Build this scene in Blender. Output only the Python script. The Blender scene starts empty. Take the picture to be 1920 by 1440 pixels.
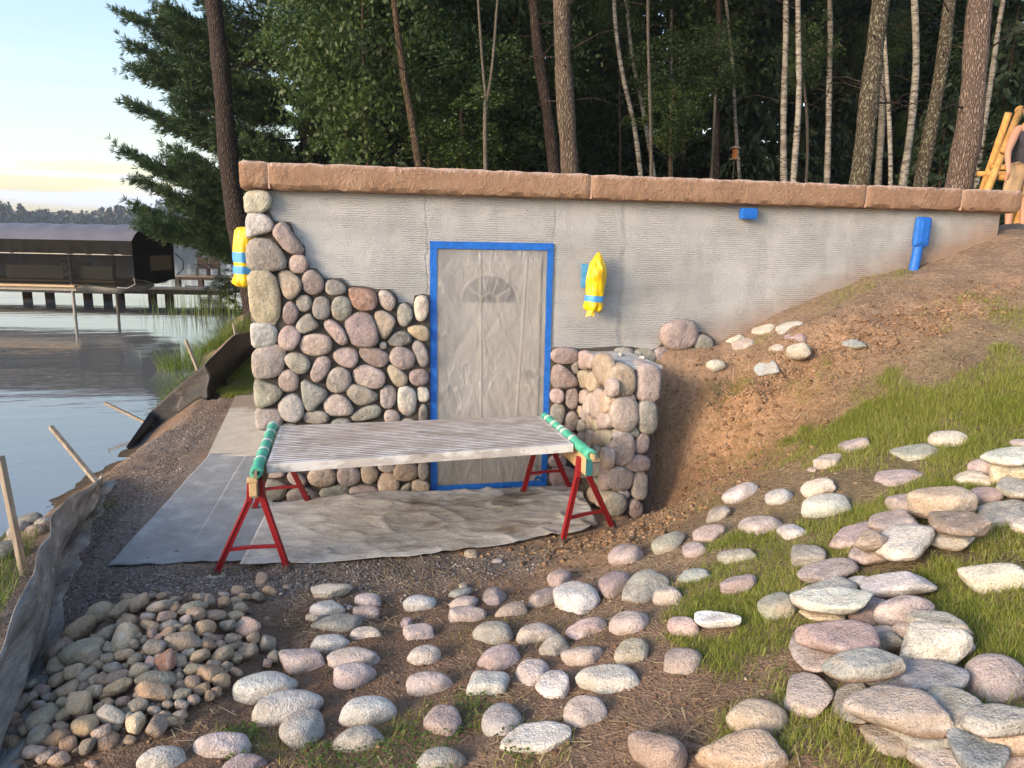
import bpy, bmesh, math, random
import numpy as np
from mathutils import Vector, Matrix, Euler
rng = np.random.default_rng(7); random.seed(7)
sc = bpy.context.scene; COL = sc.collection
# ---------------------------------------------------------------- camera
CAM_LENS=25.2954
CAM_LOC=(-0.5881, -5.9002, 2.1171)
CAM_R=(0.97769, -0.209317, 0.017548)
CAM_U=(0.023641, 0.192663, 0.98098)
CAM_F=(0.208717, 0.95868, -0.193313)
cam = bpy.data.cameras.new('camera'); cam.sensor_width = 36; cam.lens = CAM_LENS; cam.clip_start = .05; cam.clip_end = 3000
co = bpy.data.objects.new('camera', cam); COL.objects.link(co)
_R, _U, _F = Vector(CAM_R), Vector(CAM_U), Vector(CAM_F)
co.matrix_world = Matrix(((_R.x,_U.x,-_F.x,CAM_LOC[0]),(_R.y,_U.y,-_F.y,CAM_LOC[1]),(_R.z,_U.z,-_F.z,CAM_LOC[2]),(0,0,0,1)))
sc.camera = co
# ---------------------------------------------------------------- sky, sun, exposure
SUN_DIR = Vector((-.85, -.44, .29)).normalized()
w = bpy.data.worlds.new('World'); sc.world = w; w.use_nodes = True
nt = w.node_tree; nt.nodes.clear()
def wn(t, **k):
    n = nt.nodes.new(t)
    for a, b in k.items(): setattr(n, a, b)
    return n
sky = wn('ShaderNodeTexSky', sky_type='NISHITA', sun_disc=False)
sky.sun_elevation = math.asin(SUN_DIR.z); sky.sun_rotation = math.atan2(SUN_DIR.x, SUN_DIR.y)
sky.air_density = 1.0; sky.dust_density = 1.7; sky.ozone_density = 1.6; sky.altitude = 200
bg = wn('ShaderNodeBackground'); bg.inputs['Strength'].default_value = .12
wo = wn('ShaderNodeOutputWorld')
# thin cloud streaks low over the horizon
tc = wn('ShaderNodeTexCoord'); sep = wn('ShaderNodeSeparateXYZ'); nt.links.new(tc.outputs['Generated'], sep.inputs[0])
mp = wn('ShaderNodeMapping'); mp.inputs['Scale'].default_value = (2.2, 2.2, 34); nt.links.new(tc.outputs['Generated'], mp.inputs[0])
nz = wn('ShaderNodeTexNoise'); nz.inputs['Scale'].default_value = 1.6; nz.inputs['Detail'].default_value = 6; nz.inputs['Roughness'].default_value = .55; nt.links.new(mp.outputs[0], nz.inputs['Vector'])
r1 = wn('ShaderNodeValToRGB'); r1.color_ramp.elements[0].position = .44; r1.color_ramp.elements[1].position = .60; nt.links.new(nz.outputs['Fac'], r1.inputs[0])
r2 = wn('ShaderNodeValToRGB'); e = r2.color_ramp.elements; e[0].position = .0; e[0].color = (1,1,1,1); e[1].position = .24; e[1].color = (0,0,0,1)
x = e.new(.075); x.color = (1,1,1,1); x = e.new(.11); x.color = (.15,.15,.15,1); x = e.new(.17); x.color = (.35,.35,.35,1)
nt.links.new(sep.outputs['Z'], r2.inputs[0])
ml = wn('ShaderNodeMath', operation='MULTIPLY'); nt.links.new(r1.outputs[0], ml.inputs[0]); nt.links.new(r2.outputs[0], ml.inputs[1])
m2 = wn('ShaderNodeMath', operation='MULTIPLY'); m2.inputs[1].default_value = .75; nt.links.new(ml.outputs[0], m2.inputs[0])
mx = wn('ShaderNodeMix', data_type='RGBA'); nt.links.new(m2.outputs[0], mx.inputs[0]); 
r3 = wn('ShaderNodeValToRGB'); e3 = r3.color_ramp.elements; e3[0].position = 0; e3[0].color = (.66,.60,.52,1); e3[1].position = .6; e3[1].color = (1,1,1,1)
for ps, cl_ in ((.06,(.76,.66,.52,1)),(.16,(.80,.74,.62,1)),(.32,(.88,.88,.86,1))): x = e3.new(ps); x.color = cl_
nt.links.new(sep.outputs['Z'], r3.inputs[0]); glow = wn('ShaderNodeMix', data_type='RGBA', blend_type='MULTIPLY'); glow.inputs[0].default_value = 1   # warm evening glow low in the sky
nt.links.new(sky.outputs[0], glow.inputs[6]); nt.links.new(r3.outputs[0], glow.inputs[7]); nt.links.new(glow.outputs[2], mx.inputs[6]); mx.inputs[7].default_value = (2.0, 2.35, 3.1, 1)
nt.links.new(mx.outputs[2], bg.inputs['Color']); nt.links.new(bg.outputs[0], wo.inputs['Surface'])
sl = bpy.data.lights.new('sun', 'SUN'); sl.energy = .98; sl.angle = math.radians(20); sl.color = (1, .84, .66)
so = bpy.data.objects.new('sun', sl); COL.objects.link(so); so.rotation_euler = SUN_DIR.to_track_quat('Z', 'Y').to_euler()
sc.view_settings.view_transform = 'Standard'; sc.view_settings.look = 'None'; sc.view_settings.gamma = 1
sc.view_settings.use_curve_mapping = False; sc.view_settings.exposure = 2.03
sc.view_settings.use_white_balance = True; sc.view_settings.white_balance_temperature = 6800; sc.view_settings.white_balance_tint = 14
sc.render.engine = 'CYCLES'
sc.cycles.max_bounces = 6; sc.cycles.transparent_max_bounces = 12

# ---------------------------------------------------------------- terrain
CTRL = np.array([
 (1.85,0,1.08),(2.5,0,1.226),(2.97,0,1.416),(3.43,0,1.61),(3.91,0,1.80),(4.46,0,1.955),(5.02,0,2.11),(5.42,0,2.25),(7,0,2.42),(9,0,2.5),
 (1.3,0,0.0),(0,0,0),(-1.3,0,0),(-2.2,0,-.02),(1.3,.4,0.0),(0,.4,0),(-1.3,.4,0),(2.5,.4,1.25),(3.9,.4,1.82),(5.4,.4,2.28),
 (-1.3,-1.3,0),(0,-1.3,0),(.8,-1.25,0),(1.2,-1.05,0.0),(-2.2,-1.1,-.02),(-2.2,-2.4,0),(-1,-2.4,.02),(0,-2,.03),(.5,-1.7,.04),(1.1,-1.5,.10),
 (0,-3.3,.12),(1,-2.2,.24),(1,-3.5,.42),(2,-3.5,.78),(2,-2,.62),(3,-2,1.05),(3,-1,1.22),(4,-1,1.60),(4,-2.5,1.38),(6,-1.5,2.25),(6,-4,1.95),
 (1.63,-.8,0.0),(1.80,-.42,.12),(1.90,-.62,.06),(1.76,-.2,.45),(2.05,-.22,.98),(2.12,-.55,.72),(2.3,-.95,.60),(2.05,-.9,.30),(2.5,-.5,1.03),(1.9,-1.2,.30),
 (-.6,-6,.35),(2,-6,.95),(-3,-6,.1),(5,-7,1.7),(9,-4,2.6),(9,-8,2.6),(-2,-4,.02)])
def _tps_fit(P):
    n=len(P); d=np.hypot(P[:,None,0]-P[None,:,0],P[:,None,1]-P[None,:,1])
    K=np.where(d>0,d*d*np.log(d+1e-12),0)+0.004*np.eye(n)
    A=np.zeros((n+3,n+3)); A[:n,:n]=K; A[:n,n]=1; A[:n,n+1:]=P[:,:2]; A[n,:n]=1; A[n+1:,:n]=P[:,:2].T
    return np.linalg.solve(A,np.concatenate([P[:,2],[0,0,0]]))
_W=_tps_fit(CTRL)
def _tps(x,y):
    x=np.asarray(x,float);y=np.asarray(y,float)
    r=_W[-3]+_W[-2]*x+_W[-1]*y
    for w,p in zip(_W[:-3],CTRL):
        d2=(x-p[0])**2+(y-p[1])**2
        r=r+w*0.5*d2*np.log(d2+1e-12)
    return r
WATER=-0.55
SHY=[-40,-8,-4,-1,1,3.3,6.3,13.8,20,26,34,50,90]; SHX=[-9,-4.6,-3.9,-3.85,-3.75,-3.45,-3.7,-4.35,-4.7,-4.4,-2.5,6,30]
def sst(a,b,t):
    t=np.clip((t-a)/(b-a),0,1); return t*t*(3-2*t)
def H(x,y):
    x=np.asarray(x,float);y=np.asarray(y,float)
    xc=np.clip(x,-3.2,9);yc=np.clip(y,-8,.4)
    front=_tps(xc,yc)+.03*np.clip(x-9,0,40)
    # land behind the front of the building
    front=np.where((x>-2.4)&(y>-1.6)&(y<.5),np.maximum(front,0.0),front)
    up=2.25+.04*np.clip(y-9,0,60)+.03*np.clip(x-6,0,60)
    lowmix=sst(-1.15,1.3,x-.35*np.clip(y-7,0,5)*0+.3*np.clip(y-7,0,5))
    back=lowmix*up+(1-lowmix)*(-.05)
    # just outside the right end of the wall
    back=np.where(x>5.2,np.minimum(back,2.28+.03*np.clip(x-5.4,0,50)+.04*np.clip(y-5,0,50)),back)
    z=front+(back-front)*sst(.3,2.2,y)
    s=x-np.interp(y,SHY,SHX)
    bank=np.where(s<0,WATER+.3*s,WATER+.62*sst(0,1.15,s))
    z=np.where(s<1.15,np.minimum(z,bank),z)
    z=np.maximum(z,-3.)
    # far shore of the lake
    far=sst(330,420,np.hypot(x,y))*np.where(s<0,1,0)
    z=z*(1-far)+far*(1.5+sst(400,700,np.hypot(x,y))*18)
    # small mound under the cobble pile
    z=z+.19*np.exp(-(((x+1.62)/.40)**2+((y+2.2)/.60)**2))
    return z
def Hn(x,y,e=.04):
    gx=(H(x+e,y)-H(x-e,y))/(2*e); gy=(H(x,y+e)-H(x,y-e))/(2*e)
    n=np.array([-gx,-gy,1.0]); return n/np.linalg.norm(n)

# ---------------------------------------------------------------- helpers
def tag(o, label=None, cat=None, group=None, kind=None):
    if label: o['label'] = label
    if cat: o['category'] = cat
    if group: o['group'] = group
    if kind: o['kind'] = kind
    return o
def empty(name, loc, label, cat, group=None):
    o = bpy.data.objects.new(name, None); COL.objects.link(o); o.location = loc; o.empty_display_size = .2
    return tag(o, label, cat, group)
def link(name, me, mat=None, parent=None, loc=None):
    o = bpy.data.objects.new(name, me); COL.objects.link(o)
    if mat is not None and not me.materials: me.materials.append(mat)
    if parent is not None:
        o.parent = parent
        off = Vector((0,0,0)); p = parent
        while p is not None: off += Vector(p.location); p = p.parent
        o.location = -off
    if loc is not None: o.location = Vector(o.location) + Vector(loc)
    return o
def mesh(name, V, Fc, smooth=False):
    me = bpy.data.meshes.new(name); me.from_pydata([tuple(map(float,v)) for v in V], [], [tuple(map(int,f)) for f in Fc])
    if smooth: me.polygons.foreach_set('use_smooth', [True]*len(me.polygons))
    me.update(); return me
def bigmesh(name, V, Fa, smooth=False, col=None):
    """V (n,3) array, Fa (m,k) array of equal sized faces"""
    V = np.ascontiguousarray(V, np.float32); Fa = np.ascontiguousarray(Fa, np.int32)
    me = bpy.data.meshes.new(name); n, k = Fa.shape
    me.vertices.add(len(V)); me.vertices.foreach_set('co', V.ravel())
    me.loops.add(n*k); me.loops.foreach_set('vertex_index', Fa.ravel())
    me.polygons.add(n); me.polygons.foreach_set('loop_start', np.arange(0, n*k, k, dtype=np.int32)); me.polygons.foreach_set('loop_total', np.full(n, k, np.int32))
    if smooth: me.polygons.foreach_set('use_smooth', np.ones(n, bool))
    if col is not None:
        a = me.attributes.new('tint', 'FLOAT_COLOR', 'POINT'); a.data.foreach_set('color', np.ascontiguousarray(col, np.float32).ravel())
    me.update(calc_edges=True); return me
class MB:
    def __init__(s): s.V = []; s.F = []
    def add(s, V, F):
        b = len(s.V); s.V += [tuple(v) for v in V]; s.F += [tuple(i+b for i in f) for f in F]; return s
    def box(s, c, d, rot=None, taper=1):
        x, y, z = [t/2 for t in d]
        P = [Vector((a*x*(taper if e > 0 else 1), b*y*(taper if e > 0 else 1), e*z)) for e in (-1,1) for a, b in ((-1,-1),(1,-1),(1,1),(-1,1))]
        if rot is not None: P = [rot @ p for p in P]
        return s.add([p + Vector(c) for p in P], [(3,2,1,0),(4,5,6,7),(0,1,5,4),(1,2,6,5),(2,3,7,6),(3,0,4,7)])
    def bar(s, a, b, wx, wy, up=(0,0,1)):
        a, b = Vector(a), Vector(b); d = (b-a); L = d.length; z = d.normalized(); x = Vector(up).cross(z)
        if x.length < 1e-4: x = Vector((1,0,0))
        x.normalize(); y = z.cross(x); R = Matrix((x,y,z)).transposed()
        return s.box((a+b)/2, (wx, wy, L), R)
    def tube(s, pts, rad, n=10, cap=True):
        pts = [Vector(p) for p in pts]; rad = rad if hasattr(rad, '__len__') else [rad]*len(pts)
        b = len(s.V); ref = None
        for i, p in enumerate(pts):
            t = (pts[min(i+1, len(pts)-1)] - pts[max(i-1, 0)]).normalized()
            if ref is None: ref = t.orthogonal().normalized()
            ref = (ref - t*ref.dot(t)).normalized(); bi = t.cross(ref)
            for k in range(n):
                a = 2*math.pi*k/n; s.V.append(tuple(p + (ref*math.cos(a) + bi*math.sin(a))*rad[i]))
        for i in range(len(pts)-1):
            for k in range(n): s.F.append((b+i*n+k, b+i*n+(k+1)%n, b+(i+1)*n+(k+1)%n, b+(i+1)*n+k))
        if cap: s.F.append(tuple(b+k for k in range(n))[::-1]); s.F.append(tuple(b+(len(pts)-1)*n+k for k in range(n)))
        return s
    def build(s, name, mat, parent=None, smooth=False, bevel=0):
        me = mesh(name, s.V, s.F, smooth); o = link(name, me, mat, parent)
        if bevel:
            m = o.modifiers.new('b', 'BEVEL'); m.width = bevel; m.segments = 2; m.limit_method = 'ANGLE'
        return o
def vn(x, y, s, seed=0):
    """smooth value noise in 0..1"""
    x = np.asarray(x, float)/s; y = np.asarray(y, float)/s
    i = np.floor(x).astype(np.int64); j = np.floor(y).astype(np.int64); u = x-i; v = y-j; u = u*u*(3-2*u); v = v*v*(3-2*v)
    def h(a, b):
        t = (a*374761393 + b*668265263 + seed*2246822519) & 0xffffffff
        t = ((t ^ (t >> 13))*1274126177) & 0xffffffff
        return ((t ^ (t >> 16)) & 0xffff)/65535.
    return (h(i,j)*(1-u) + h(i+1,j)*u)*(1-v) + (h(i,j+1)*(1-u) + h(i+1,j+1)*u)*v
def inpoly(x, y, pl):
    r = np.zeros(np.shape(x), bool)
    for k in range(len(pl)):
        x1, y1 = pl[k][:2]; x2, y2 = pl[k-1][:2]
        if y1 == y2: continue
        r ^= ((y1 > y) != (y2 > y)) & (x < (x2-x1)*(y-y1)/(y2-y1)+x1)
    return r
# ---------------------------------------------------------------- materials
class NT:
    def __init__(s, name, rough=.8, spec=.3):
        s.m = bpy.data.materials.new(name); s.m.use_nodes = True; s.t = s.m.node_tree
        s.b = s.t.nodes['Principled BSDF']; s.b.inputs['Roughness'].default_value = rough; s.b.inputs['Specular IOR Level'].default_value = spec
        s.out = s.t.nodes['Material Output']
    def n(s, typ, ins=None, **k):
        o = s.t.nodes.new(typ)
        for a, b in k.items(): setattr(o, a, b)
        for a, b in (ins or {}).items():
            if hasattr(b, 'is_output') or isinstance(b, bpy.types.NodeSocket): s.t.links.new(b, o.inputs[a])
            else: o.inputs[a].default_value = b
        return o
    def pos(s): return s.n('ShaderNodeNewGeometry').outputs['Position']
    def obj(s): return s.n('ShaderNodeTexCoord').outputs['Object']
    def map(s, v, scale, loc=(0,0,0), rot=(0,0,0)): return s.n('ShaderNodeMapping', {'Vector': v, 'Scale': scale, 'Location': loc, 'Rotation': rot}).outputs[0]
    def noise(s, v, sc_, det=4, ro=.55, dist=0): return s.n('ShaderNodeTexNoise', {'Vector': v, 'Scale': sc_, 'Detail': det, 'Roughness': ro, 'Distortion': dist}).outputs['Fac']
    def voro(s, v, sc_, feature='F1', out='Distance', rnd=1): return s.n('ShaderNodeTexVoronoi', {'Vector': v, 'Scale': sc_, 'Randomness': rnd}, feature=feature).outputs[out]
    def ramp(s, f, stops):
        r = s.n('ShaderNodeValToRGB', {'Fac': f}); e = r.color_ramp.elements
        while len(e) < len(stops): e.new(.5)
        for q, (p, c) in zip(e, stops): q.position = p; q.color = (*c, 1) if hasattr(c, '__len__') else (c, c, c, 1)
        return r.outputs[0]
    def mix(s, f, a, b, mode='MIX'):
        o = s.n('ShaderNodeMix', data_type='RGBA', blend_type=mode)
        for i, v in ((0, f), (6, a), (7, b)):
            if isinstance(v, bpy.types.NodeSocket): s.t.links.new(v, o.inputs[i])
            else: o.inputs[i].default_value = v if i == 0 else ((*v, 1) if len(v) == 3 else v)
        return o.outputs[2]
    def math(s, op, a, b=0):
        o = s.n('ShaderNodeMath', operation=op)
        for i, v in ((0, a), (1, b)):
            if isinstance(v, bpy.types.NodeSocket): s.t.links.new(v, o.inputs[i])
            else: o.inputs[i].default_value = v
        return o.outputs[0]
    def col(s, c):
        if isinstance(c, bpy.types.NodeSocket): s.t.links.new(c, s.b.inputs['Base Color'])
        else: s.b.inputs['Base Color'].default_value = (*c, 1)
        return s
    def rough(s, v): s.t.links.new(v, s.b.inputs['Roughness']); return s
    def bump(s, h, strength=.5, dist=.01, prev=None):
        k = {'Height': h, 'Strength': strength, 'Distance': dist}
        if prev is not None: k['Normal'] = prev
        o = s.n('ShaderNodeBump', k); s.t.links.new(o.outputs[0], s.b.inputs['Normal']); return o.outputs[0]
def plain(name, c, rough=.7, spec=.3, var=.15, scale=12, metal=0, bump=0):
    t = NT(name, rough, spec); f = t.noise(t.pos(), scale, 4)
    t.col(t.ramp(f, [(.3, [x*(1-var) for x in c]), (.7, [min(1, x*(1+var)) for x in c])])); t.b.inputs['Metallic'].default_value = metal
    if bump: t.bump(t.noise(t.pos(), scale*6, 4), .5, bump)
    return t.m
def mat_stone(name, speck=1.0, soil=False):
    t = NT(name, .82, .25); p = t.pos(); oi = t.n('ShaderNodeObjectInfo'); base = oi.outputs['Color']
    off = t.n('ShaderNodeVectorMath', {0: p}, operation='ADD'); cx = t.n('ShaderNodeCombineXYZ', {'X': t.math('MULTIPLY', oi.outputs['Random'], 37.), 'Y': t.math('MULTIPLY', oi.outputs['Random'], 11.)}); t.t.links.new(cx.outputs[0], off.inputs[1]); v = off.outputs[0]
    g = t.voro(v, 210, out='Color'); gs = t.n('ShaderNodeSeparateColor', {0: g}).outputs[0]
    spots = t.ramp(gs, [(.0, .45), (.14, .78), (.3, .97), (.75, 1.03), (.9, 1.16), (1, 1.3)])
    c = t.mix(.78*speck, base, spots, 'MULTIPLY')
    lg = t.noise(v, 9, 5, .6); c = t.mix(.9, c, t.ramp(lg, [(.28, .66), (.5, 1.0), (.72, 1.25)]), 'MULTIPLY')
    warm = t.noise(v, 5.5, 3); c = t.mix(t.ramp(warm, [(.52, 0), (.72, .35)]), c, (.42, .29, .20))
    pale = t.noise(v, 17, 6, .65); c = t.mix(t.ramp(pale, [(.55, 0), (.70, .38)]), c, (.58, .56, .53)); dk = t.noise(v, 13, 7, .72); c = t.mix(t.ramp(dk, [(.55, 0), (.72, .45)]), c, (.14,.125,.11))
    if soil:                                                              # soil clinging to the underside
        oz = t.n('ShaderNodeSeparateXYZ', {0: t.obj()}).outputs['Z']; dm = t.math('ADD', oz, t.math('MULTIPLY', t.math('SUBTRACT', t.noise(v, 16, 5, .7), .5), 1.5))
        c = t.mix(t.ramp(dm, [(0, .85), (.22, 0)]) if False else t.math('MULTIPLY', t.math('SUBTRACT', 1, t.ramp(t.math('ADD', dm, .55), [(.0, 0), (.45, 1)])), .8), c, (.17,.11,.072))
        bl = t.noise(v, 6.5, 5, .7); c = t.mix(t.ramp(bl, [(.60, 0), (.70, .35)]), c, (.24,.185,.13))
    t.col(c)
    h1 = t.noise(v, 38, 7, .68); h2 = t.noise(v, 7, 3); hv = t.voro(v, 120)
    hh = t.math('ADD', t.math('ADD', t.math('MULTIPLY', h1, 1.), t.math('MULTIPLY', h2, 2.6)), t.math('ADD', t.math('MULTIPLY', hv, .35), t.math('MULTIPLY', t.noise(v, 17, 5, .6), 1.6)))
    t.bump(hh, .75, .013)
    return t.m
def mat_leaf(name, c1, c2, trans=.35, rough=.5):
    t = NT(name, rough, .35); oi = t.n('ShaderNodeObjectInfo').outputs['Random']
    f = t.noise(t.pos(), 1.3, 3); f2 = t.voro(t.pos(), 7, out='Color'); f2 = t.n('ShaderNodeSeparateColor', {0: f2}).outputs[0]
    mixf = t.math('ADD', t.math('MULTIPLY', f, .6), t.math('MULTIPLY', f2, .4)); c = t.ramp(mixf, [(.3, c1), (.7, c2)])
    c = t.mix(.5, c, t.n('ShaderNodeHueSaturation', {'Hue': .5, 'Saturation': .9, 'Value': t.math('ADD', .7, t.math('MULTIPLY', oi, .6)), 'Color': c}).outputs[0])
    t.col(c); tr = t.n('ShaderNodeBsdfTranslucent', {'Color': c}); m = t.n('ShaderNodeMixShader', {0: trans, 1: t.b.outputs[0], 2: tr.outputs[0]}); t.t.links.new(m.outputs[0], t.out.inputs[0])
    return t.m
def mat_bark(name, dark, light, sxy=22, sz=4.5, moss=None, mossamt=.0, depth=.03):
    t = NT(name, .9, .15); p = t.pos(); v = t.map(p, (sxy, sxy, sz)); nzz = t.noise(t.map(p, (6,6,2)), 1, 3)
    vv = t.n('ShaderNodeVectorMath', {0: v, 1: t.n('ShaderNodeTexNoise', {'Vector': t.map(p, (5,5,3)), 'Scale': 1.5}).outputs['Color']}, operation='ADD').outputs[0]
    cr = t.voro(vv, 1, feature='DISTANCE_TO_EDGE'); f = t.noise(t.map(p, (30,30,9)), 1, 5, .7)
    plate = t.ramp(cr, [(.0, 0), (.28, 1)])
    c = t.mix(t.math('MULTIPLY', plate, .85), dark, t.mix(t.ramp(f,[(.3,0),(.7,1)]), [x*.45 for x in light], [min(1,x*1.4) for x in light])); c = t.mix(t.ramp(nzz, [(.4, 0), (.7, .35)]), c, [x*.8 for x in dark])
    if moss: c = t.mix(t.ramp(t.noise(t.map(p, (26,26,14)), 1, 3, .6), [(.56-mossamt, 0), (.62-mossamt, .8)]), c, moss)
    t.col(c); t.bump(t.math('ADD', plate, t.math('MULTIPLY', f, .35)), .9, depth)
    return t.m
def mat_birch():
    t = NT('birch_bark', .7, .2); p = t.pos()
    s1 = t.noise(t.map(p, (5,5,34)), 1, 4, .7); s2 = t.noise(t.map(p, (2.2,2.2,7)), 1, 3, .6)
    c = t.mix(t.ramp(s1, [(.50, 0), (.60, 1)]), (.29,.265,.22), (.035,.03,.025)); c = t.mix(t.ramp(s2, [(.50, 0), (.64, .85)]), c, (.09,.075,.06)); c = t.mix(.35, c, t.ramp(t.noise(p, 20, 4), [(.3,.6),(.7,1.1)]), 'MULTIPLY')
    t.col(c); t.bump(s1, .5, .01); return t.m

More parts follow.
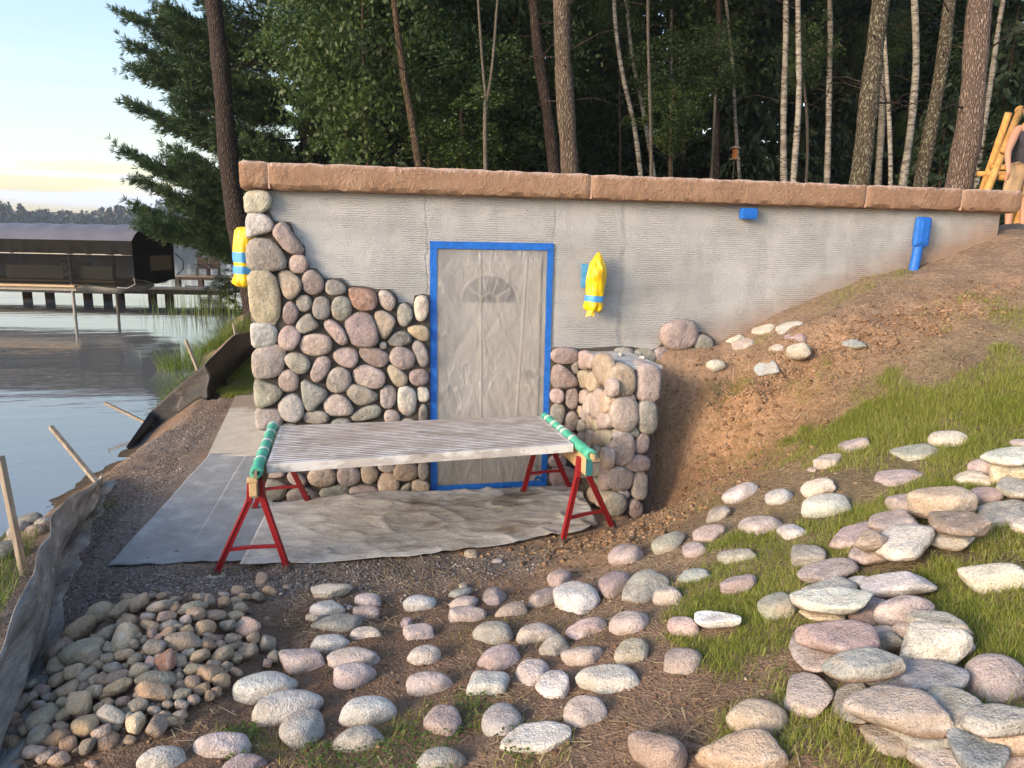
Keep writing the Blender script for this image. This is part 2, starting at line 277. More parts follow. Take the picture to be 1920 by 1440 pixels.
# ------------------------------ world coordinates of the places and pieces
WALL_STONES=[(((-1.326,2.46),
(-1.217,2.463),
(-1.204,2.392),
(-1.237,2.312),
(-1.276,2.298),
(-1.324,2.323)),
'c',1),
(((-1.325,2.297),
(-1.251,2.292),
(-1.196,2.228),
(-1.198,2.168),
(-1.259,2.127),
(-1.31,2.12)),
'w',1),
(((-1.164,2.222),
(-1.086,2.224),
(-1.056,2.144),
(-0.981,2.052),
(-0.996,2.004),
(-1.068,2.003),
(-1.132,2.049),
(-1.168,2.116),
(-1.195,2.148)),
'p',0),
(((-1.318,2.093),
(-1.234,2.108),
(-1.165,2.049),
(-1.11,1.942),
(-1.133,1.881),
(-1.283,1.872),
(-1.322,1.926)),
'n',1),
(((-0.951,1.923),
(-0.96,1.885),
(-0.983,1.862),
(-1.021,1.854),
(-1.059,1.862),
(-1.08,1.884),
(-1.086,1.922),
(-1.077,1.96),
(-1.054,1.982),
(-1.016,1.99),
(-0.978,1.983),
(-0.957,1.961)),
'p',0),
(((-1.31,1.859),
(-1.206,1.853),
(-1.179,1.71),
(-1.177,1.544),
(-1.21,1.468),
(-1.289,1.468),
(-1.316,1.6),
(-1.326,1.736)),
't',1),
(((-1.173,1.86),
(-1.087,1.867),
(-1.01,1.8),
(-1.006,1.731),
(-1.069,1.662),
(-1.122,1.662),
(-1.158,1.751)),
't',0),
(((-0.968,1.868),
(-0.9,1.876),
(-0.842,1.808),
(-0.838,1.725),
(-0.921,1.683),
(-0.993,1.731),
(-0.997,1.793)),
'm',0),
(((-0.935,1.62),
(-0.942,1.585),
(-0.961,1.565),
(-0.992,1.558),
(-1.023,1.565),
(-1.04,1.585),
(-1.045,1.62),
(-1.037,1.655),
(-1.019,1.676),
(-0.988,1.683),
(-0.957,1.676),
(-0.94,1.655)),
'g',0),
(((-1.109,1.641),
(-1.051,1.606),
(-1.033,1.537),
(-1.077,1.46),
(-1.13,1.46),
(-1.156,1.544)),
'm',0),
(((-0.952,1.543),
(-0.92,1.494),
(-0.881,1.438),
(-0.971,1.396),
(-1.026,1.382),
(-1.057,1.439),
(-1.015,1.502)),
'g',0),
(((-0.794,1.582),
(-0.803,1.534),
(-0.825,1.506),
(-0.862,1.497),
(-0.898,1.507),
(-0.918,1.535),
(-0.923,1.583),
(-0.914,1.63),
(-0.893,1.658),
(-0.856,1.668),
(-0.82,1.658),
(-0.8,1.63)),
'g',0),
(((-0.63,1.578),
(-0.64,1.527),
(-0.664,1.498),
(-0.706,1.488),
(-0.747,1.498),
(-0.77,1.528),
(-0.777,1.578),
(-0.767,1.628),
(-0.742,1.658),
(-0.701,1.668),
(-0.66,1.658),
(-0.637,1.628)),
'g',0),
(((-0.802,1.801),
(-0.714,1.795),
(-0.661,1.732),
(-0.696,1.686),
(-0.812,1.69),
(-0.821,1.752)),
'n',0),
(((-0.647,1.739),
(-0.523,1.733),
(-0.434,1.705),
(-0.436,1.599),
(-0.499,1.563),
(-0.596,1.578),
(-0.629,1.655)),
'R',0),
(((-0.412,1.719),
(-0.342,1.715),
(-0.28,1.656),
(-0.302,1.57),
(-0.345,1.563),
(-0.407,1.62)),
'p',0),
(((-1.211,1.37),
(-1.22,1.319),
(-1.241,1.289),
(-1.275,1.279),
(-1.308,1.29),
(-1.326,1.32),
(-1.331,1.371),
(-1.322,1.422),
(-1.301,1.451),
(-1.267,1.461),
(-1.234,1.451),
(-1.216,1.421)),
'w',1),
(((-1.045,1.314),
(-1.075,1.272),
(-1.11,1.256),
(-1.152,1.266),
(-1.185,1.295),
(-1.193,1.333),
(-1.179,1.382),
(-1.149,1.423),
(-1.114,1.439),
(-1.072,1.429),
(-1.039,1.401),
(-1.03,1.363)),
'p',0),
(((-0.794,1.29),
(-0.809,1.244),
(-0.847,1.218),
(-0.912,1.21),
(-0.976,1.22),
(-1.013,1.247),
(-1.024,1.293),
(-1.009,1.339),
(-0.971,1.365),
(-0.907,1.373),
(-0.843,1.364),
(-0.806,1.337)),
'p',0),
(((-0.805,1.494),
(-0.724,1.451),
(-0.671,1.365),
(-0.669,1.308),
(-0.728,1.29),
(-0.795,1.373),
(-0.847,1.445)),
'p',0),
(((-0.653,1.507),
(-0.527,1.545),
(-0.465,1.506),
(-0.426,1.355),
(-0.449,1.283),
(-0.603,1.278),
(-0.657,1.372),
(-0.679,1.472)),
'm',0),
(((-0.443,1.549),
(-0.387,1.559),
(-0.296,1.506),
(-0.29,1.448),
(-0.363,1.333),
(-0.398,1.348),
(-0.438,1.456)),
't',0),
(((-0.252,1.613),
(-0.181,1.606),
(-0.135,1.534),
(-0.197,1.433),
(-0.254,1.448),
(-0.267,1.534)),
'n',0),
(((-0.102,1.677),
(-0.023,1.67),
(-0.02,1.541),
(-0.075,1.468),
(-0.125,1.505),
(-0.131,1.613)),
'c',0),
(((-0.169,1.44),
(-0.02,1.436),
(-0.018,1.315),
(-0.083,1.315),
(-0.184,1.382)),
't',0),
(((-0.284,1.383),
(-0.198,1.397),
(-0.151,1.316),
(-0.235,1.266),
(-0.335,1.282),
(-0.341,1.333)),
'd',0),
(((-0.358,1.279),
(-0.361,1.263),
(-0.37,1.254),
(-0.385,1.25),
(-0.4,1.254),
(-0.409,1.264),
(-0.412,1.28),
(-0.408,1.296),
(-0.4,1.305),
(-0.384,1.309),
(-0.369,1.305),
(-0.361,1.296)),
'c',0),
(((-1.319,1.259),
(-1.191,1.285),
(-1.152,1.25),
(-1.164,1.122),
(-1.215,1.044),
(-1.303,1.039),
(-1.319,1.125)),
'p',1),
(((-1.141,1.2),
(-1.072,1.234),
(-0.985,1.197),
(-0.956,1.125),
(-1.018,1.057),
(-1.092,1.084),
(-1.149,1.157)),
'g',0),
(((-0.897,1.189),
(-0.828,1.195),
(-0.799,1.144),
(-0.832,1.057),
(-0.903,0.986),
(-0.957,1.031),
(-0.948,1.103)),
'm',0),
(((-0.764,1.251),
(-0.632,1.26),
(-0.586,1.22),
(-0.6,1.126),
(-0.664,1.101),
(-0.773,1.165)),
'p',0),
(((-0.562,1.263),
(-0.435,1.261),
(-0.357,1.216),
(-0.337,1.165),
(-0.395,1.1),
(-0.48,1.123),
(-0.566,1.191)),
'm',0),
(((-0.142,1.129),
(-0.172,1.092),
(-0.213,1.083),
(-0.267,1.099),
(-0.313,1.133),
(-0.331,1.171),
(-0.321,1.218),
(-0.291,1.254),
(-0.251,1.264),
(-0.197,1.248),
(-0.151,1.214),
(-0.133,1.176)),
'p',0),
(((-0.134,1.316),
(-0.062,1.293),
(-0.021,1.197),
(-0.034,1.108),
(-0.077,1.101),
(-0.113,1.161),
(-0.152,1.265)),
'g',0),
(((-0.385,0.991),
(-0.411,0.949),
(-0.456,0.934),
(-0.523,0.944),
(-0.585,0.973),
(-0.614,1.011),
(-0.614,1.06),
(-0.589,1.101),
(-0.544,1.117),
(-0.478,1.107),
(-0.416,1.078),
(-0.386,1.041)),
'p',0),
(((-0.352,1.114),
(-0.309,1.12),
(-0.202,1.037),
(-0.195,0.97),
(-0.268,0.93),
(-0.339,1.018)),
't',0),
(((-0.165,1.058),
(-0.078,1.079),
(-0.022,1.041),
(-0.027,0.958),
(-0.137,0.941),
(-0.177,0.999)),
'm',0),
(((-1.324,1.018),
(-1.257,1.016),
(-1.162,0.942),
(-1.245,0.828),
(-1.307,0.791),
(-1.331,0.867)),
'n',1),
(((-1.056,1.002),
(-1.066,0.954),
(-1.091,0.927),
(-1.132,0.918),
(-1.173,0.929),
(-1.195,0.957),
(-1.201,1.005),
(-1.191,1.052),
(-1.166,1.079),
(-1.125,1.088),
(-1.085,1.078),
(-1.062,1.049)),
'p',0),
(((-1.033,1.011),
(-0.959,0.98),
(-0.843,0.919),
(-0.841,0.868),
(-0.924,0.797),
(-0.953,0.753),
(-1.001,0.762),
(-1.024,0.873)),
'n',0),
(((-0.803,1.086),
(-0.705,1.106),
(-0.644,1.039),
(-0.668,0.929),
(-0.781,0.896),
(-0.842,0.97)),
'g',0),
(((-0.668,0.944),
(-0.597,0.967),
(-0.435,0.886),
(-0.443,0.834),
(-0.587,0.779),
(-0.649,0.855),
(-0.68,0.893)),
'n',0),
(((-0.292,0.852),
(-0.3,0.802),
(-0.32,0.773),
(-0.355,0.764),
(-0.388,0.775),
(-0.408,0.805),
(-0.414,0.856),
(-0.406,0.906),
(-0.386,0.934),
(-0.352,0.944),
(-0.318,0.933),
(-0.299,0.903)),
'p',0),
(((-0.254,0.926),
(-0.188,0.94),
(-0.123,0.878),
(-0.132,0.727),
(-0.183,0.695),
(-0.263,0.731),
(-0.272,0.852)),
'w',0),
(((-0.108,0.93),
(-0.027,0.921),
(-0.013,0.837),
(-0.057,0.8),
(-0.112,0.825)),
'w',0),
(((-1.203,0.842),
(-1.099,0.904),
(-1.026,0.829),
(-1.03,0.726),
(-1.087,0.669),
(-1.176,0.694),
(-1.213,0.776)),
'w',0),
(((-0.803,0.874),
(-0.712,0.879),
(-0.637,0.773),
(-0.659,0.714),
(-0.744,0.72),
(-0.815,0.707),
(-0.874,0.81)),
'p',0),
(((-0.832,0.697),
(-0.844,0.669),
(-0.876,0.654),
(-0.931,0.65),
(-0.986,0.658),
(-1.017,0.676),
(-1.027,0.704),
(-1.015,0.732),
(-0.983,0.747),
(-0.928,0.751),
(-0.873,0.744),
(-0.842,0.726)),
'g',0),
(((-0.645,0.714),
(-0.53,0.777),
(-0.443,0.789),
(-0.413,0.736),
(-0.445,0.684),
(-0.604,0.66),
(-0.646,0.676)),
'n',0),
(((-0.38,0.735),
(-0.3,0.74),
(-0.257,0.685),
(-0.272,0.633),
(-0.381,0.637)),
'p',0),
(((-0.094,0.771),
(-0.035,0.777),
(-0.029,0.632),
(-0.103,0.634)),
'g',0),
(((-1.192,0.695),
(-1.202,0.649),
(-1.225,0.623),
(-1.264,0.615),
(-1.301,0.626),
(-1.322,0.654),
(-1.328,0.7),
(-1.318,0.745),
(-1.295,0.771),
(-1.256,0.779),
(-1.219,0.769),
(-1.198,0.741)),
'g',1),
(((-0.654,0.631),
(-0.664,0.607),
(-0.69,0.594),
(-0.733,0.591),
(-0.777,0.597),
(-0.802,0.612),
(-0.81,0.637),
(-0.8,0.661),
(-0.775,0.674),
(-0.731,0.678),
(-0.688,0.671),
(-0.663,0.656)),
'b',0),
(((-0.133,0.62),
(-0.139,0.599),
(-0.159,0.587),
(-0.192,0.584),
(-0.225,0.59),
(-0.244,0.603),
(-0.25,0.624),
(-0.243,0.645),
(-0.224,0.657),
(-0.191,0.66),
(-0.158,0.655),
(-0.139,0.642)),
'g',0),
(((-0.48,0.595),
(-0.488,0.572),
(-0.51,0.559),
(-0.549,0.556),
(-0.587,0.562),
(-0.609,0.576),
(-0.616,0.6),
(-0.608,0.623),
(-0.585,0.635),
(-0.547,0.639),
(-0.509,0.633),
(-0.487,0.618)),
'p',0),
(((-1.072,0.607),
(-1.081,0.582),
(-1.103,0.568),
(-1.14,0.565),
(-1.176,0.571),
(-1.197,0.586),
(-1.203,0.612),
(-1.195,0.636),
(-1.173,0.65),
(-1.136,0.653),
(-1.1,0.647),
(-1.079,0.632)),
'g',0),
(((-0.868,0.572),
(-0.878,0.547),
(-0.903,0.533),
(-0.947,0.53),
(-0.989,0.537),
(-1.014,0.552),
(-1.022,0.578),
(-1.012,0.603),
(-0.987,0.616),
(-0.944,0.62),
(-0.901,0.613),
(-0.876,0.597)),
'p',0),
(((-0.295,0.557),
(-0.303,0.534),
(-0.324,0.521),
(-0.361,0.518),
(-0.398,0.524),
(-0.419,0.539),
(-0.426,0.562),
(-0.418,0.586),
(-0.397,0.598),
(-0.36,0.602),
(-0.323,0.596),
(-0.302,0.581)),
't',0),
(((-1.198,0.241),
(-1.205,0.221),
(-1.225,0.211),
(-1.258,0.209),
(-1.291,0.215),
(-1.309,0.227),
(-1.315,0.247),
(-1.308,0.266),
(-1.288,0.276),
(-1.255,0.278),
(-1.222,0.273),
(-1.204,0.26)),
'p',1),
(((-1.181,0.24),
(-1.097,0.25),
(-1.022,0.17),
(-1.045,0.118),
(-1.143,0.146)),
'p',0),
(((-0.792,0.186),
(-0.805,0.143),
(-0.841,0.12),
(-0.901,0.115),
(-0.961,0.127),
(-0.994,0.153),
(-1.005,0.197),
(-0.991,0.239),
(-0.956,0.262),
(-0.896,0.268),
(-0.837,0.256),
(-0.803,0.229)),
't',0),
(((-0.597,0.186),
(-0.609,0.142),
(-0.639,0.118),
(-0.689,0.112),
(-0.739,0.124),
(-0.767,0.151),
(-0.776,0.196),
(-0.765,0.239),
(-0.735,0.263),
(-0.685,0.269),
(-0.635,0.258),
(-0.607,0.231)),
'p',0),
(((-0.577,0.263),
(-0.482,0.266),
(-0.44,0.194),
(-0.478,0.125),
(-0.551,0.122),
(-0.583,0.193)),
't',0),
(((-0.307,0.248),
(-0.314,0.226),
(-0.336,0.214),
(-0.373,0.212),
(-0.41,0.218),
(-0.432,0.232),
(-0.439,0.254),
(-0.431,0.276),
(-0.409,0.287),
(-0.372,0.29),
(-0.335,0.283),
(-0.314,0.27)),
'p',0),
(((-0.117,0.2),
(-0.128,0.159),
(-0.161,0.136),
(-0.216,0.13),
(-0.271,0.142),
(-0.303,0.168),
(-0.313,0.21),
(-0.301,0.252),
(-0.269,0.275),
(-0.214,0.28),
(-0.159,0.269),
(-0.127,0.243)),
't',0),
(((-0.022,0.203),
(-0.027,0.162),
(-0.042,0.138),
(-0.068,0.131),
(-0.093,0.141),
(-0.107,0.166),
(-0.112,0.208),
(-0.107,0.25),
(-0.092,0.273),
(-0.067,0.28),
(-0.041,0.271),
(-0.027,0.246)),
'g',0),
(((-0.276,0.096),
(-0.286,0.041),
(-0.314,0.01),
(-0.362,0.002),
(-0.409,0.016),
(-0.436,0.049),
(-0.444,0.105),
(-0.434,0.159),
(-0.406,0.189),
(-0.359,0.198),
(-0.312,0.185),
(-0.285,0.151)),
't',0),
(((-1.173,0.087),
(-1.06,0.111),
(-0.962,0.075),
(-0.936,0.019),
(-1.008,-0.007),
(-1.176,0.003)),
'm',0),
(((-0.933,0.089),
(-0.718,0.123),
(-0.689,0.106),
(-0.714,-0.002),
(-0.879,-0.007)),
'n',0),
(((-0.452,0.038),
(-0.466,0.008),
(-0.504,-0.008),
(-0.568,-0.01),
(-0.632,-0.0),
(-0.669,0.02),
(-0.681,0.051),
(-0.668,0.081),
(-0.63,0.096),
(-0.566,0.099),
(-0.502,0.089),
(-0.465,0.069)),
'p',0),
(((-0.021,0.056),
(-0.03,0.02),
(-0.054,-0.0),
(-0.096,-0.005),
(-0.137,0.005),
(-0.161,0.027),
(-0.169,0.064),
(-0.16,0.1),
(-0.136,0.12),
(-0.095,0.125),
(-0.053,0.116),
(-0.029,0.093)),
't',0),
(((-0.264,0.067),
(-0.189,0.107),
(-0.162,0.092),
(-0.205,0.008),
(-0.268,0.0)),
'n',0),
(((-1.319,0.186),
(-1.197,0.172),
(-1.19,0.073),
(-1.246,-0.001),
(-1.327,0.012)),
'n',1),
(((1.27,1.169),
(1.258,1.132),
(1.22,1.111),
(1.153,1.105),
(1.086,1.113),
(1.047,1.136),
(1.032,1.173),
(1.044,1.21),
(1.082,1.231),
(1.148,1.237),
(1.215,1.229),
(1.255,1.207)),
'p',0),
(((1.046,1.08),
(1.125,1.094),
(1.265,0.959),
(1.243,0.904),
(1.107,0.892),
(1.038,0.909)),
'm',0),
(((1.271,1.064),
(1.269,1.032),
(1.261,1.014),
(1.245,1.008),
(1.229,1.015),
(1.22,1.033),
(1.215,1.065),
(1.217,1.096),
(1.226,1.114),
(1.241,1.12),
(1.257,1.113),
(1.267,1.095)),
'g',0),
(((1.145,0.82),
(1.139,0.786),
(1.122,0.766),
(1.09,0.76),
(1.059,0.768),
(1.04,0.789),
(1.033,0.823),
(1.038,0.858),
(1.056,0.877),
(1.087,0.883),
(1.118,0.875),
(1.137,0.855)),
'p',0),
(((1.196,0.874),
(1.259,0.896),
(1.279,0.793),
(1.266,0.714),
(1.201,0.708),
(1.153,0.796)),
'm',0),
(((1.043,0.744),
(1.152,0.749),
(1.158,0.653),
(1.118,0.551),
(1.039,0.594)),
'g',0),
(((1.171,0.653),
(1.251,0.682),
(1.286,0.601),
(1.257,0.498),
(1.192,0.508),
(1.154,0.574)),
'm',0),
(((1.19,0.224),
(1.182,0.196),
(1.157,0.181),
(1.113,0.177),
(1.069,0.185),
(1.043,0.203),
(1.034,0.232),
(1.042,0.259),
(1.066,0.275),
(1.11,0.278),
(1.154,0.271),
(1.18,0.253)),
'p',0),
(((1.28,0.079),
(1.269,0.024),
(1.233,-0.006),
(1.168,-0.014),
(1.103,0.001),
(1.065,0.035),
(1.051,0.092),
(1.062,0.146),
(1.098,0.176),
(1.162,0.184),
(1.227,0.17),
(1.265,0.136)),
'm',0),
(((1.284,0.44),
(1.276,0.413),
(1.253,0.398),
(1.212,0.394),
(1.171,0.401),
(1.146,0.418),
(1.137,0.446),
(1.145,0.473),
(1.168,0.487),
(1.209,0.491),
(1.25,0.484),
(1.274,0.467)),
'g',0),
(((1.145,0.462),
(1.14,0.426),
(1.125,0.405),
(1.098,0.399),
(1.071,0.407),
(1.054,0.429),
(1.048,0.465),
(1.052,0.501),
(1.067,0.522),
(1.094,0.528),
(1.122,0.52),
(1.138,0.498)),
'm',0),
(((1.272,0.31),
(1.265,0.278),
(1.242,0.261),
(1.2,0.256),
(1.159,0.265),
(1.134,0.284),
(1.125,0.317),
(1.132,0.348),
(1.156,0.366),
(1.197,0.37),
(1.238,0.362),
(1.263,0.343)),
'p',0),
(((2.354,1.373),
(2.356,1.301),
(2.315,1.252),
(2.229,1.221),
(2.135,1.218),
(2.071,1.247),
(2.034,1.312),
(2.032,1.383),
(2.072,1.432),
(2.158,1.463),
(2.251,1.467),
(2.315,1.438)),
'p',0),
(((2.347,1.32),
(2.431,1.343),
(2.519,1.279),
(2.494,1.199),
(2.374,1.192),
(2.337,1.233)),
'g',0),
(((1.966,1.206),
(2.065,1.236),
(2.116,1.172),
(2.098,1.108),
(2.024,1.081),
(1.973,1.142)),
'p',0),
(((2.337,1.169),
(2.333,1.133),
(2.304,1.109),
(2.248,1.095),
(2.189,1.096),
(2.151,1.112),
(2.132,1.145),
(2.136,1.181),
(2.165,1.205),
(2.221,1.219),
(2.28,1.219),
(2.317,1.203)),
'n',0),
(((1.764,1.198),
(1.756,1.178),
(1.729,1.168),
(1.683,1.164),
(1.637,1.169),
(1.61,1.181),
(1.6,1.2),
(1.608,1.219),
(1.634,1.23),
(1.68,1.233),
(1.726,1.229),
(1.754,1.217)),
'n',0),
(((1.977,1.15),
(1.967,1.114),
(1.934,1.093),
(1.876,1.087),
(1.817,1.095),
(1.782,1.117),
(1.769,1.154),
(1.779,1.19),
(1.811,1.21),
(1.869,1.217),
(1.928,1.209),
(1.963,1.187)),
'n',0)]
WING_FRONT=[(((1.488,1.092),
(1.48,1.024),
(1.451,0.986),
(1.397,0.974),
(1.342,0.989),
(1.308,1.029),
(1.294,1.096),
(1.302,1.163),
(1.331,1.201),
(1.385,1.213),
(1.44,1.199),
(1.473,1.159)),
't',1),
(((1.528,0.833),
(1.52,0.756),
(1.486,0.712),
(1.425,0.699),
(1.363,0.717),
(1.325,0.763),
(1.309,0.84),
(1.318,0.915),
(1.351,0.958),
(1.411,0.972),
(1.473,0.955),
(1.512,0.91)),
'p',1),
(((1.506,0.553),
(1.499,0.475),
(1.468,0.431),
(1.411,0.418),
(1.353,0.437),
(1.318,0.484),
(1.303,0.562),
(1.311,0.639),
(1.341,0.683),
(1.397,0.696),
(1.455,0.678),
(1.491,0.632)),
'p',1),
(((1.518,0.304),
(1.508,0.251),
(1.474,0.221),
(1.412,0.214),
(1.35,0.228),
(1.313,0.261),
(1.298,0.316),
(1.308,0.368),
(1.342,0.398),
(1.403,0.405),
(1.465,0.391),
(1.503,0.358)),
'm',1),
(((1.468,0.092),
(1.459,0.037),
(1.429,0.008),
(1.375,0.0),
(1.32,0.015),
(1.287,0.048),
(1.273,0.103),
(1.282,0.157),
(1.312,0.186),
(1.365,0.194),
(1.42,0.18),
(1.454,0.147)),
'g',1),
(((1.692,1.066),
(1.69,0.971),
(1.67,0.936),
(1.608,0.927),
(1.546,0.94),
(1.522,0.975),
(1.509,1.07),
(1.512,1.164),
(1.532,1.198),
(1.592,1.208),
(1.654,1.196),
(1.679,1.161)),
'p',2),
(((1.692,0.798),
(1.69,0.716),
(1.671,0.683),
(1.62,0.674),
(1.568,0.687),
(1.545,0.722),
(1.534,0.804),
(1.536,0.885),
(1.555,0.918),
(1.605,0.927),
(1.657,0.915),
(1.68,0.881)),
'n',2),
(((1.549,0.66),
(1.616,0.664),
(1.639,0.598),
(1.61,0.505),
(1.535,0.508),
(1.51,0.56)),
'm',2),
(((1.649,0.42),
(1.64,0.382),
(1.608,0.362),
(1.551,0.357),
(1.494,0.367),
(1.46,0.391),
(1.447,0.429),
(1.456,0.467),
(1.488,0.487),
(1.544,0.492),
(1.601,0.482),
(1.635,0.458)),
'm',2),
(((1.644,0.228),
(1.634,0.161),
(1.615,0.134),
(1.574,0.131),
(1.535,0.147),
(1.519,0.18),
(1.517,0.248),
(1.526,0.315),
(1.545,0.342),
(1.586,0.346),
(1.625,0.33),
(1.641,0.297)),
'g',2),
(((1.498,0.09),
(1.556,0.131),
(1.621,0.052),
(1.603,-0.037),
(1.511,-0.024)),
'm',2),
(((1.429,0.7),
(1.509,0.733),
(1.564,0.659),
(1.521,0.629)),
'n',0),
(((1.501,0.167),
(1.496,0.148),
(1.48,0.138),
(1.45,0.136),
(1.421,0.141),
(1.403,0.154),
(1.396,0.173),
(1.401,0.192),
(1.418,0.202),
(1.447,0.204),
(1.476,0.199),
(1.494,0.187)),
'g',0),
(((1.504,0.947),
(1.502,0.927),
(1.493,0.916),
(1.477,0.912),
(1.46,0.917),
(1.45,0.928),
(1.446,0.948),
(1.448,0.968),
(1.457,0.979),
(1.473,0.983),
(1.49,0.978),
(1.5,0.967)),
'g',0)]
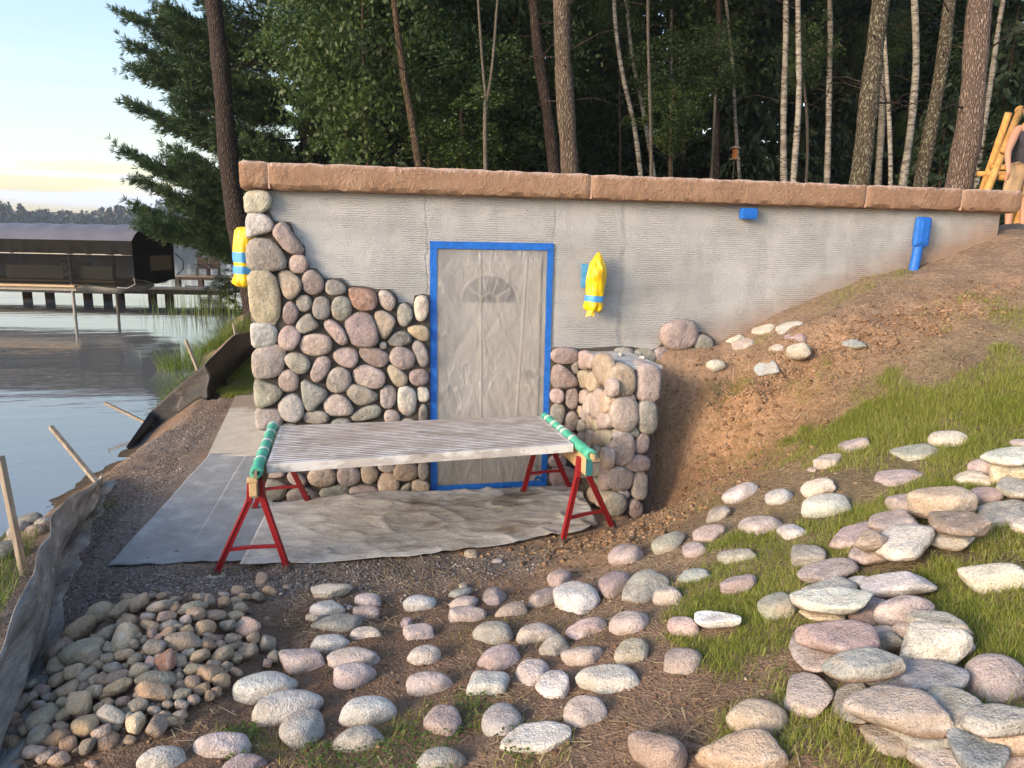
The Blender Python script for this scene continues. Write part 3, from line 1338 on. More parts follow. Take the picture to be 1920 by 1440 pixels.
WING_LEFT=[(((-0.221,1.161),
(-0.214,1.111),
(-0.181,1.077),
(-0.117,1.056),
(-0.049,1.054),
(-0.006,1.076),
(0.013,1.123),
(0.006,1.175),
(-0.03,1.209),
(-0.096,1.229),
(-0.162,1.229),
(-0.203,1.207)),
'p'),
(((-0.392,1.182),
(-0.385,1.141),
(-0.354,1.113),
(-0.296,1.095),
(-0.235,1.092),
(-0.197,1.109),
(-0.18,1.147),
(-0.187,1.188),
(-0.22,1.217),
(-0.279,1.234),
(-0.339,1.235),
(-0.375,1.218)),
'p'),
(((-0.786,1.185),
(-0.775,1.109),
(-0.721,1.056),
(-0.618,1.02),
(-0.507,1.014),
(-0.437,1.045),
(-0.404,1.118),
(-0.418,1.198),
(-0.477,1.252),
(-0.585,1.284),
(-0.692,1.285),
(-0.757,1.253)),
't'),
(((-0.255,1.006),
(-0.246,0.957),
(-0.208,0.922),
(-0.136,0.898),
(-0.06,0.892),
(-0.012,0.911),
(0.009,0.956),
(-0.001,1.006),
(-0.042,1.041),
(-0.116,1.064),
(-0.19,1.068),
(-0.235,1.049)),
't'),
(((-0.478,1.029),
(-0.47,0.978),
(-0.434,0.942),
(-0.365,0.917),
(-0.291,0.912),
(-0.245,0.933),
(-0.224,0.98),
(-0.233,1.033),
(-0.272,1.069),
(-0.343,1.092),
(-0.415,1.095),
(-0.458,1.074)),
't'),
(((-0.259,0.854),
(-0.249,0.814),
(-0.212,0.784),
(-0.142,0.761),
(-0.069,0.752),
(-0.024,0.765),
(-0.004,0.8),
(-0.015,0.841),
(-0.055,0.872),
(-0.126,0.894),
(-0.198,0.901),
(-0.24,0.888)),
'p'),
(((-0.43,0.835),
(-0.425,0.779),
(-0.395,0.74),
(-0.338,0.715),
(-0.277,0.712),
(-0.237,0.735),
(-0.218,0.787),
(-0.224,0.844),
(-0.256,0.884),
(-0.314,0.907),
(-0.375,0.909),
(-0.412,0.885)),
'p'),
(((-0.611,0.875),
(-0.608,0.801),
(-0.577,0.751),
(-0.517,0.721),
(-0.451,0.72),
(-0.408,0.754),
(-0.385,0.824),
(-0.39,0.901),
(-0.422,0.951),
(-0.484,0.979),
(-0.549,0.977),
(-0.59,0.943)),
'p'),
(((-0.807,0.933),
(-0.802,0.873),
(-0.77,0.831),
(-0.709,0.804),
(-0.643,0.801),
(-0.601,0.826),
(-0.58,0.883),
(-0.586,0.945),
(-0.619,0.987),
(-0.682,1.012),
(-0.747,1.013),
(-0.787,0.987)),
't'),
(((-0.885,1.06),
(-0.881,1.013),
(-0.857,0.981),
(-0.811,0.962),
(-0.762,0.96),
(-0.73,0.981),
(-0.714,1.025),
(-0.718,1.073),
(-0.743,1.105),
(-0.79,1.123),
(-0.839,1.123),
(-0.87,1.102)),
'p'),
(((-0.145,0.697),
(-0.139,0.662),
(-0.114,0.636),
(-0.067,0.618),
(-0.018,0.613),
(0.012,0.625),
(0.026,0.657),
(0.02,0.692),
(-0.006,0.718),
(-0.053,0.736),
(-0.102,0.74),
(-0.131,0.727)),
't'),
(((-0.319,0.718),
(-0.313,0.674),
(-0.286,0.642),
(-0.234,0.62),
(-0.179,0.615),
(-0.144,0.632),
(-0.128,0.672),
(-0.133,0.718),
(-0.162,0.75),
(-0.215,0.771),
(-0.27,0.775),
(-0.303,0.757)),
'p'),
(((-0.454,0.676),
(-0.447,0.636),
(-0.417,0.606),
(-0.359,0.583),
(-0.298,0.575),
(-0.26,0.588),
(-0.243,0.623),
(-0.251,0.664),
(-0.284,0.694),
(-0.343,0.716),
(-0.402,0.723),
(-0.438,0.71)),
't'),
(((-0.193,0.586),
(-0.187,0.55),
(-0.161,0.522),
(-0.112,0.502),
(-0.061,0.496),
(-0.028,0.508),
(-0.014,0.541),
(-0.02,0.578),
(-0.048,0.606),
(-0.097,0.626),
(-0.148,0.631),
(-0.179,0.618)),
'g'),
(((-0.809,0.791),
(-0.8,0.747),
(-0.762,0.713),
(-0.69,0.686),
(-0.615,0.675),
(-0.568,0.688),
(-0.547,0.726),
(-0.557,0.772),
(-0.598,0.806),
(-0.672,0.832),
(-0.745,0.841),
(-0.79,0.827)),
'p'),
(((-0.583,0.686),
(-0.577,0.65),
(-0.548,0.622),
(-0.496,0.601),
(-0.44,0.593),
(-0.405,0.605),
(-0.39,0.637),
(-0.397,0.674),
(-0.427,0.702),
(-0.48,0.723),
(-0.535,0.729),
(-0.568,0.717)),
't'),
(((-0.839,0.653),
(-0.825,0.61),
(-0.774,0.572),
(-0.68,0.537),
(-0.58,0.516),
(-0.518,0.523),
(-0.492,0.558),
(-0.508,0.604),
(-0.564,0.643),
(-0.662,0.677),
(-0.758,0.695),
(-0.815,0.687)),
't'),
(((-0.487,0.557),
(-0.478,0.506),
(-0.438,0.466),
(-0.363,0.434),
(-0.283,0.421),
(-0.233,0.436),
(-0.211,0.481),
(-0.221,0.535),
(-0.264,0.575),
(-0.342,0.605),
(-0.42,0.616),
(-0.467,0.6)),
'g'),
(((-0.241,0.481),
(-0.235,0.439),
(-0.208,0.408),
(-0.157,0.385),
(-0.103,0.378),
(-0.069,0.392),
(-0.053,0.43),
(-0.059,0.473),
(-0.088,0.505),
(-0.14,0.527),
(-0.193,0.533),
(-0.226,0.518)),
'd'),
(((-0.649,0.506),
(-0.643,0.454),
(-0.613,0.416),
(-0.554,0.388),
(-0.491,0.379),
(-0.451,0.397),
(-0.433,0.443),
(-0.439,0.496),
(-0.472,0.535),
(-0.532,0.562),
(-0.593,0.569),
(-0.631,0.55)),
'b'),
(((-0.866,0.505),
(-0.86,0.451),
(-0.827,0.41),
(-0.763,0.38),
(-0.695,0.369),
(-0.652,0.386),
(-0.632,0.434),
(-0.639,0.49),
(-0.675,0.532),
(-0.74,0.561),
(-0.806,0.57),
(-0.847,0.551)),
'p'),
(((-0.64,0.34),
(-0.633,0.3),
(-0.604,0.269),
(-0.549,0.243),
(-0.492,0.232),
(-0.455,0.242),
(-0.439,0.276),
(-0.446,0.317),
(-0.477,0.349),
(-0.533,0.374),
(-0.59,0.384),
(-0.624,0.373)),
'g'),
(((-0.839,0.303),
(-0.832,0.256),
(-0.798,0.217),
(-0.733,0.185),
(-0.664,0.171),
(-0.621,0.182),
(-0.601,0.222),
(-0.61,0.272),
(-0.646,0.311),
(-0.713,0.341),
(-0.78,0.354),
(-0.821,0.341)),
'm'),
(((-0.607,0.209),
(-0.601,0.173),
(-0.572,0.143),
(-0.519,0.118),
(-0.463,0.105),
(-0.428,0.113),
(-0.413,0.143),
(-0.42,0.181),
(-0.45,0.211),
(-0.505,0.236),
(-0.559,0.247),
(-0.593,0.238)),
'g'),
(((-0.633,0.112),
(-0.622,0.057),
(-0.577,0.011),
(-0.491,-0.032),
(-0.401,-0.055),
(-0.344,-0.045),
(-0.319,-0.0),
(-0.331,0.058),
(-0.381,0.106),
(-0.469,0.147),
(-0.557,0.167),
(-0.61,0.155)),
't'),
(((-0.822,0.151),
(-0.815,0.111),
(-0.785,0.078),
(-0.728,0.05),
(-0.669,0.035),
(-0.632,0.043),
(-0.615,0.076),
(-0.623,0.117),
(-0.655,0.15),
(-0.712,0.178),
(-0.77,0.191),
(-0.806,0.182)),
'g'),
(((-0.411,0.39),
(-0.403,0.353),
(-0.369,0.323),
(-0.307,0.297),
(-0.242,0.284),
(-0.202,0.292),
(-0.185,0.323),
(-0.194,0.361),
(-0.229,0.392),
(-0.293,0.418),
(-0.356,0.429),
(-0.394,0.42)),
'g'),
(((-0.219,0.333),
(-0.213,0.296),
(-0.187,0.267),
(-0.138,0.244),
(-0.086,0.236),
(-0.054,0.247),
(-0.04,0.279),
(-0.046,0.318),
(-0.073,0.347),
(-0.123,0.369),
(-0.174,0.376),
(-0.205,0.365)),
'd'),
(((-0.326,0.224),
(-0.319,0.182),
(-0.288,0.148),
(-0.229,0.121),
(-0.168,0.108),
(-0.129,0.12),
(-0.112,0.155),
(-0.12,0.199),
(-0.153,0.233),
(-0.213,0.259),
(-0.273,0.27),
(-0.31,0.259)),
'g')]
MORTAR_MAIN=[(-1.332,2.468),
(-1.214,2.469),
(-1.201,2.393),
(-1.221,2.321),
(-1.189,2.249),
(-1.153,2.239),
(-1.072,2.241),
(-1.041,2.145),
(-0.968,2.054),
(-0.967,1.994),
(-0.943,1.936),
(-0.939,1.892),
(-0.888,1.889),
(-0.834,1.823),
(-0.807,1.813),
(-0.7,1.814),
(-0.644,1.757),
(-0.516,1.752),
(-0.425,1.73),
(-0.324,1.733),
(-0.263,1.665),
(-0.258,1.622),
(-0.179,1.625),
(-0.141,1.587),
(-0.128,1.679),
(-0.059,1.694),
(-0.007,1.685)]
MORTAR_RIGHT=[(1.031,1.218),
(1.062,1.239),
(1.16,1.244),
(1.282,1.227),
(1.612,1.241),
(1.76,1.236),
(1.949,1.202),
(2.011,1.225),
(2.051,1.272),
(2.033,1.359),
(2.082,1.437),
(2.198,1.471),
(2.318,1.464),
(2.39,1.364),
(2.454,1.355),
(2.552,1.282),
(2.532,1.177),
(2.357,1.151),
(2.26,1.065),
(2.025,1.008),
(1.896,0.898)]
FIELDSTONES=[(-0.775,-1.746,0.021,0.124,0.068,0.053,0.03,'a','c','white knobbly fieldstone at the head of the column beside the cobble pile'),
(-0.789,-1.98,0.026,0.102,0.068,0.055,-0.15,'r','w','pale grey domed fieldstone behind a tan wedge chip'),
(-0.74,-2.146,0.027,0.143,0.071,0.047,-0.06,'a','g','rough dark grey elongated fieldstone beside the cobble pile'),
(-0.563,-1.89,0.02,0.082,0.048,0.039,-0.19,'r','p','smooth pinkish fieldstone tucked behind a broken pink one'),
(-0.574,-2.036,0.025,0.082,0.056,0.047,-0.31,'a','m','broken pink stubby fieldstone with a dark notch'),
(-0.578,-2.286,0.029,0.086,0.044,0.039,-0.21,'r','c','small cream humped fieldstone right of the rough dark grey one'),
(-0.762,-2.352,0.032,0.105,0.054,0.049,-0.1,'r','w','pale grey oval fieldstone above a brown block by the cobble pile'),
(-0.645,-2.537,0.038,0.134,0.067,0.055,-0.09,'a','p','wide angular pink fieldstone behind a pale pink dome'),
(-0.894,-2.508,0.04,0.12,0.063,0.062,-0.03,'b','p','square cornered pinkish brown fieldstone right of the cobble pile'),
(-0.637,-2.684,0.043,0.103,0.075,0.064,0.02,'r','p','pale pink domed fieldstone in front of a wide angular one'),
(-1.047,-2.698,0.046,0.146,0.073,0.062,0.16,'r','w','long white oval fieldstone just right of the cobble pile'),
(-0.932,-2.872,0.043,0.156,0.078,0.074,0.17,'r','w','big white smooth fieldstone below the long white oval'),
(-0.856,-3.034,0.044,0.096,0.085,0.06,0.51,'r','b','bluish white egg shaped fieldstone nestled against the big white one'),
(-0.581,-2.997,0.055,0.127,0.065,0.068,0.03,'r','w','large pale grey humped fieldstone above a speckled grey one'),
(-0.623,-3.156,0.056,0.11,0.055,0.049,-0.19,'r','g','speckled grey oval fieldstone in short grass at the bottom'),
(-1.176,-3.075,0.042,0.122,0.061,0.059,-0.17,'r','p','pinkish cream oval fieldstone in front of the cobble pile'),
(-1.399,-3.12,0.043,0.091,0.049,0.057,0.15,'r','w','white rounded fieldstone at the bottom edge below the cobbles'),
(-1.068,-3.2,0.039,0.086,0.043,0.038,-0.09,'a','m','dark pink rough fieldstone cut by the bottom edge'),
(-0.268,-1.999,0.029,0.098,0.063,0.05,-0.05,'r','w','pale grey teardrop fieldstone alone on brown soil before the drop cloth'),
(-0.304,-2.358,0.042,0.09,0.058,0.05,-0.18,'b','p','blocky pink fieldstone in the bare strip right of the left column'),
(-0.358,-2.195,0.028,0.036,0.039,0.022,-0.25,'a','m','tiny three cornered pink fieldstone above a blocky pink one'),
(-0.297,-2.592,0.053,0.087,0.054,0.05,0.03,'r','c','cream pitted oval fieldstone on straw strewn soil'),
(-0.291,-2.858,0.067,0.111,0.06,0.06,-0.27,'r','p','wide pink oval fieldstone in the middle of the bare soil'),
(-0.268,-3.15,0.083,0.086,0.079,0.053,-0.26,'r','m','speckled brown domed fieldstone with clover at its right'),
(-0.304,-3.402,0.098,0.1,0.05,0.048,-0.14,'r','g','grey flattish fieldstone at the bottom edge in the clover'),
(-0.011,-1.922,0.031,0.08,0.04,0.03,0.18,'a','g','dusty dark narrow fieldstone half buried in soil'),
(-0.022,-2.063,0.04,0.09,0.05,0.038,-0.13,'r','p','dusty pink oval fieldstone below a half buried narrow one'),
(0.167,-2.032,0.054,0.074,0.1,0.046,0.01,'a','m','brownish pink peaked fieldstone at the foot of the orange sand'),
(-0.026,-2.235,0.053,0.112,0.061,0.048,-0.36,'r','p','low broad pink fieldstone above an olive grey one'),
(0.217,-2.27,0.08,0.093,0.057,0.042,-0.01,'r','r','sand covered brown fieldstone half buried in orange sand'),
(0.071,-2.495,0.084,0.115,0.075,0.062,-0.54,'r','n','large olive grey fieldstone with a pale left end'),
(0.053,-2.761,0.102,0.107,0.078,0.067,0.04,'r','p','rounded pinkish grey fieldstone above a pale block'),
(-0.036,-2.962,0.101,0.103,0.077,0.062,-0.24,'b','w','pale grey blocky fieldstone left of a round tan one'),
(-0.03,-3.247,0.121,0.09,0.095,0.056,0.15,'r','g','grey tilted oval fieldstone behind the flat pale slab at the bottom'),
(0.082,-3.418,0.154,0.148,0.076,0.032,-0.42,'f','w','flat pointed pale slab with a thin edge at the bottom centre'),
(0.286,-2.606,0.126,0.113,0.061,0.05,-0.2,'r','p','long pink speckled fieldstone right of the olive grey one'),
(0.333,-2.774,0.151,0.079,0.086,0.049,-0.31,'a','g','rough grey knobbly fieldstone below a long pink one'),
(0.517,-2.715,0.188,0.111,0.058,0.048,-0.1,'a','p','narrow ridged pink fieldstone above an angular pink block'),
(0.417,-2.957,0.19,0.101,0.061,0.057,-0.46,'a','p','angular pink faceted fieldstone left of the round olive one'),
(0.172,-2.955,0.134,0.085,0.084,0.053,-0.65,'r','p','round tan pink fieldstone left of a rough white speckled one'),
(0.231,-3.108,0.16,0.086,0.084,0.053,-0.62,'a','w','rough white speckled fieldstone right of the round tan pink one'),
(0.451,-3.215,0.227,0.149,0.074,0.062,-0.54,'r','w','big pale cracked fieldstone below the round olive one'),
(0.291,-3.375,0.202,0.097,0.072,0.06,-0.7,'a','p','tan pink chipped above the right tip of the flat slab'),
(0.428,-2.203,0.107,0.111,0.075,0.051,0.3,'a','m','rough reddish pink fieldstone at the foot of the sandy slope'),
(0.588,-1.978,0.103,0.077,0.088,0.047,0.03,'r','m','small reddish pink fieldstone topmost on the orange sand'),
(0.579,-2.331,0.159,0.117,0.154,0.072,0.12,'r','w','large pale granite fieldstone on the sand between two pink ones'),
(0.808,-2.321,0.215,0.1,0.135,0.062,-0.54,'r','m','stout pink fieldstone right of the large pale granite'),
(1.024,-1.95,0.206,0.108,0.146,0.067,0.24,'r','p','pale pink tilted fieldstone below the right trestle foot'),
(0.902,-2.515,0.278,0.138,0.108,0.078,0.23,'a','n','long olive ridged fieldstone on the sandy slope'),
(0.971,-2.689,0.321,0.083,0.061,0.049,-0.76,'r','p','small pink domed fieldstone right of the long olive ridged one'),
(0.702,-2.82,0.255,0.102,0.086,0.063,-0.47,'r','p','pale pink plump fieldstone above the round olive one'),
(0.626,-3.065,0.257,0.078,0.105,0.048,-0.69,'r','o','round smooth olive fieldstone beside a grass tuft'),
(0.763,-3.289,0.327,0.089,0.078,0.055,-0.47,'r','m','mauve pink lumpy fieldstone alone in the grass below the white topped slab'),
(0.893,-3.027,0.338,0.083,0.051,0.047,-0.92,'r','p','mauve rounded fieldstone left of the white topped slab'),
(0.996,-3.142,0.432,0.12,0.065,0.025,-0.86,'f','W','white topped cut slab with a flat bluish face,on grass'),
(1.257,-2.038,0.305,0.089,0.12,0.055,-1.25,'r','n','blue grey domed fieldstone on the sandy slope'),
(1.445,-2.172,0.41,0.124,0.082,0.049,-1.23,'a','p','broad pale pink fieldstone above a smaller pink one on the slope'),
(1.293,-2.318,0.377,0.085,0.072,0.047,-0.98,'r','p','small smooth pink fieldstone right of the blue grey dome'),
(1.15,-2.609,0.371,0.103,0.053,0.04,-0.77,'a','b','blue grey angular fieldstone in the grass edge'),
(1.387,-2.632,0.467,0.12,0.063,0.049,-0.82,'a','n','pale green cracked fieldstone split along one side'),
(1.25,-2.878,0.447,0.096,0.057,0.049,-0.47,'a','m','mauve angular fieldstone in grass below the cracked one'),
(1.625,-2.416,0.535,0.134,0.088,0.064,-0.93,'r','p','wide pink domed fieldstone on the slope right of two small ones'),
(1.691,-2.635,0.59,0.087,0.057,0.045,-0.95,'r','w','pale speckled oval fieldstone right of the wide pink dome'),
(1.625,-1.965,0.44,0.096,0.078,0.041,-1.22,'a','g','grey and rust fieldstone highest on the bare sand'),
(1.867,-1.802,0.513,0.092,0.124,0.057,-1.53,'r','w','pale speckled rounded fieldstone on sand above the grey and rust one'),
(1.9,-2.164,0.613,0.085,0.072,0.048,-0.92,'r','w','small pinkish white fieldstone right of the pale speckled rounded one'),
(2.075,-2.298,0.708,0.1,0.078,0.056,-0.6,'a','c','yellowish angular fieldstone above a large grey oval'),
(1.954,-2.538,0.689,0.131,0.091,0.07,-0.55,'r','w','large grey oval fieldstone in front of the yellowish angular one'),
(2.326,-2.025,0.773,0.087,0.073,0.047,-0.9,'b','p','small boxy pink fieldstone left of a cream faceted one'),
(2.232,-1.998,0.723,0.034,0.026,0.015,-1.09,'a','p','tiny pink chip left of the small boxy one'),
(2.503,-2.018,0.852,0.111,0.092,0.065,-0.85,'a','p','cream faceted fieldstone above the small boxy pink one'),
(2.642,-2.365,0.923,0.14,0.11,0.033,-1.11,'f','n','flat green grey fieldstone on grass left of a cream oval'),
(2.836,-2.401,0.998,0.116,0.076,0.056,-1.09,'r','c','cream oval fieldstone highest on the grass'),
(2.378,-2.583,0.844,0.135,0.107,0.032,-0.63,'f','p','flat pink teardrop fieldstone on grass above the upper stack'),
(2.566,-2.891,0.929,0.115,0.057,0.043,-1.11,'a','c','yellow cream flat fieldstone left of a yellow block at the right edge'),
(1.593,-2.932,0.588,0.096,0.064,0.055,-0.87,'b','n','green grey blocky fieldstone left of the brown pink slab'),
(1.541,-3.148,0.626,0.137,0.08,0.03,-0.46,'f','m','brown pink slab propped by the green grey block'),
(1.271,-3.192,0.494,0.088,0.094,0.055,-0.84,'r','n','squarish grey green fieldstone left of the large stack'),
(1.65,-3.463,0.708,0.144,0.084,0.034,-0.77,'f','w','long pale speckled slab at the back of the large stack'),
(1.453,-3.29,0.627,0.117,0.066,0.026,-0.65,'f','g','grey slab under the topmost flat slab'),
(1.322,-3.467,0.667,0.167,0.084,0.029,-0.73,'f','w','widest thin slab overhanging on top of the large stack'),
(1.302,-3.447,0.595,0.097,0.048,0.015,-0.81,'f','y','small yellow fieldstone wedged beneath the widest thin slab'),
(1.581,-3.314,0.648,0.06,0.03,0.028,-0.86,'r','w','half hidden pale fieldstone behind the large stack'),
(1.472,-3.511,0.62,0.08,0.085,0.048,-0.64,'b','m','shaded pink blocky fieldstone under the thin slab of the large stack'),
(1.517,-3.654,0.693,0.115,0.065,0.069,-0.51,'r','p','large rounded pink fieldstone in the middle of the large stack'),
(1.511,-3.834,0.759,0.112,0.06,0.026,-1.1,'f','g','grey tapered slab resting on the large rounded pink one'),
(1.474,-3.755,0.672,0.077,0.04,0.044,-0.76,'r','p','rounded salmon pink fieldstone under the grey tapered slab'),
(1.447,-3.88,0.682,0.143,0.081,0.089,-0.34,'a','c',"bulky cream faceted fieldstone highest of the large stack's right side"),
(1.191,-3.565,0.519,0.108,0.146,0.026,-0.91,'f','p','lower pink slab under the big smooth slab'),
(1.183,-3.697,0.643,0.16,0.1,0.038,-0.7,'f','m','big smooth mauve slab on top of the lower pink slab'),
(1.382,-3.726,0.626,0.072,0.038,0.043,-0.75,'r','n','green smooth fieldstone between the mauve slab and the cream block'),
(1.395,-3.673,0.631,0.067,0.043,0.016,-0.93,'f','p','thin pinkish fieldstone peeping from behind the mauve slab'),
(1.136,-3.905,0.667,0.142,0.072,0.033,-0.78,'f','N','wavy green slab overlapping the mauve slab'),
(1.299,-3.977,0.639,0.165,0.082,0.032,-0.76,'f','s','dark slate blue slab beneath the wavy green slab'),
(1.03,-3.782,0.486,0.092,0.124,0.022,-0.69,'f','p','tall five sided pink slab at the left foot of the large stack'),
(1.115,-3.914,0.528,0.081,0.109,0.019,-0.82,'f','g','grey pink rough slab right of the five sided slab'),
(1.12,-4.113,0.635,0.166,0.083,0.04,-1.01,'f','p','long salmon lens shaped slab in the front of the large stack'),
(1.255,-4.179,0.664,0.116,0.082,0.028,-1.3,'f','g','speckled grey sloping slab right of the long salmon slab'),
(1.53,-4.073,0.672,0.099,0.103,0.061,-1.36,'r','p','large pink oval fieldstone on grass by the right edge'),
(1.952,-3.637,0.785,0.129,0.065,0.063,-0.67,'b','c','big cream blocky fieldstone on grass at the right edge'),
(1.141,-4.175,0.576,0.125,0.063,0.028,-0.86,'f','n','greenish slab under the long salmon slab'),
(1.076,-4.133,0.54,0.1,0.059,0.024,-1.12,'f','r','brown edged slab at the lower left of the front stack'),
(1.13,-4.27,0.571,0.092,0.061,0.022,-1.03,'f','p','smooth pink slab cut by the bottom edge'),
(1.175,-4.346,0.654,0.094,0.072,0.022,-1.41,'f','s','dark topped tilted slab at the lower right corner'),
(1.247,-4.346,0.747,0.103,0.053,0.025,-0.51,'f','n','pale green slab topmost at the lower right edge'),
(1.273,-4.365,0.689,0.067,0.033,0.037,-0.61,'b','t','tan rounded fieldstone beneath the pale green slab'),
(1.29,-4.384,0.635,0.049,0.033,0.03,-0.59,'r','m','small pink corner fieldstone in the lower right corner'),
(0.674,-3.927,0.38,0.164,0.082,0.073,-0.6,'a','t','largest tan fieldstone at the bottom edge right of centre'),
(0.818,-3.789,0.406,0.108,0.077,0.067,-0.86,'r','t','tan granite oval fieldstone above the largest tan one'),
(0.449,-3.75,0.293,0.117,0.065,0.073,-1.04,'r','r','brown smooth fieldstone at the bottom edge beside the largest tan one'),
(1.826,-2.941,0.693,0.127,0.119,0.031,-0.35,'f','p','pink flat fieldstone leftmost of the upper stack'),
(1.93,-3.081,0.825,0.11,0.116,0.026,-1.24,'f','p','pink sloping slab at the back of the upper stack'),
(1.83,-3.269,0.816,0.121,0.137,0.029,-1.47,'f','w','pinkish white slab in the middle of the upper stack'),
(1.706,-3.205,0.788,0.074,0.052,0.045,-0.82,'a','r',"dark brown rough fieldstone on top of the upper stack's left"),
(1.776,-3.157,0.705,0.111,0.08,0.027,-0.8,'f','p','pink base fieldstone under the dark brown rough one'),
(2.034,-3.268,0.819,0.138,0.091,0.032,-1.38,'f','n','green sloping slab on the right of the upper stack'),
(2.175,-2.885,0.82,0.088,0.119,0.055,0.18,'r','p','upright pink fieldstone leaning left of the big tan block'),
(2.193,-3.079,0.906,0.149,0.094,0.074,-1.07,'b','t','big tan block fieldstone crowning the upper stack'),
(2.017,-3.338,0.909,0.149,0.086,0.03,-1.29,'f','r','brown slab lying before the big tan block'),
(2.44,-3.085,0.92,0.074,0.054,0.042,-0.66,'r','m','pink grey round fieldstone right of the big tan block'),
(2.667,-2.824,0.978,0.077,0.066,0.048,-0.94,'r','p','pink base fieldstone below the pale slab by the right edge'),
(2.635,-3.001,1.007,0.084,0.066,0.048,-0.77,'b','y','yellow cream blocky fieldstone under the pale slab by the right edge'),
(2.649,-2.971,1.085,0.115,0.08,0.023,-0.86,'f','w','thin pale pink slab on top of the yellow block'),
(3.013,-2.715,1.059,0.059,0.042,0.03,-0.94,'r','p','small pink fieldstone behind the thin pale slab at the right edge'),
(2.531,-3.151,0.988,0.075,0.102,0.018,-0.11,'f','n','greenish upright fieldstone at the right edge of the upper stack'),
(2.392,-3.228,0.892,0.127,0.102,0.03,-0.18,'f','n','long green grey fieldstone in the grass by the right edge'),
(2.353,-3.367,0.889,0.049,0.063,0.03,-0.83,'r','c','cream round fieldstone cut by the right edge'),
(2.956,-0.137,1.389,0.109,0.075,0.026,-0.57,'f','c','narrow cream fieldstone nearest the grey wall'),
(3.086,-0.317,1.414,0.116,0.101,0.028,-0.73,'f','w','flat cream oval fieldstone top right of the cluster by the wall'),
(3.029,-0.501,1.346,0.097,0.052,0.052,-0.87,'r','m','pink speckled fieldstone below a flat cream oval by the wall'),
(2.882,-0.485,1.264,0.079,0.057,0.049,-0.84,'r','p','small pink rounded fieldstone left of a large cream one by the wall'),
(2.964,-0.657,1.275,0.103,0.063,0.064,-0.84,'r','c','cream wedge fieldstone lowest right of the cluster by the wall'),
(2.718,-0.056,1.289,0.1,0.057,0.045,-0.41,'a','c','cream fieldstone behind a flat pink one at the wall foot'),
(2.727,-0.183,1.264,0.108,0.083,0.026,-0.95,'f','p','flat pink fieldstone at the wall foot below the parging'),
(2.397,-0.348,1.108,0.084,0.057,0.052,-0.23,'r','c','round cream fieldstone alone above the hollow'),
(2.727,-0.598,1.127,0.108,0.093,0.026,-0.66,'f','B','angular slate blue fieldstone on dirt above the hollow'),
(0.14,-1.326,0.006,0.048,0.04,0.029,-0.17,'r','t','small tan fieldstone alone at the front hem of the drop cloth'),
(0.018,-1.809,0.024,0.028,0.035,0.017,-0.27,'r','t','tiny tan fieldstone on soil behind the half buried stones'),
(-0.87,-2.097,0.055,0.04,0.029,0.024,-0.38,'a','t','tan wedge chip leaning on a pale dome'),
(-0.67,-1.985,0.037,0.018,0.024,0.011,-0.18,'a','g','thin grey splinter standing upright beside a pink one'),
(3.231,-0.988,1.376,0.096,0.052,0.02,-1.14,'f','N','broken green slate fieldstone in the small dug hole high on the slope'),
(0.297,-1.461,0.008,0.04,0.027,0.016,-0.24,'a','g','small grey flat fieldstone right of the tan pebble by the cloth')]
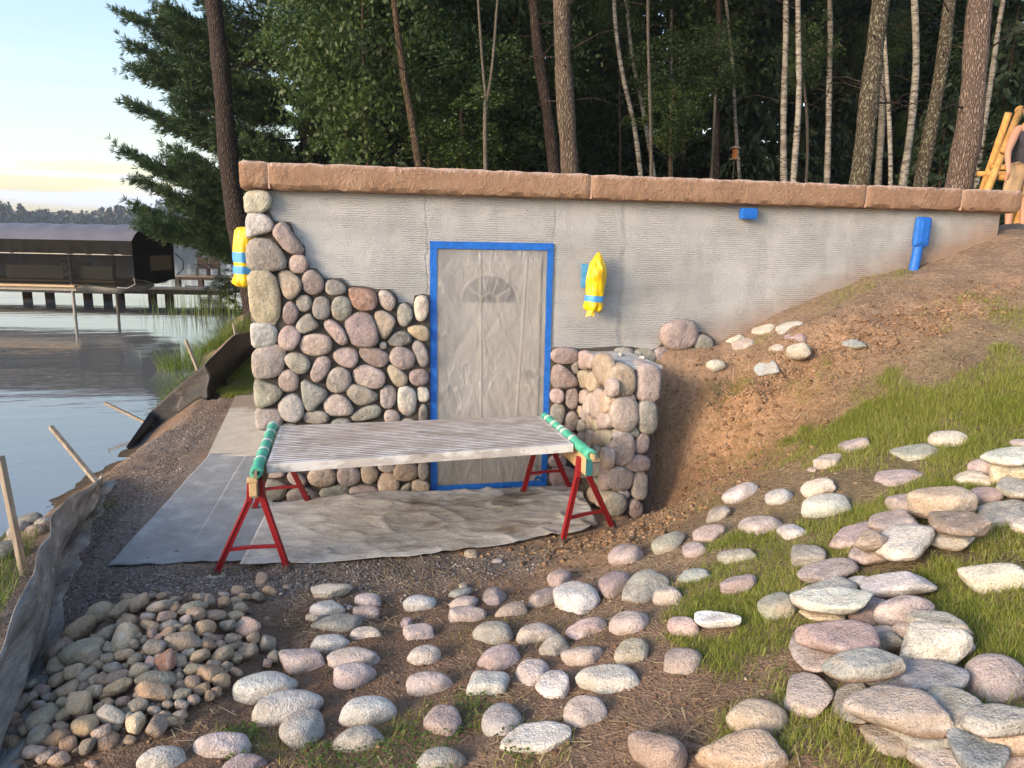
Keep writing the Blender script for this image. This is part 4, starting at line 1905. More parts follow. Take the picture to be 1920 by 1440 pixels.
COBBLES=[(-1.751,-2.049,0.205,0.045,0.058,0.034,-0.78,'t','tan round cobble in the back centre of the pile,second from left'),
(-1.711,-1.985,0.199,0.029,0.037,0.021,-0.75,'g','small grey round cobble in the back centre of the pile,second from left'),
(-1.874,-1.831,0.124,0.037,0.048,0.028,0.75,'t','tan round cobble in the back centre of the pile,leftmost'),
(-1.65,-2.012,0.213,0.026,0.034,0.02,-0.49,'t','small tan round cobble in the back centre of the pile,second from left'),
(-1.622,-2.194,0.24,0.059,0.046,0.034,-0.38,'g','large grey oval cobble in the back centre of the cobble pile'),
(-1.839,-2.038,0.172,0.052,0.067,0.027,-0.67,'t','tan oval cobble in the back centre of the cobble pile'),
(-1.991,-1.941,0.109,0.062,0.084,0.044,-0.79,'t','large tan round cobble in the middle centre of the cobble pile'),
(-2.018,-2.119,0.118,0.078,0.105,0.057,-0.36,'t','large tan round cobble in the middle left of the cobble pile'),
(-1.454,-2.013,0.19,0.036,0.039,0.022,0.92,'g','grey oval cobble in the back right of the pile,leftmost'),
(-1.465,-2.175,0.214,0.084,0.042,0.033,0.74,'n','large greenish grey long cobble in the back right of the cobble pile'),
(-1.314,-1.707,0.065,0.042,0.04,0.021,0.29,'t','tan long cobble in the back right of the cobble pile'),
(-1.2,-1.533,0.032,0.044,0.057,0.033,-0.01,'p','pinkish round cobble in the back right of the cobble pile'),
(-1.14,-1.696,0.038,0.04,0.052,0.03,0.52,'t','tan round cobble in the back right of the pile,second from left'),
(-1.192,-1.8,0.056,0.042,0.054,0.031,0.25,'n','greenish grey round cobble in the back right of the cobble pile'),
(-1.261,-1.799,0.067,0.036,0.036,0.021,0.78,'t','tan oval cobble in the back right of the pile,third from left'),
(-1.342,-2.015,0.155,0.039,0.042,0.027,0.91,'t','tan oval cobble in the back right of the pile,leftmost'),
(-1.295,-1.888,0.089,0.035,0.035,0.021,0.49,'t','tan oval cobble in the back right of the pile,second from left'),
(-1.374,-1.811,0.095,0.031,0.028,0.014,0.47,'w','pale grey long cobble in the back right of the cobble pile'),
(-1.411,-2.03,0.179,0.034,0.036,0.022,0.57,'g','grey oval cobble in the back right of the pile,second from left'),
(-1.652,-2.275,0.233,0.042,0.027,0.024,-0.3,'b','blue grey oval cobble in the middle centre of the cobble pile'),
(-1.563,-2.283,0.233,0.047,0.029,0.029,0.37,'p','pinkish oval cobble in the middle centre of the pile,second from left'),
(-1.436,-2.238,0.206,0.05,0.036,0.034,0.05,'t','tan oval cobble in the middle right of the pile,second from left'),
(-1.346,-2.199,0.171,0.054,0.033,0.029,0.5,'g','grey long cobble in the middle right of the pile,leftmost'),
(-1.263,-2.148,0.134,0.047,0.028,0.02,0.49,'t','tan long cobble in the middle right of the cobble pile'),
(-1.247,-2.043,0.123,0.039,0.035,0.025,0.49,'g','grey oval cobble in the back right of the pile,third from left'),
(-1.279,-2.265,0.145,0.039,0.046,0.029,0.72,'b','blue grey round cobble in the middle right of the cobble pile'),
(-1.182,-2.256,0.114,0.051,0.065,0.038,0.88,'p','pinkish round cobble in the middle right of the cobble pile'),
(-1.146,-2.335,0.101,0.043,0.03,0.03,0.68,'t','tan oval cobble in the middle right of the pile,fourth from left'),
(-1.373,-2.328,0.18,0.052,0.044,0.039,0.39,'t','tan round cobble in the middle right of the pile,leftmost'),
(-1.744,-2.275,0.217,0.051,0.04,0.029,-0.3,'r','brown oval cobble in the middle centre of the pile,second from left'),
(-1.626,-2.348,0.227,0.048,0.029,0.025,-0.18,'t','tan long cobble in the middle centre of the pile,second from left'),
(-1.538,-2.343,0.22,0.049,0.029,0.019,0.09,'b','blue grey long cobble in the middle centre of the pile,second from left'),
(-1.471,-2.293,0.21,0.027,0.027,0.02,0.29,'w','small pale grey round cobble in the middle right of the cobble pile'),
(-1.828,-2.327,0.188,0.057,0.056,0.038,-0.43,'g','large grey oval cobble in the middle centre of the cobble pile'),
(-1.716,-2.421,0.211,0.062,0.084,0.047,0.01,'n','large greenish grey round cobble in the middle centre of the cobble pile'),
(-1.45,-2.378,0.197,0.035,0.021,0.026,0.26,'t','tan oval cobble in the middle right of the pile,leftmost'),
(-1.529,-2.404,0.211,0.039,0.024,0.024,0.37,'t','tan long cobble in the middle centre of the pile,third from left'),
(-2.056,-2.307,0.106,0.074,0.085,0.051,-0.02,'m','large mauve oval cobble in the middle left of the cobble pile'),
(-1.894,-2.424,0.158,0.098,0.074,0.056,-0.09,'n','large greenish grey oval cobble in the middle left of the cobble pile'),
(-2.191,-2.207,0.031,0.036,0.038,0.024,0.26,'g','grey oval cobble in the middle left of the pile,leftmost'),
(-1.845,-2.494,0.158,0.05,0.038,0.035,-0.3,'p','pinkish oval cobble in the middle centre of the pile,leftmost'),
(-1.76,-2.532,0.172,0.042,0.025,0.026,-0.39,'n','greenish grey oval cobble in the middle centre of the cobble pile'),
(-1.447,-2.469,0.188,0.09,0.045,0.046,0.06,'n','large greenish grey long cobble in the middle right of the cobble pile'),
(-1.343,-2.455,0.154,0.041,0.04,0.031,0.29,'r','brown round cobble in the middle right of the cobble pile'),
(-1.564,-2.511,0.197,0.049,0.04,0.036,-0.03,'n','greenish grey round cobble in the middle centre of the pile,second from left'),
(-1.676,-2.468,0.202,0.038,0.023,0.027,-0.16,'g','grey oval cobble in the middle centre of the pile,third from left'),
(-1.693,-2.523,0.186,0.046,0.028,0.025,0.09,'t','tan long cobble in the middle centre of the pile,leftmost'),
(-1.239,-2.367,0.124,0.043,0.026,0.023,0.33,'g','grey long cobble in the middle right of the pile,second from left'),
(-1.334,-2.393,0.155,0.051,0.031,0.021,0.34,'r','brown long cobble in the middle right of the pile,leftmost'),
(-1.286,-2.434,0.135,0.031,0.026,0.023,0.3,'m','mauve round cobble in the middle right of the cobble pile'),
(-1.238,-2.432,0.118,0.031,0.019,0.018,0.27,'r','brown oval cobble in the middle right of the cobble pile'),
(-1.364,-2.539,0.15,0.051,0.033,0.038,0.59,'t','tan oval cobble in the middle right of the pile,third from left'),
(-1.262,-2.51,0.125,0.052,0.039,0.039,0.22,'g','grey oval cobble in the middle right of the pile,second from left'),
(-1.078,-2.334,0.058,0.046,0.042,0.034,0.12,'g','grey round cobble in the middle right of the pile,leftmost'),
(-1.155,-2.457,0.1,0.049,0.031,0.034,0.17,'g','grey oval cobble in the middle right of the pile,fourth from left'),
(-1.495,-2.596,0.167,0.048,0.061,0.036,0.05,'R','terracotta red round cobble in the middle centre of the cobble pile'),
(-1.565,-2.589,0.171,0.025,0.032,0.019,-0.05,'p','small pinkish upright cobble in the middle centre of the cobble pile'),
(-1.805,-2.56,0.154,0.037,0.024,0.025,-0.22,'r','brown oval cobble in the middle centre of the pile,leftmost'),
(-2.006,-2.447,0.11,0.05,0.051,0.037,-0.2,'g','grey round cobble in the middle left of the cobble pile'),
(-1.896,-2.552,0.132,0.053,0.038,0.034,-0.15,'t','tan oval cobble in the middle left of the cobble pile'),
(-1.726,-2.596,0.163,0.047,0.028,0.024,-0.21,'b','blue grey long cobble in the middle centre of the pile,leftmost'),
(-1.366,-2.631,0.133,0.052,0.026,0.033,0.34,'n','greenish grey long cobble in the middle right of the pile,leftmost'),
(-1.293,-2.652,0.115,0.052,0.054,0.039,0.87,'t','tan round cobble in the middle right of the pile,second from left'),
(-1.241,-2.688,0.1,0.051,0.028,0.036,0.61,'t','tan oval cobble in the front right of the cobble pile'),
(-1.187,-2.614,0.092,0.034,0.02,0.02,-0.19,'r','brown long cobble in the middle right of the pile,second from left'),
(-1.598,-2.642,0.163,0.045,0.027,0.034,0.13,'g','grey oval cobble in the middle centre of the pile,fourth from left'),
(-1.518,-2.698,0.144,0.089,0.044,0.034,0.09,'n','large greenish grey long cobble in the front centre of the cobble pile'),
(-1.426,-2.674,0.131,0.022,0.029,0.017,0.07,'n','small greenish grey upright cobble in the front right of the cobble pile'),
(-1.687,-2.657,0.152,0.048,0.029,0.023,0.26,'m','mauve long cobble in the front centre of the cobble pile'),
(-1.667,-2.718,0.141,0.063,0.032,0.032,0.16,'o','large straw yellow long cobble in the front centre of the cobble pile'),
(-1.832,-2.61,0.139,0.049,0.031,0.033,0.08,'n','greenish grey oval cobble in the front left of the pile,second from left'),
(-1.748,-2.654,0.144,0.028,0.037,0.021,0.87,'r','small brown upright cobble in the front centre of the cobble pile'),
(-1.972,-2.553,0.106,0.033,0.043,0.025,-0.28,'t','tan upright cobble in the front left of the cobble pile'),
(-1.792,-2.642,0.137,0.024,0.031,0.018,-0.37,'c','small cream round cobble in the front centre of the cobble pile'),
(-1.886,-2.66,0.116,0.044,0.042,0.033,0.1,'t','tan round cobble in the front left of the pile,third from left'),
(-1.82,-2.673,0.125,0.028,0.024,0.021,-0.16,'r','small brown round cobble in the front left of the pile,third from left'),
(-1.768,-2.719,0.128,0.041,0.027,0.031,-0.4,'c','cream oval cobble in the front centre of the cobble pile'),
(-1.507,-2.773,0.131,0.081,0.04,0.049,-0.16,'t','large tan long cobble in the front centre of the cobble pile'),
(-1.359,-2.711,0.116,0.039,0.036,0.029,0.07,'m','mauve round cobble in the front right of the cobble pile'),
(-1.389,-2.782,0.109,0.046,0.027,0.03,0.14,'b','blue grey long cobble in the front right of the cobble pile'),
(-1.315,-2.747,0.103,0.036,0.022,0.027,0.04,'r','brown oval cobble in the front right of the cobble pile'),
(-1.254,-2.754,0.091,0.028,0.024,0.021,0.02,'r','small brown round cobble in the front right of the pile,third from left'),
(-1.337,-2.805,0.096,0.028,0.027,0.021,-0.0,'p','small pinkish round cobble in the front right of the cobble pile'),
(-1.275,-2.782,0.09,0.024,0.023,0.018,0.01,'r','small brown round cobble in the front right of the pile,second from left'),
(-2.023,-2.598,0.087,0.044,0.029,0.025,-0.23,'m','mauve oval cobble in the front left of the pile,second from left'),
(-2.055,-2.629,0.076,0.032,0.041,0.024,-0.42,'m','mauve round cobble in the front left of the pile,third from left'),
(-2.093,-2.66,0.068,0.037,0.047,0.028,-0.14,'m','mauve round cobble in the front left of the pile,second from left'),
(-1.994,-2.705,0.082,0.035,0.024,0.023,-0.16,'p','pinkish oval cobble in the front left of the pile,third from left'),
(-1.936,-2.666,0.1,0.04,0.024,0.024,-0.06,'g','grey oval cobble in the front left of the pile,second from left'),
(-1.805,-2.775,0.114,0.056,0.053,0.042,-0.32,'t','large tan round cobble in the front left of the pile,leftmost'),
(-1.937,-2.809,0.087,0.061,0.082,0.046,0.21,'n','large greenish grey round cobble in the front left of the cobble pile'),
(-1.861,-2.819,0.092,0.038,0.034,0.029,-0.1,'t','tan round cobble in the front left of the pile,second from left'),
(-1.883,-2.735,0.101,0.031,0.023,0.023,0.15,'c','cream oval cobble in the front left of the cobble pile'),
(-1.687,-2.801,0.116,0.031,0.023,0.023,-0.11,'t','tan oval cobble in the front centre of the cobble pile'),
(-1.626,-2.803,0.119,0.031,0.023,0.023,-0.17,'m','mauve oval cobble in the front centre of the pile,leftmost'),
(-1.553,-2.84,0.113,0.042,0.034,0.032,0.41,'g','grey round cobble in the front centre of the cobble pile'),
(-1.483,-2.867,0.101,0.031,0.018,0.02,-0.08,'n','greenish grey long cobble in the front centre of the cobble pile'),
(-1.437,-2.835,0.103,0.027,0.022,0.02,-0.04,'g','small grey round cobble in the front centre of the pile,fifth from left'),
(-1.382,-2.837,0.097,0.031,0.019,0.022,-0.03,'b','blue grey oval cobble in the front right of the cobble pile'),
(-1.378,-2.893,0.088,0.035,0.021,0.02,0.07,'g','grey long cobble in the front right of the cobble pile'),
(-1.434,-2.895,0.093,0.027,0.018,0.02,-0.07,'n','small greenish grey oval cobble in the front centre of the pile,third from left'),
(-1.65,-2.882,0.108,0.064,0.032,0.045,-0.38,'w','large pale grey oval cobble in the front centre of the cobble pile'),
(-1.741,-2.912,0.096,0.056,0.075,0.042,0.13,'t','large tan round cobble in the front left of the pile,second from left'),
(-1.541,-2.927,0.097,0.043,0.05,0.032,0.12,'c','cream round cobble in the front centre of the cobble pile'),
(-1.449,-2.951,0.089,0.038,0.049,0.028,-0.1,'g','grey upright cobble in the front centre of the cobble pile'),
(-1.379,-2.899,0.058,0.027,0.026,0.02,-0.06,'r','small brown round cobble in the front right of the pile,leftmost'),
(-2.079,-2.767,0.063,0.038,0.036,0.029,0.27,'r','brown round cobble in the front left of the cobble pile'),
(-1.993,-2.837,0.068,0.03,0.039,0.023,0.25,'g','grey upright cobble in the front left of the cobble pile'),
(-1.913,-2.913,0.075,0.048,0.054,0.036,0.46,'g','grey round cobble in the front left of the pile,second from left'),
(-1.83,-2.957,0.08,0.057,0.032,0.039,0.12,'r','large brown oval cobble in the front left of the cobble pile'),
(-1.663,-2.957,0.089,0.037,0.036,0.028,0.18,'p','pinkish round cobble in the front centre of the pile,leftmost'),
(-1.633,-2.987,0.057,0.044,0.045,0.033,0.34,'r','brown round cobble in the front centre of the pile,leftmost'),
(-1.704,-3.019,0.076,0.027,0.035,0.02,-0.22,'g','small grey round cobble in the front left of the pile,second from left'),
(-1.778,-2.995,0.077,0.038,0.03,0.029,-0.0,'r','brown oval cobble in the front left of the pile,third from left'),
(-2.036,-2.888,0.032,0.052,0.035,0.035,-0.19,'r','brown oval cobble in the front left of the pile,leftmost'),
(-1.904,-2.999,0.065,0.043,0.026,0.03,0.3,'p','pinkish oval cobble in the front left of the pile,second from left'),
(-1.847,-3.041,0.065,0.032,0.035,0.024,0.31,'p','pinkish round cobble in the front left of the cobble pile'),
(-1.789,-3.066,0.068,0.041,0.024,0.028,0.32,'p','pinkish oval cobble in the front left of the pile,fourth from left'),
(-1.959,-3.007,0.027,0.034,0.02,0.022,-0.27,'m','mauve oval cobble in the front left of the pile,leftmost'),
(-1.552,-2.987,0.054,0.028,0.02,0.021,-0.15,'r','small brown oval cobble in the front centre of the pile,second from left'),
(-1.671,-3.082,0.039,0.025,0.015,0.016,-0.21,'p','small pinkish oval cobble in the front centre of the cobble pile'),
(-1.037,-2.441,0.048,0.036,0.034,0.027,0.64,'g','grey round cobble in the middle right of the pile,second from left'),
(-1.062,-2.49,0.047,0.022,0.026,0.017,0.03,'p','small pinkish round cobble in the middle right of the cobble pile'),
(-1.044,-1.635,0.022,0.027,0.025,0.018,-0.06,'g','small grey oval cobble in the back right of the pile,second from left'),
(-1.072,-1.722,0.025,0.012,0.015,0.009,0.01,'w','small pale grey round cobble in the back right of the cobble pile'),
(-1.113,-2.065,0.053,0.017,0.021,0.013,0.23,'r','small brown round cobble in the middle right of the pile,third from left'),
(-2.105,-2.519,0.073,0.037,0.027,0.021,-0.21,'g','grey oval cobble in the front left of the pile,leftmost'),
(-1.977,-2.662,0.089,0.032,0.021,0.019,-0.42,'b','blue grey oval cobble in the front left of the pile,leftmost'),
(-1.842,-2.886,0.083,0.034,0.02,0.022,-0.29,'r','brown oval cobble in the front left of the pile,second from left'),
(-1.972,-2.802,0.074,0.027,0.029,0.02,-0.35,'p','small pinkish round cobble in the front left of the pile,third from left'),
(-1.837,-2.457,0.162,0.034,0.023,0.02,-0.52,'g','grey oval cobble in the middle centre of the pile,leftmost'),
(-1.666,-2.414,0.212,0.026,0.019,0.019,-0.27,'p','small pinkish oval cobble in the middle centre of the pile,second from left'),
(-1.601,-2.402,0.217,0.026,0.034,0.02,-0.11,'p','small pinkish round cobble in the middle centre of the pile,second from left'),
(-1.494,-2.358,0.209,0.027,0.02,0.02,0.19,'g','small grey oval cobble in the middle right of the pile,second from left'),
(-1.412,-2.53,0.159,0.034,0.02,0.022,0.18,'b','blue grey long cobble in the middle right of the cobble pile'),
(-1.441,-2.583,0.157,0.038,0.023,0.028,0.12,'g','grey oval cobble in the middle right of the pile,leftmost'),
(-1.562,-2.774,0.126,0.031,0.019,0.024,0.14,'g','grey oval cobble in the front centre of the cobble pile'),
(-1.716,-2.812,0.111,0.027,0.018,0.02,-0.24,'n','small greenish grey oval cobble in the front centre of the pile,leftmost'),
(-1.584,-2.883,0.1,0.023,0.028,0.017,-0.14,'b','small blue grey round cobble in the front centre of the pile,leftmost'),
(-1.238,-2.584,0.107,0.034,0.025,0.025,0.15,'g','grey oval cobble in the middle right of the pile,third from left'),
(-1.294,-2.579,0.12,0.034,0.02,0.021,0.17,'n','greenish grey long cobble in the middle right of the pile,second from left'),
(-1.529,-2.565,0.175,0.029,0.028,0.022,0.01,'t','small tan round cobble in the middle centre of the pile,fourth from left'),
(-1.635,-2.568,0.18,0.033,0.033,0.025,0.2,'n','greenish grey round cobble in the middle centre of the pile,leftmost'),
(-1.773,-2.458,0.184,0.038,0.026,0.025,-0.45,'g','grey oval cobble in the middle centre of the pile,second from left'),
(-1.232,-2.237,0.124,0.028,0.02,0.018,0.41,'g','small grey oval cobble in the middle right of the pile,fifth from left'),
(-1.547,-2.191,0.231,0.032,0.038,0.024,0.11,'t','tan round cobble in the back right of the pile,leftmost'),
(-1.579,-2.124,0.229,0.033,0.027,0.017,-0.03,'b','blue grey oval cobble in the back right of the cobble pile'),
(-1.445,-2.871,0.064,0.03,0.031,0.023,0.34,'t','tan round cobble in the front centre of the cobble pile'),
(-1.282,-2.077,0.108,0.021,0.018,0.013,0.68,'t','small tan oval cobble in the middle right of the pile,fourth from left'),
(-1.833,-2.793,0.07,0.023,0.014,0.016,0.29,'r','small brown oval cobble in the front left of the cobble pile'),
(-1.901,-2.844,0.064,0.019,0.016,0.014,-0.6,'t','small tan round cobble in the front left of the pile,fourth from left'),
(-2.003,-2.066,0.092,0.028,0.036,0.019,-0.92,'b','small blue grey round cobble in the middle left of the cobble pile'),
(-1.934,-2.331,0.091,0.018,0.016,0.01,-0.87,'p','small pinkish oval cobble in the middle left of the cobble pile'),
(-1.274,-2.727,0.071,0.026,0.023,0.02,-0.46,'m','small mauve round cobble in the front right of the cobble pile'),
(-1.295,-2.6,0.08,0.021,0.015,0.016,0.51,'t','small tan oval cobble in the middle right of the pile,third from left'),
(-1.761,-2.993,0.045,0.034,0.022,0.026,-0.3,'t','tan oval cobble in the front left of the cobble pile'),
(-1.342,-2.511,0.129,0.024,0.014,0.016,-0.35,'n','small greenish grey oval cobble in the middle right of the pile,second from left'),
(-1.294,-2.595,0.093,0.024,0.024,0.018,-0.14,'g','small grey round cobble in the middle right of the pile,leftmost'),
(-1.996,-2.729,0.032,0.031,0.034,0.023,-0.69,'g','grey round cobble in the front left of the pile,leftmost'),
(-1.971,-2.511,0.076,0.022,0.016,0.013,-0.65,'t','small tan oval cobble in the front left of the pile,sixth from left'),
(-2.024,-2.691,0.06,0.022,0.023,0.016,-0.18,'p','small pinkish round cobble in the front left of the pile,second from left'),
(-1.965,-2.959,0.012,0.027,0.018,0.02,-0.49,'t','small tan oval cobble in the front left of the pile,second from left'),
(-1.928,-2.188,0.106,0.025,0.029,0.014,0.31,'t','small tan oval cobble in the middle centre of the pile,leftmost'),
(-1.346,-2.415,0.1,0.018,0.02,0.014,0.47,'n','small greenish grey round cobble in the middle right of the pile,second from left'),
(-1.917,-2.84,0.025,0.022,0.016,0.017,0.6,'n','small greenish grey oval cobble in the front left of the pile,third from left'),
(-1.588,-2.831,0.065,0.025,0.015,0.019,-0.2,'n','small greenish grey oval cobble in the front centre of the pile,second from left'),
(-1.943,-2.853,0.056,0.026,0.016,0.017,0.49,'m','small mauve oval cobble in the front left of the cobble pile'),
(-2.025,-2.449,0.06,0.024,0.023,0.017,-0.49,'g','small grey oval cobble in the middle left of the cobble pile'),
(-1.384,-2.815,0.08,0.029,0.019,0.022,0.35,'p','small pinkish oval cobble in the front right of the pile,third from left'),
(-1.323,-2.323,0.107,0.03,0.028,0.022,1.03,'m','small mauve round cobble in the middle right of the pile,leftmost'),
(-1.452,-2.713,0.088,0.016,0.012,0.012,-0.23,'p','small pinkish oval cobble in the front right of the pile,leftmost'),
(-1.593,-2.906,0.051,0.028,0.026,0.021,-0.28,'m','small mauve round cobble in the front centre of the cobble pile'),
(-1.702,-2.906,0.045,0.033,0.029,0.024,0.57,'m','mauve round cobble in the front centre of the cobble pile'),
(-1.592,-2.686,0.131,0.018,0.017,0.013,0.57,'g','small grey round cobble in the front centre of the pile,third from left'),
(-1.465,-2.544,0.12,0.025,0.025,0.019,0.2,'r','small brown round cobble in the middle right of the pile,leftmost'),
(-1.823,-2.652,0.117,0.03,0.019,0.021,0.47,'b','small blue grey oval cobble in the front left of the pile,third from left'),
(-2.089,-2.336,0.041,0.027,0.025,0.016,-0.24,'t','small tan oval cobble in the middle left of the pile,leftmost'),
(-1.87,-2.919,0.041,0.019,0.021,0.014,-0.26,'t','small tan round cobble in the front left of the pile,fifth from left'),
(-1.732,-2.699,0.089,0.026,0.016,0.019,0.36,'t','small tan oval cobble in the front centre of the pile,third from left'),
(-1.413,-2.699,0.102,0.032,0.025,0.024,-0.15,'p','pinkish oval cobble in the front right of the cobble pile'),
(-1.608,-2.502,0.178,0.023,0.024,0.017,0.42,'r','small brown round cobble in the middle centre of the cobble pile'),
(-1.712,-2.665,0.103,0.025,0.018,0.018,-0.54,'r','small brown oval cobble in the front centre of the pile,leftmost'),
(-1.689,-2.946,0.034,0.017,0.01,0.012,-0.08,'t','small tan oval cobble in the front centre of the pile,leftmost'),
(-1.628,-2.453,0.162,0.028,0.022,0.021,-0.2,'b','small blue grey round cobble in the middle centre of the pile,second from left'),
(-1.637,-2.613,0.13,0.027,0.018,0.02,0.39,'n','small greenish grey oval cobble in the middle centre of the pile,fourth from left'),
(-1.572,-2.42,0.194,0.029,0.021,0.021,-0.09,'m','small mauve oval cobble in the middle centre of the cobble pile'),
(-1.184,-2.384,0.088,0.03,0.018,0.019,-0.46,'t','small tan oval cobble in the middle right of the pile,sixth from left'),
(-1.178,-2.289,0.089,0.015,0.01,0.01,0.19,'g','small grey oval cobble in the middle right of the pile,sixth from left'),
(-1.645,-2.412,0.185,0.028,0.027,0.021,-0.46,'p','small pinkish round cobble in the middle centre of the pile,leftmost'),
(-1.869,-2.565,0.117,0.031,0.024,0.024,0.12,'g','grey oval cobble in the middle left of the pile,second from left'),
(-1.801,-2.791,0.082,0.027,0.025,0.02,-0.65,'m','small mauve round cobble in the front left of the pile,second from left'),
(-1.706,-2.848,0.081,0.027,0.016,0.018,-0.43,'g','small grey oval cobble in the front centre of the pile,second from left'),
(-1.53,-2.151,0.178,0.023,0.019,0.014,0.12,'r','small brown oval cobble in the middle right of the pile,second from left'),
(-1.482,-2.827,0.081,0.033,0.027,0.025,0.52,'r','brown round cobble in the front centre of the pile,second from left'),
(-1.603,-2.814,0.093,0.028,0.028,0.021,-0.13,'g','small grey round cobble in the front centre of the pile,leftmost'),
(-1.312,-2.737,0.085,0.027,0.02,0.02,-0.15,'n','small greenish grey oval cobble in the front right of the cobble pile'),
(-1.643,-2.656,0.101,0.024,0.015,0.018,-0.48,'t','small tan oval cobble in the front centre of the pile,fifth from left'),
(-1.74,-2.006,0.177,0.024,0.031,0.014,-1.03,'g','small grey oval cobble in the back centre of the pile,second from left'),
(-1.577,-2.053,0.208,0.023,0.03,0.017,1.27,'g','small grey round cobble in the back right of the pile,leftmost'),
(-2.026,-2.804,0.016,0.021,0.019,0.016,0.55,'n','small greenish grey round cobble in the front left of the pile,leftmost'),
(-1.81,-2.205,0.165,0.017,0.021,0.012,-0.93,'b','small blue grey round cobble in the middle centre of the pile,leftmost'),
(-2.128,-2.515,0.045,0.029,0.035,0.022,-0.69,'r','small brown round cobble in the front left of the pile,second from left'),
(-2.039,-2.659,0.04,0.025,0.019,0.017,-0.14,'t','small tan oval cobble in the front left of the pile,fourth from left'),
(-1.508,-2.824,0.091,0.021,0.021,0.016,0.05,'b','small blue grey round cobble in the front centre of the pile,second from left'),
(-1.881,-2.606,0.094,0.02,0.02,0.015,-0.38,'n','small greenish grey round cobble in the front left of the pile,second from left'),
(-1.713,-2.49,0.139,0.017,0.01,0.011,-0.45,'t','small tan oval cobble in the middle centre of the pile,third from left'),
(-1.551,-2.151,0.195,0.015,0.015,0.011,-0.36,'g','small grey round cobble in the back right of the pile,second from left'),
(-1.69,-2.46,0.175,0.026,0.016,0.017,0.08,'t','small tan oval cobble in the middle centre of the pile,seventh from left'),
(-1.619,-2.92,0.082,0.03,0.018,0.021,0.51,'g','small grey oval cobble in the front centre of the pile,third from left'),
(-1.361,-2.188,0.151,0.023,0.018,0.016,0.06,'m','small mauve oval cobble in the middle right of the cobble pile'),
(-1.334,-2.508,0.117,0.027,0.017,0.02,-0.0,'r','small brown oval cobble in the middle right of the pile,third from left'),
(-1.16,-2.428,0.062,0.016,0.018,0.012,-0.21,'n','small greenish grey round cobble in the middle right of the pile,third from left'),
(-1.966,-1.87,0.079,0.014,0.019,0.008,-1.01,'g','small grey oval cobble in the back centre of the pile,leftmost'),
(-1.48,-2.514,0.162,0.021,0.013,0.016,0.78,'r','small brown oval cobble in the middle right of the pile,leftmost'),
(-1.837,-2.541,0.123,0.018,0.016,0.014,-0.73,'r','small brown round cobble in the middle left of the cobble pile'),
(-1.238,-2.606,0.087,0.025,0.015,0.017,0.66,'p','small pinkish oval cobble in the middle right of the pile,second from left'),
(-1.578,-2.01,0.179,0.026,0.033,0.016,0.92,'m','small mauve oval cobble in the back right of the pile,leftmost'),
(-1.448,-2.611,0.113,0.031,0.018,0.023,0.38,'p','pinkish oval cobble in the middle right of the cobble pile'),
(-1.746,-2.358,0.194,0.029,0.019,0.017,-0.12,'t','small tan oval cobble in the middle centre of the pile,fourth from left'),
(-1.846,-2.368,0.147,0.022,0.019,0.014,-0.27,'g','small grey oval cobble in the middle centre of the pile,leftmost'),
(-1.485,-2.573,0.128,0.031,0.018,0.022,-0.41,'r','brown oval cobble in the middle centre of the pile,third from left'),
(-1.446,-2.379,0.178,0.026,0.016,0.018,0.29,'b','small blue grey oval cobble in the middle right of the pile,leftmost'),
(-1.475,-2.632,0.108,0.028,0.017,0.021,0.57,'g','small grey oval cobble in the front centre of the pile,fifth from left'),
(-1.972,-2.963,0.028,0.02,0.016,0.015,-0.34,'t','small tan oval cobble in the front left of the pile,leftmost'),
(-1.779,-2.996,0.059,0.031,0.019,0.021,0.62,'n','greenish grey oval cobble in the front left of the pile,leftmost'),
(-1.587,-2.621,0.124,0.025,0.017,0.018,0.13,'t','small tan oval cobble in the middle centre of the pile,ninth from left'),
(-1.218,-2.402,0.103,0.022,0.023,0.016,-0.12,'g','small grey round cobble in the middle right of the pile,second from left'),
(-2.086,-2.403,0.046,0.029,0.026,0.018,-0.57,'n','small greenish grey oval cobble in the middle left of the cobble pile'),
(-1.685,-2.688,0.104,0.02,0.012,0.014,0.08,'t','small tan oval cobble in the front centre of the pile,fourth from left'),
(-2.019,-2.758,0.04,0.023,0.024,0.018,-0.7,'p','small pinkish round cobble in the front left of the pile,leftmost'),
(-1.403,-2.916,0.077,0.026,0.019,0.02,0.46,'t','small tan oval cobble in the front right of the pile,leftmost'),
(-1.353,-2.809,0.042,0.021,0.02,0.016,-0.11,'n','small greenish grey round cobble in the front right of the cobble pile'),
(-1.923,-2.284,0.111,0.017,0.02,0.011,-0.78,'t','small tan oval cobble in the middle left of the pile,second from left'),
(-2.046,-2.717,0.018,0.027,0.017,0.016,-0.68,'n','small greenish grey oval cobble in the front left of the pile,leftmost'),
(-1.294,-2.553,0.089,0.02,0.021,0.015,-0.43,'t','small tan round cobble in the middle right of the cobble pile'),
(-1.739,-2.486,0.162,0.02,0.012,0.012,-0.23,'n','small greenish grey oval cobble in the middle centre of the pile,leftmost'),
(-1.483,-2.138,0.178,0.021,0.017,0.013,0.86,'g','small grey oval cobble in the back right of the pile,leftmost'),
(-1.364,-2.542,0.091,0.022,0.014,0.017,0.18,'b','small blue grey oval cobble in the middle right of the pile,second from left'),
(-1.682,-2.571,0.147,0.022,0.02,0.016,0.46,'t','small tan round cobble in the middle centre of the pile,third from left'),
(-1.66,-2.611,0.122,0.015,0.009,0.011,0.35,'t','small tan oval cobble in the middle centre of the pile,fifth from left'),
(-1.249,-2.242,0.079,0.026,0.019,0.018,0.43,'b','small blue grey oval cobble in the middle right of the pile,third from left'),
(-1.593,-2.495,0.156,0.026,0.016,0.02,-0.22,'b','small blue grey oval cobble in the middle centre of the pile,second from left'),
(-1.298,-1.919,0.075,0.021,0.022,0.014,-0.32,'b','small blue grey oval cobble in the back right of the cobble pile'),
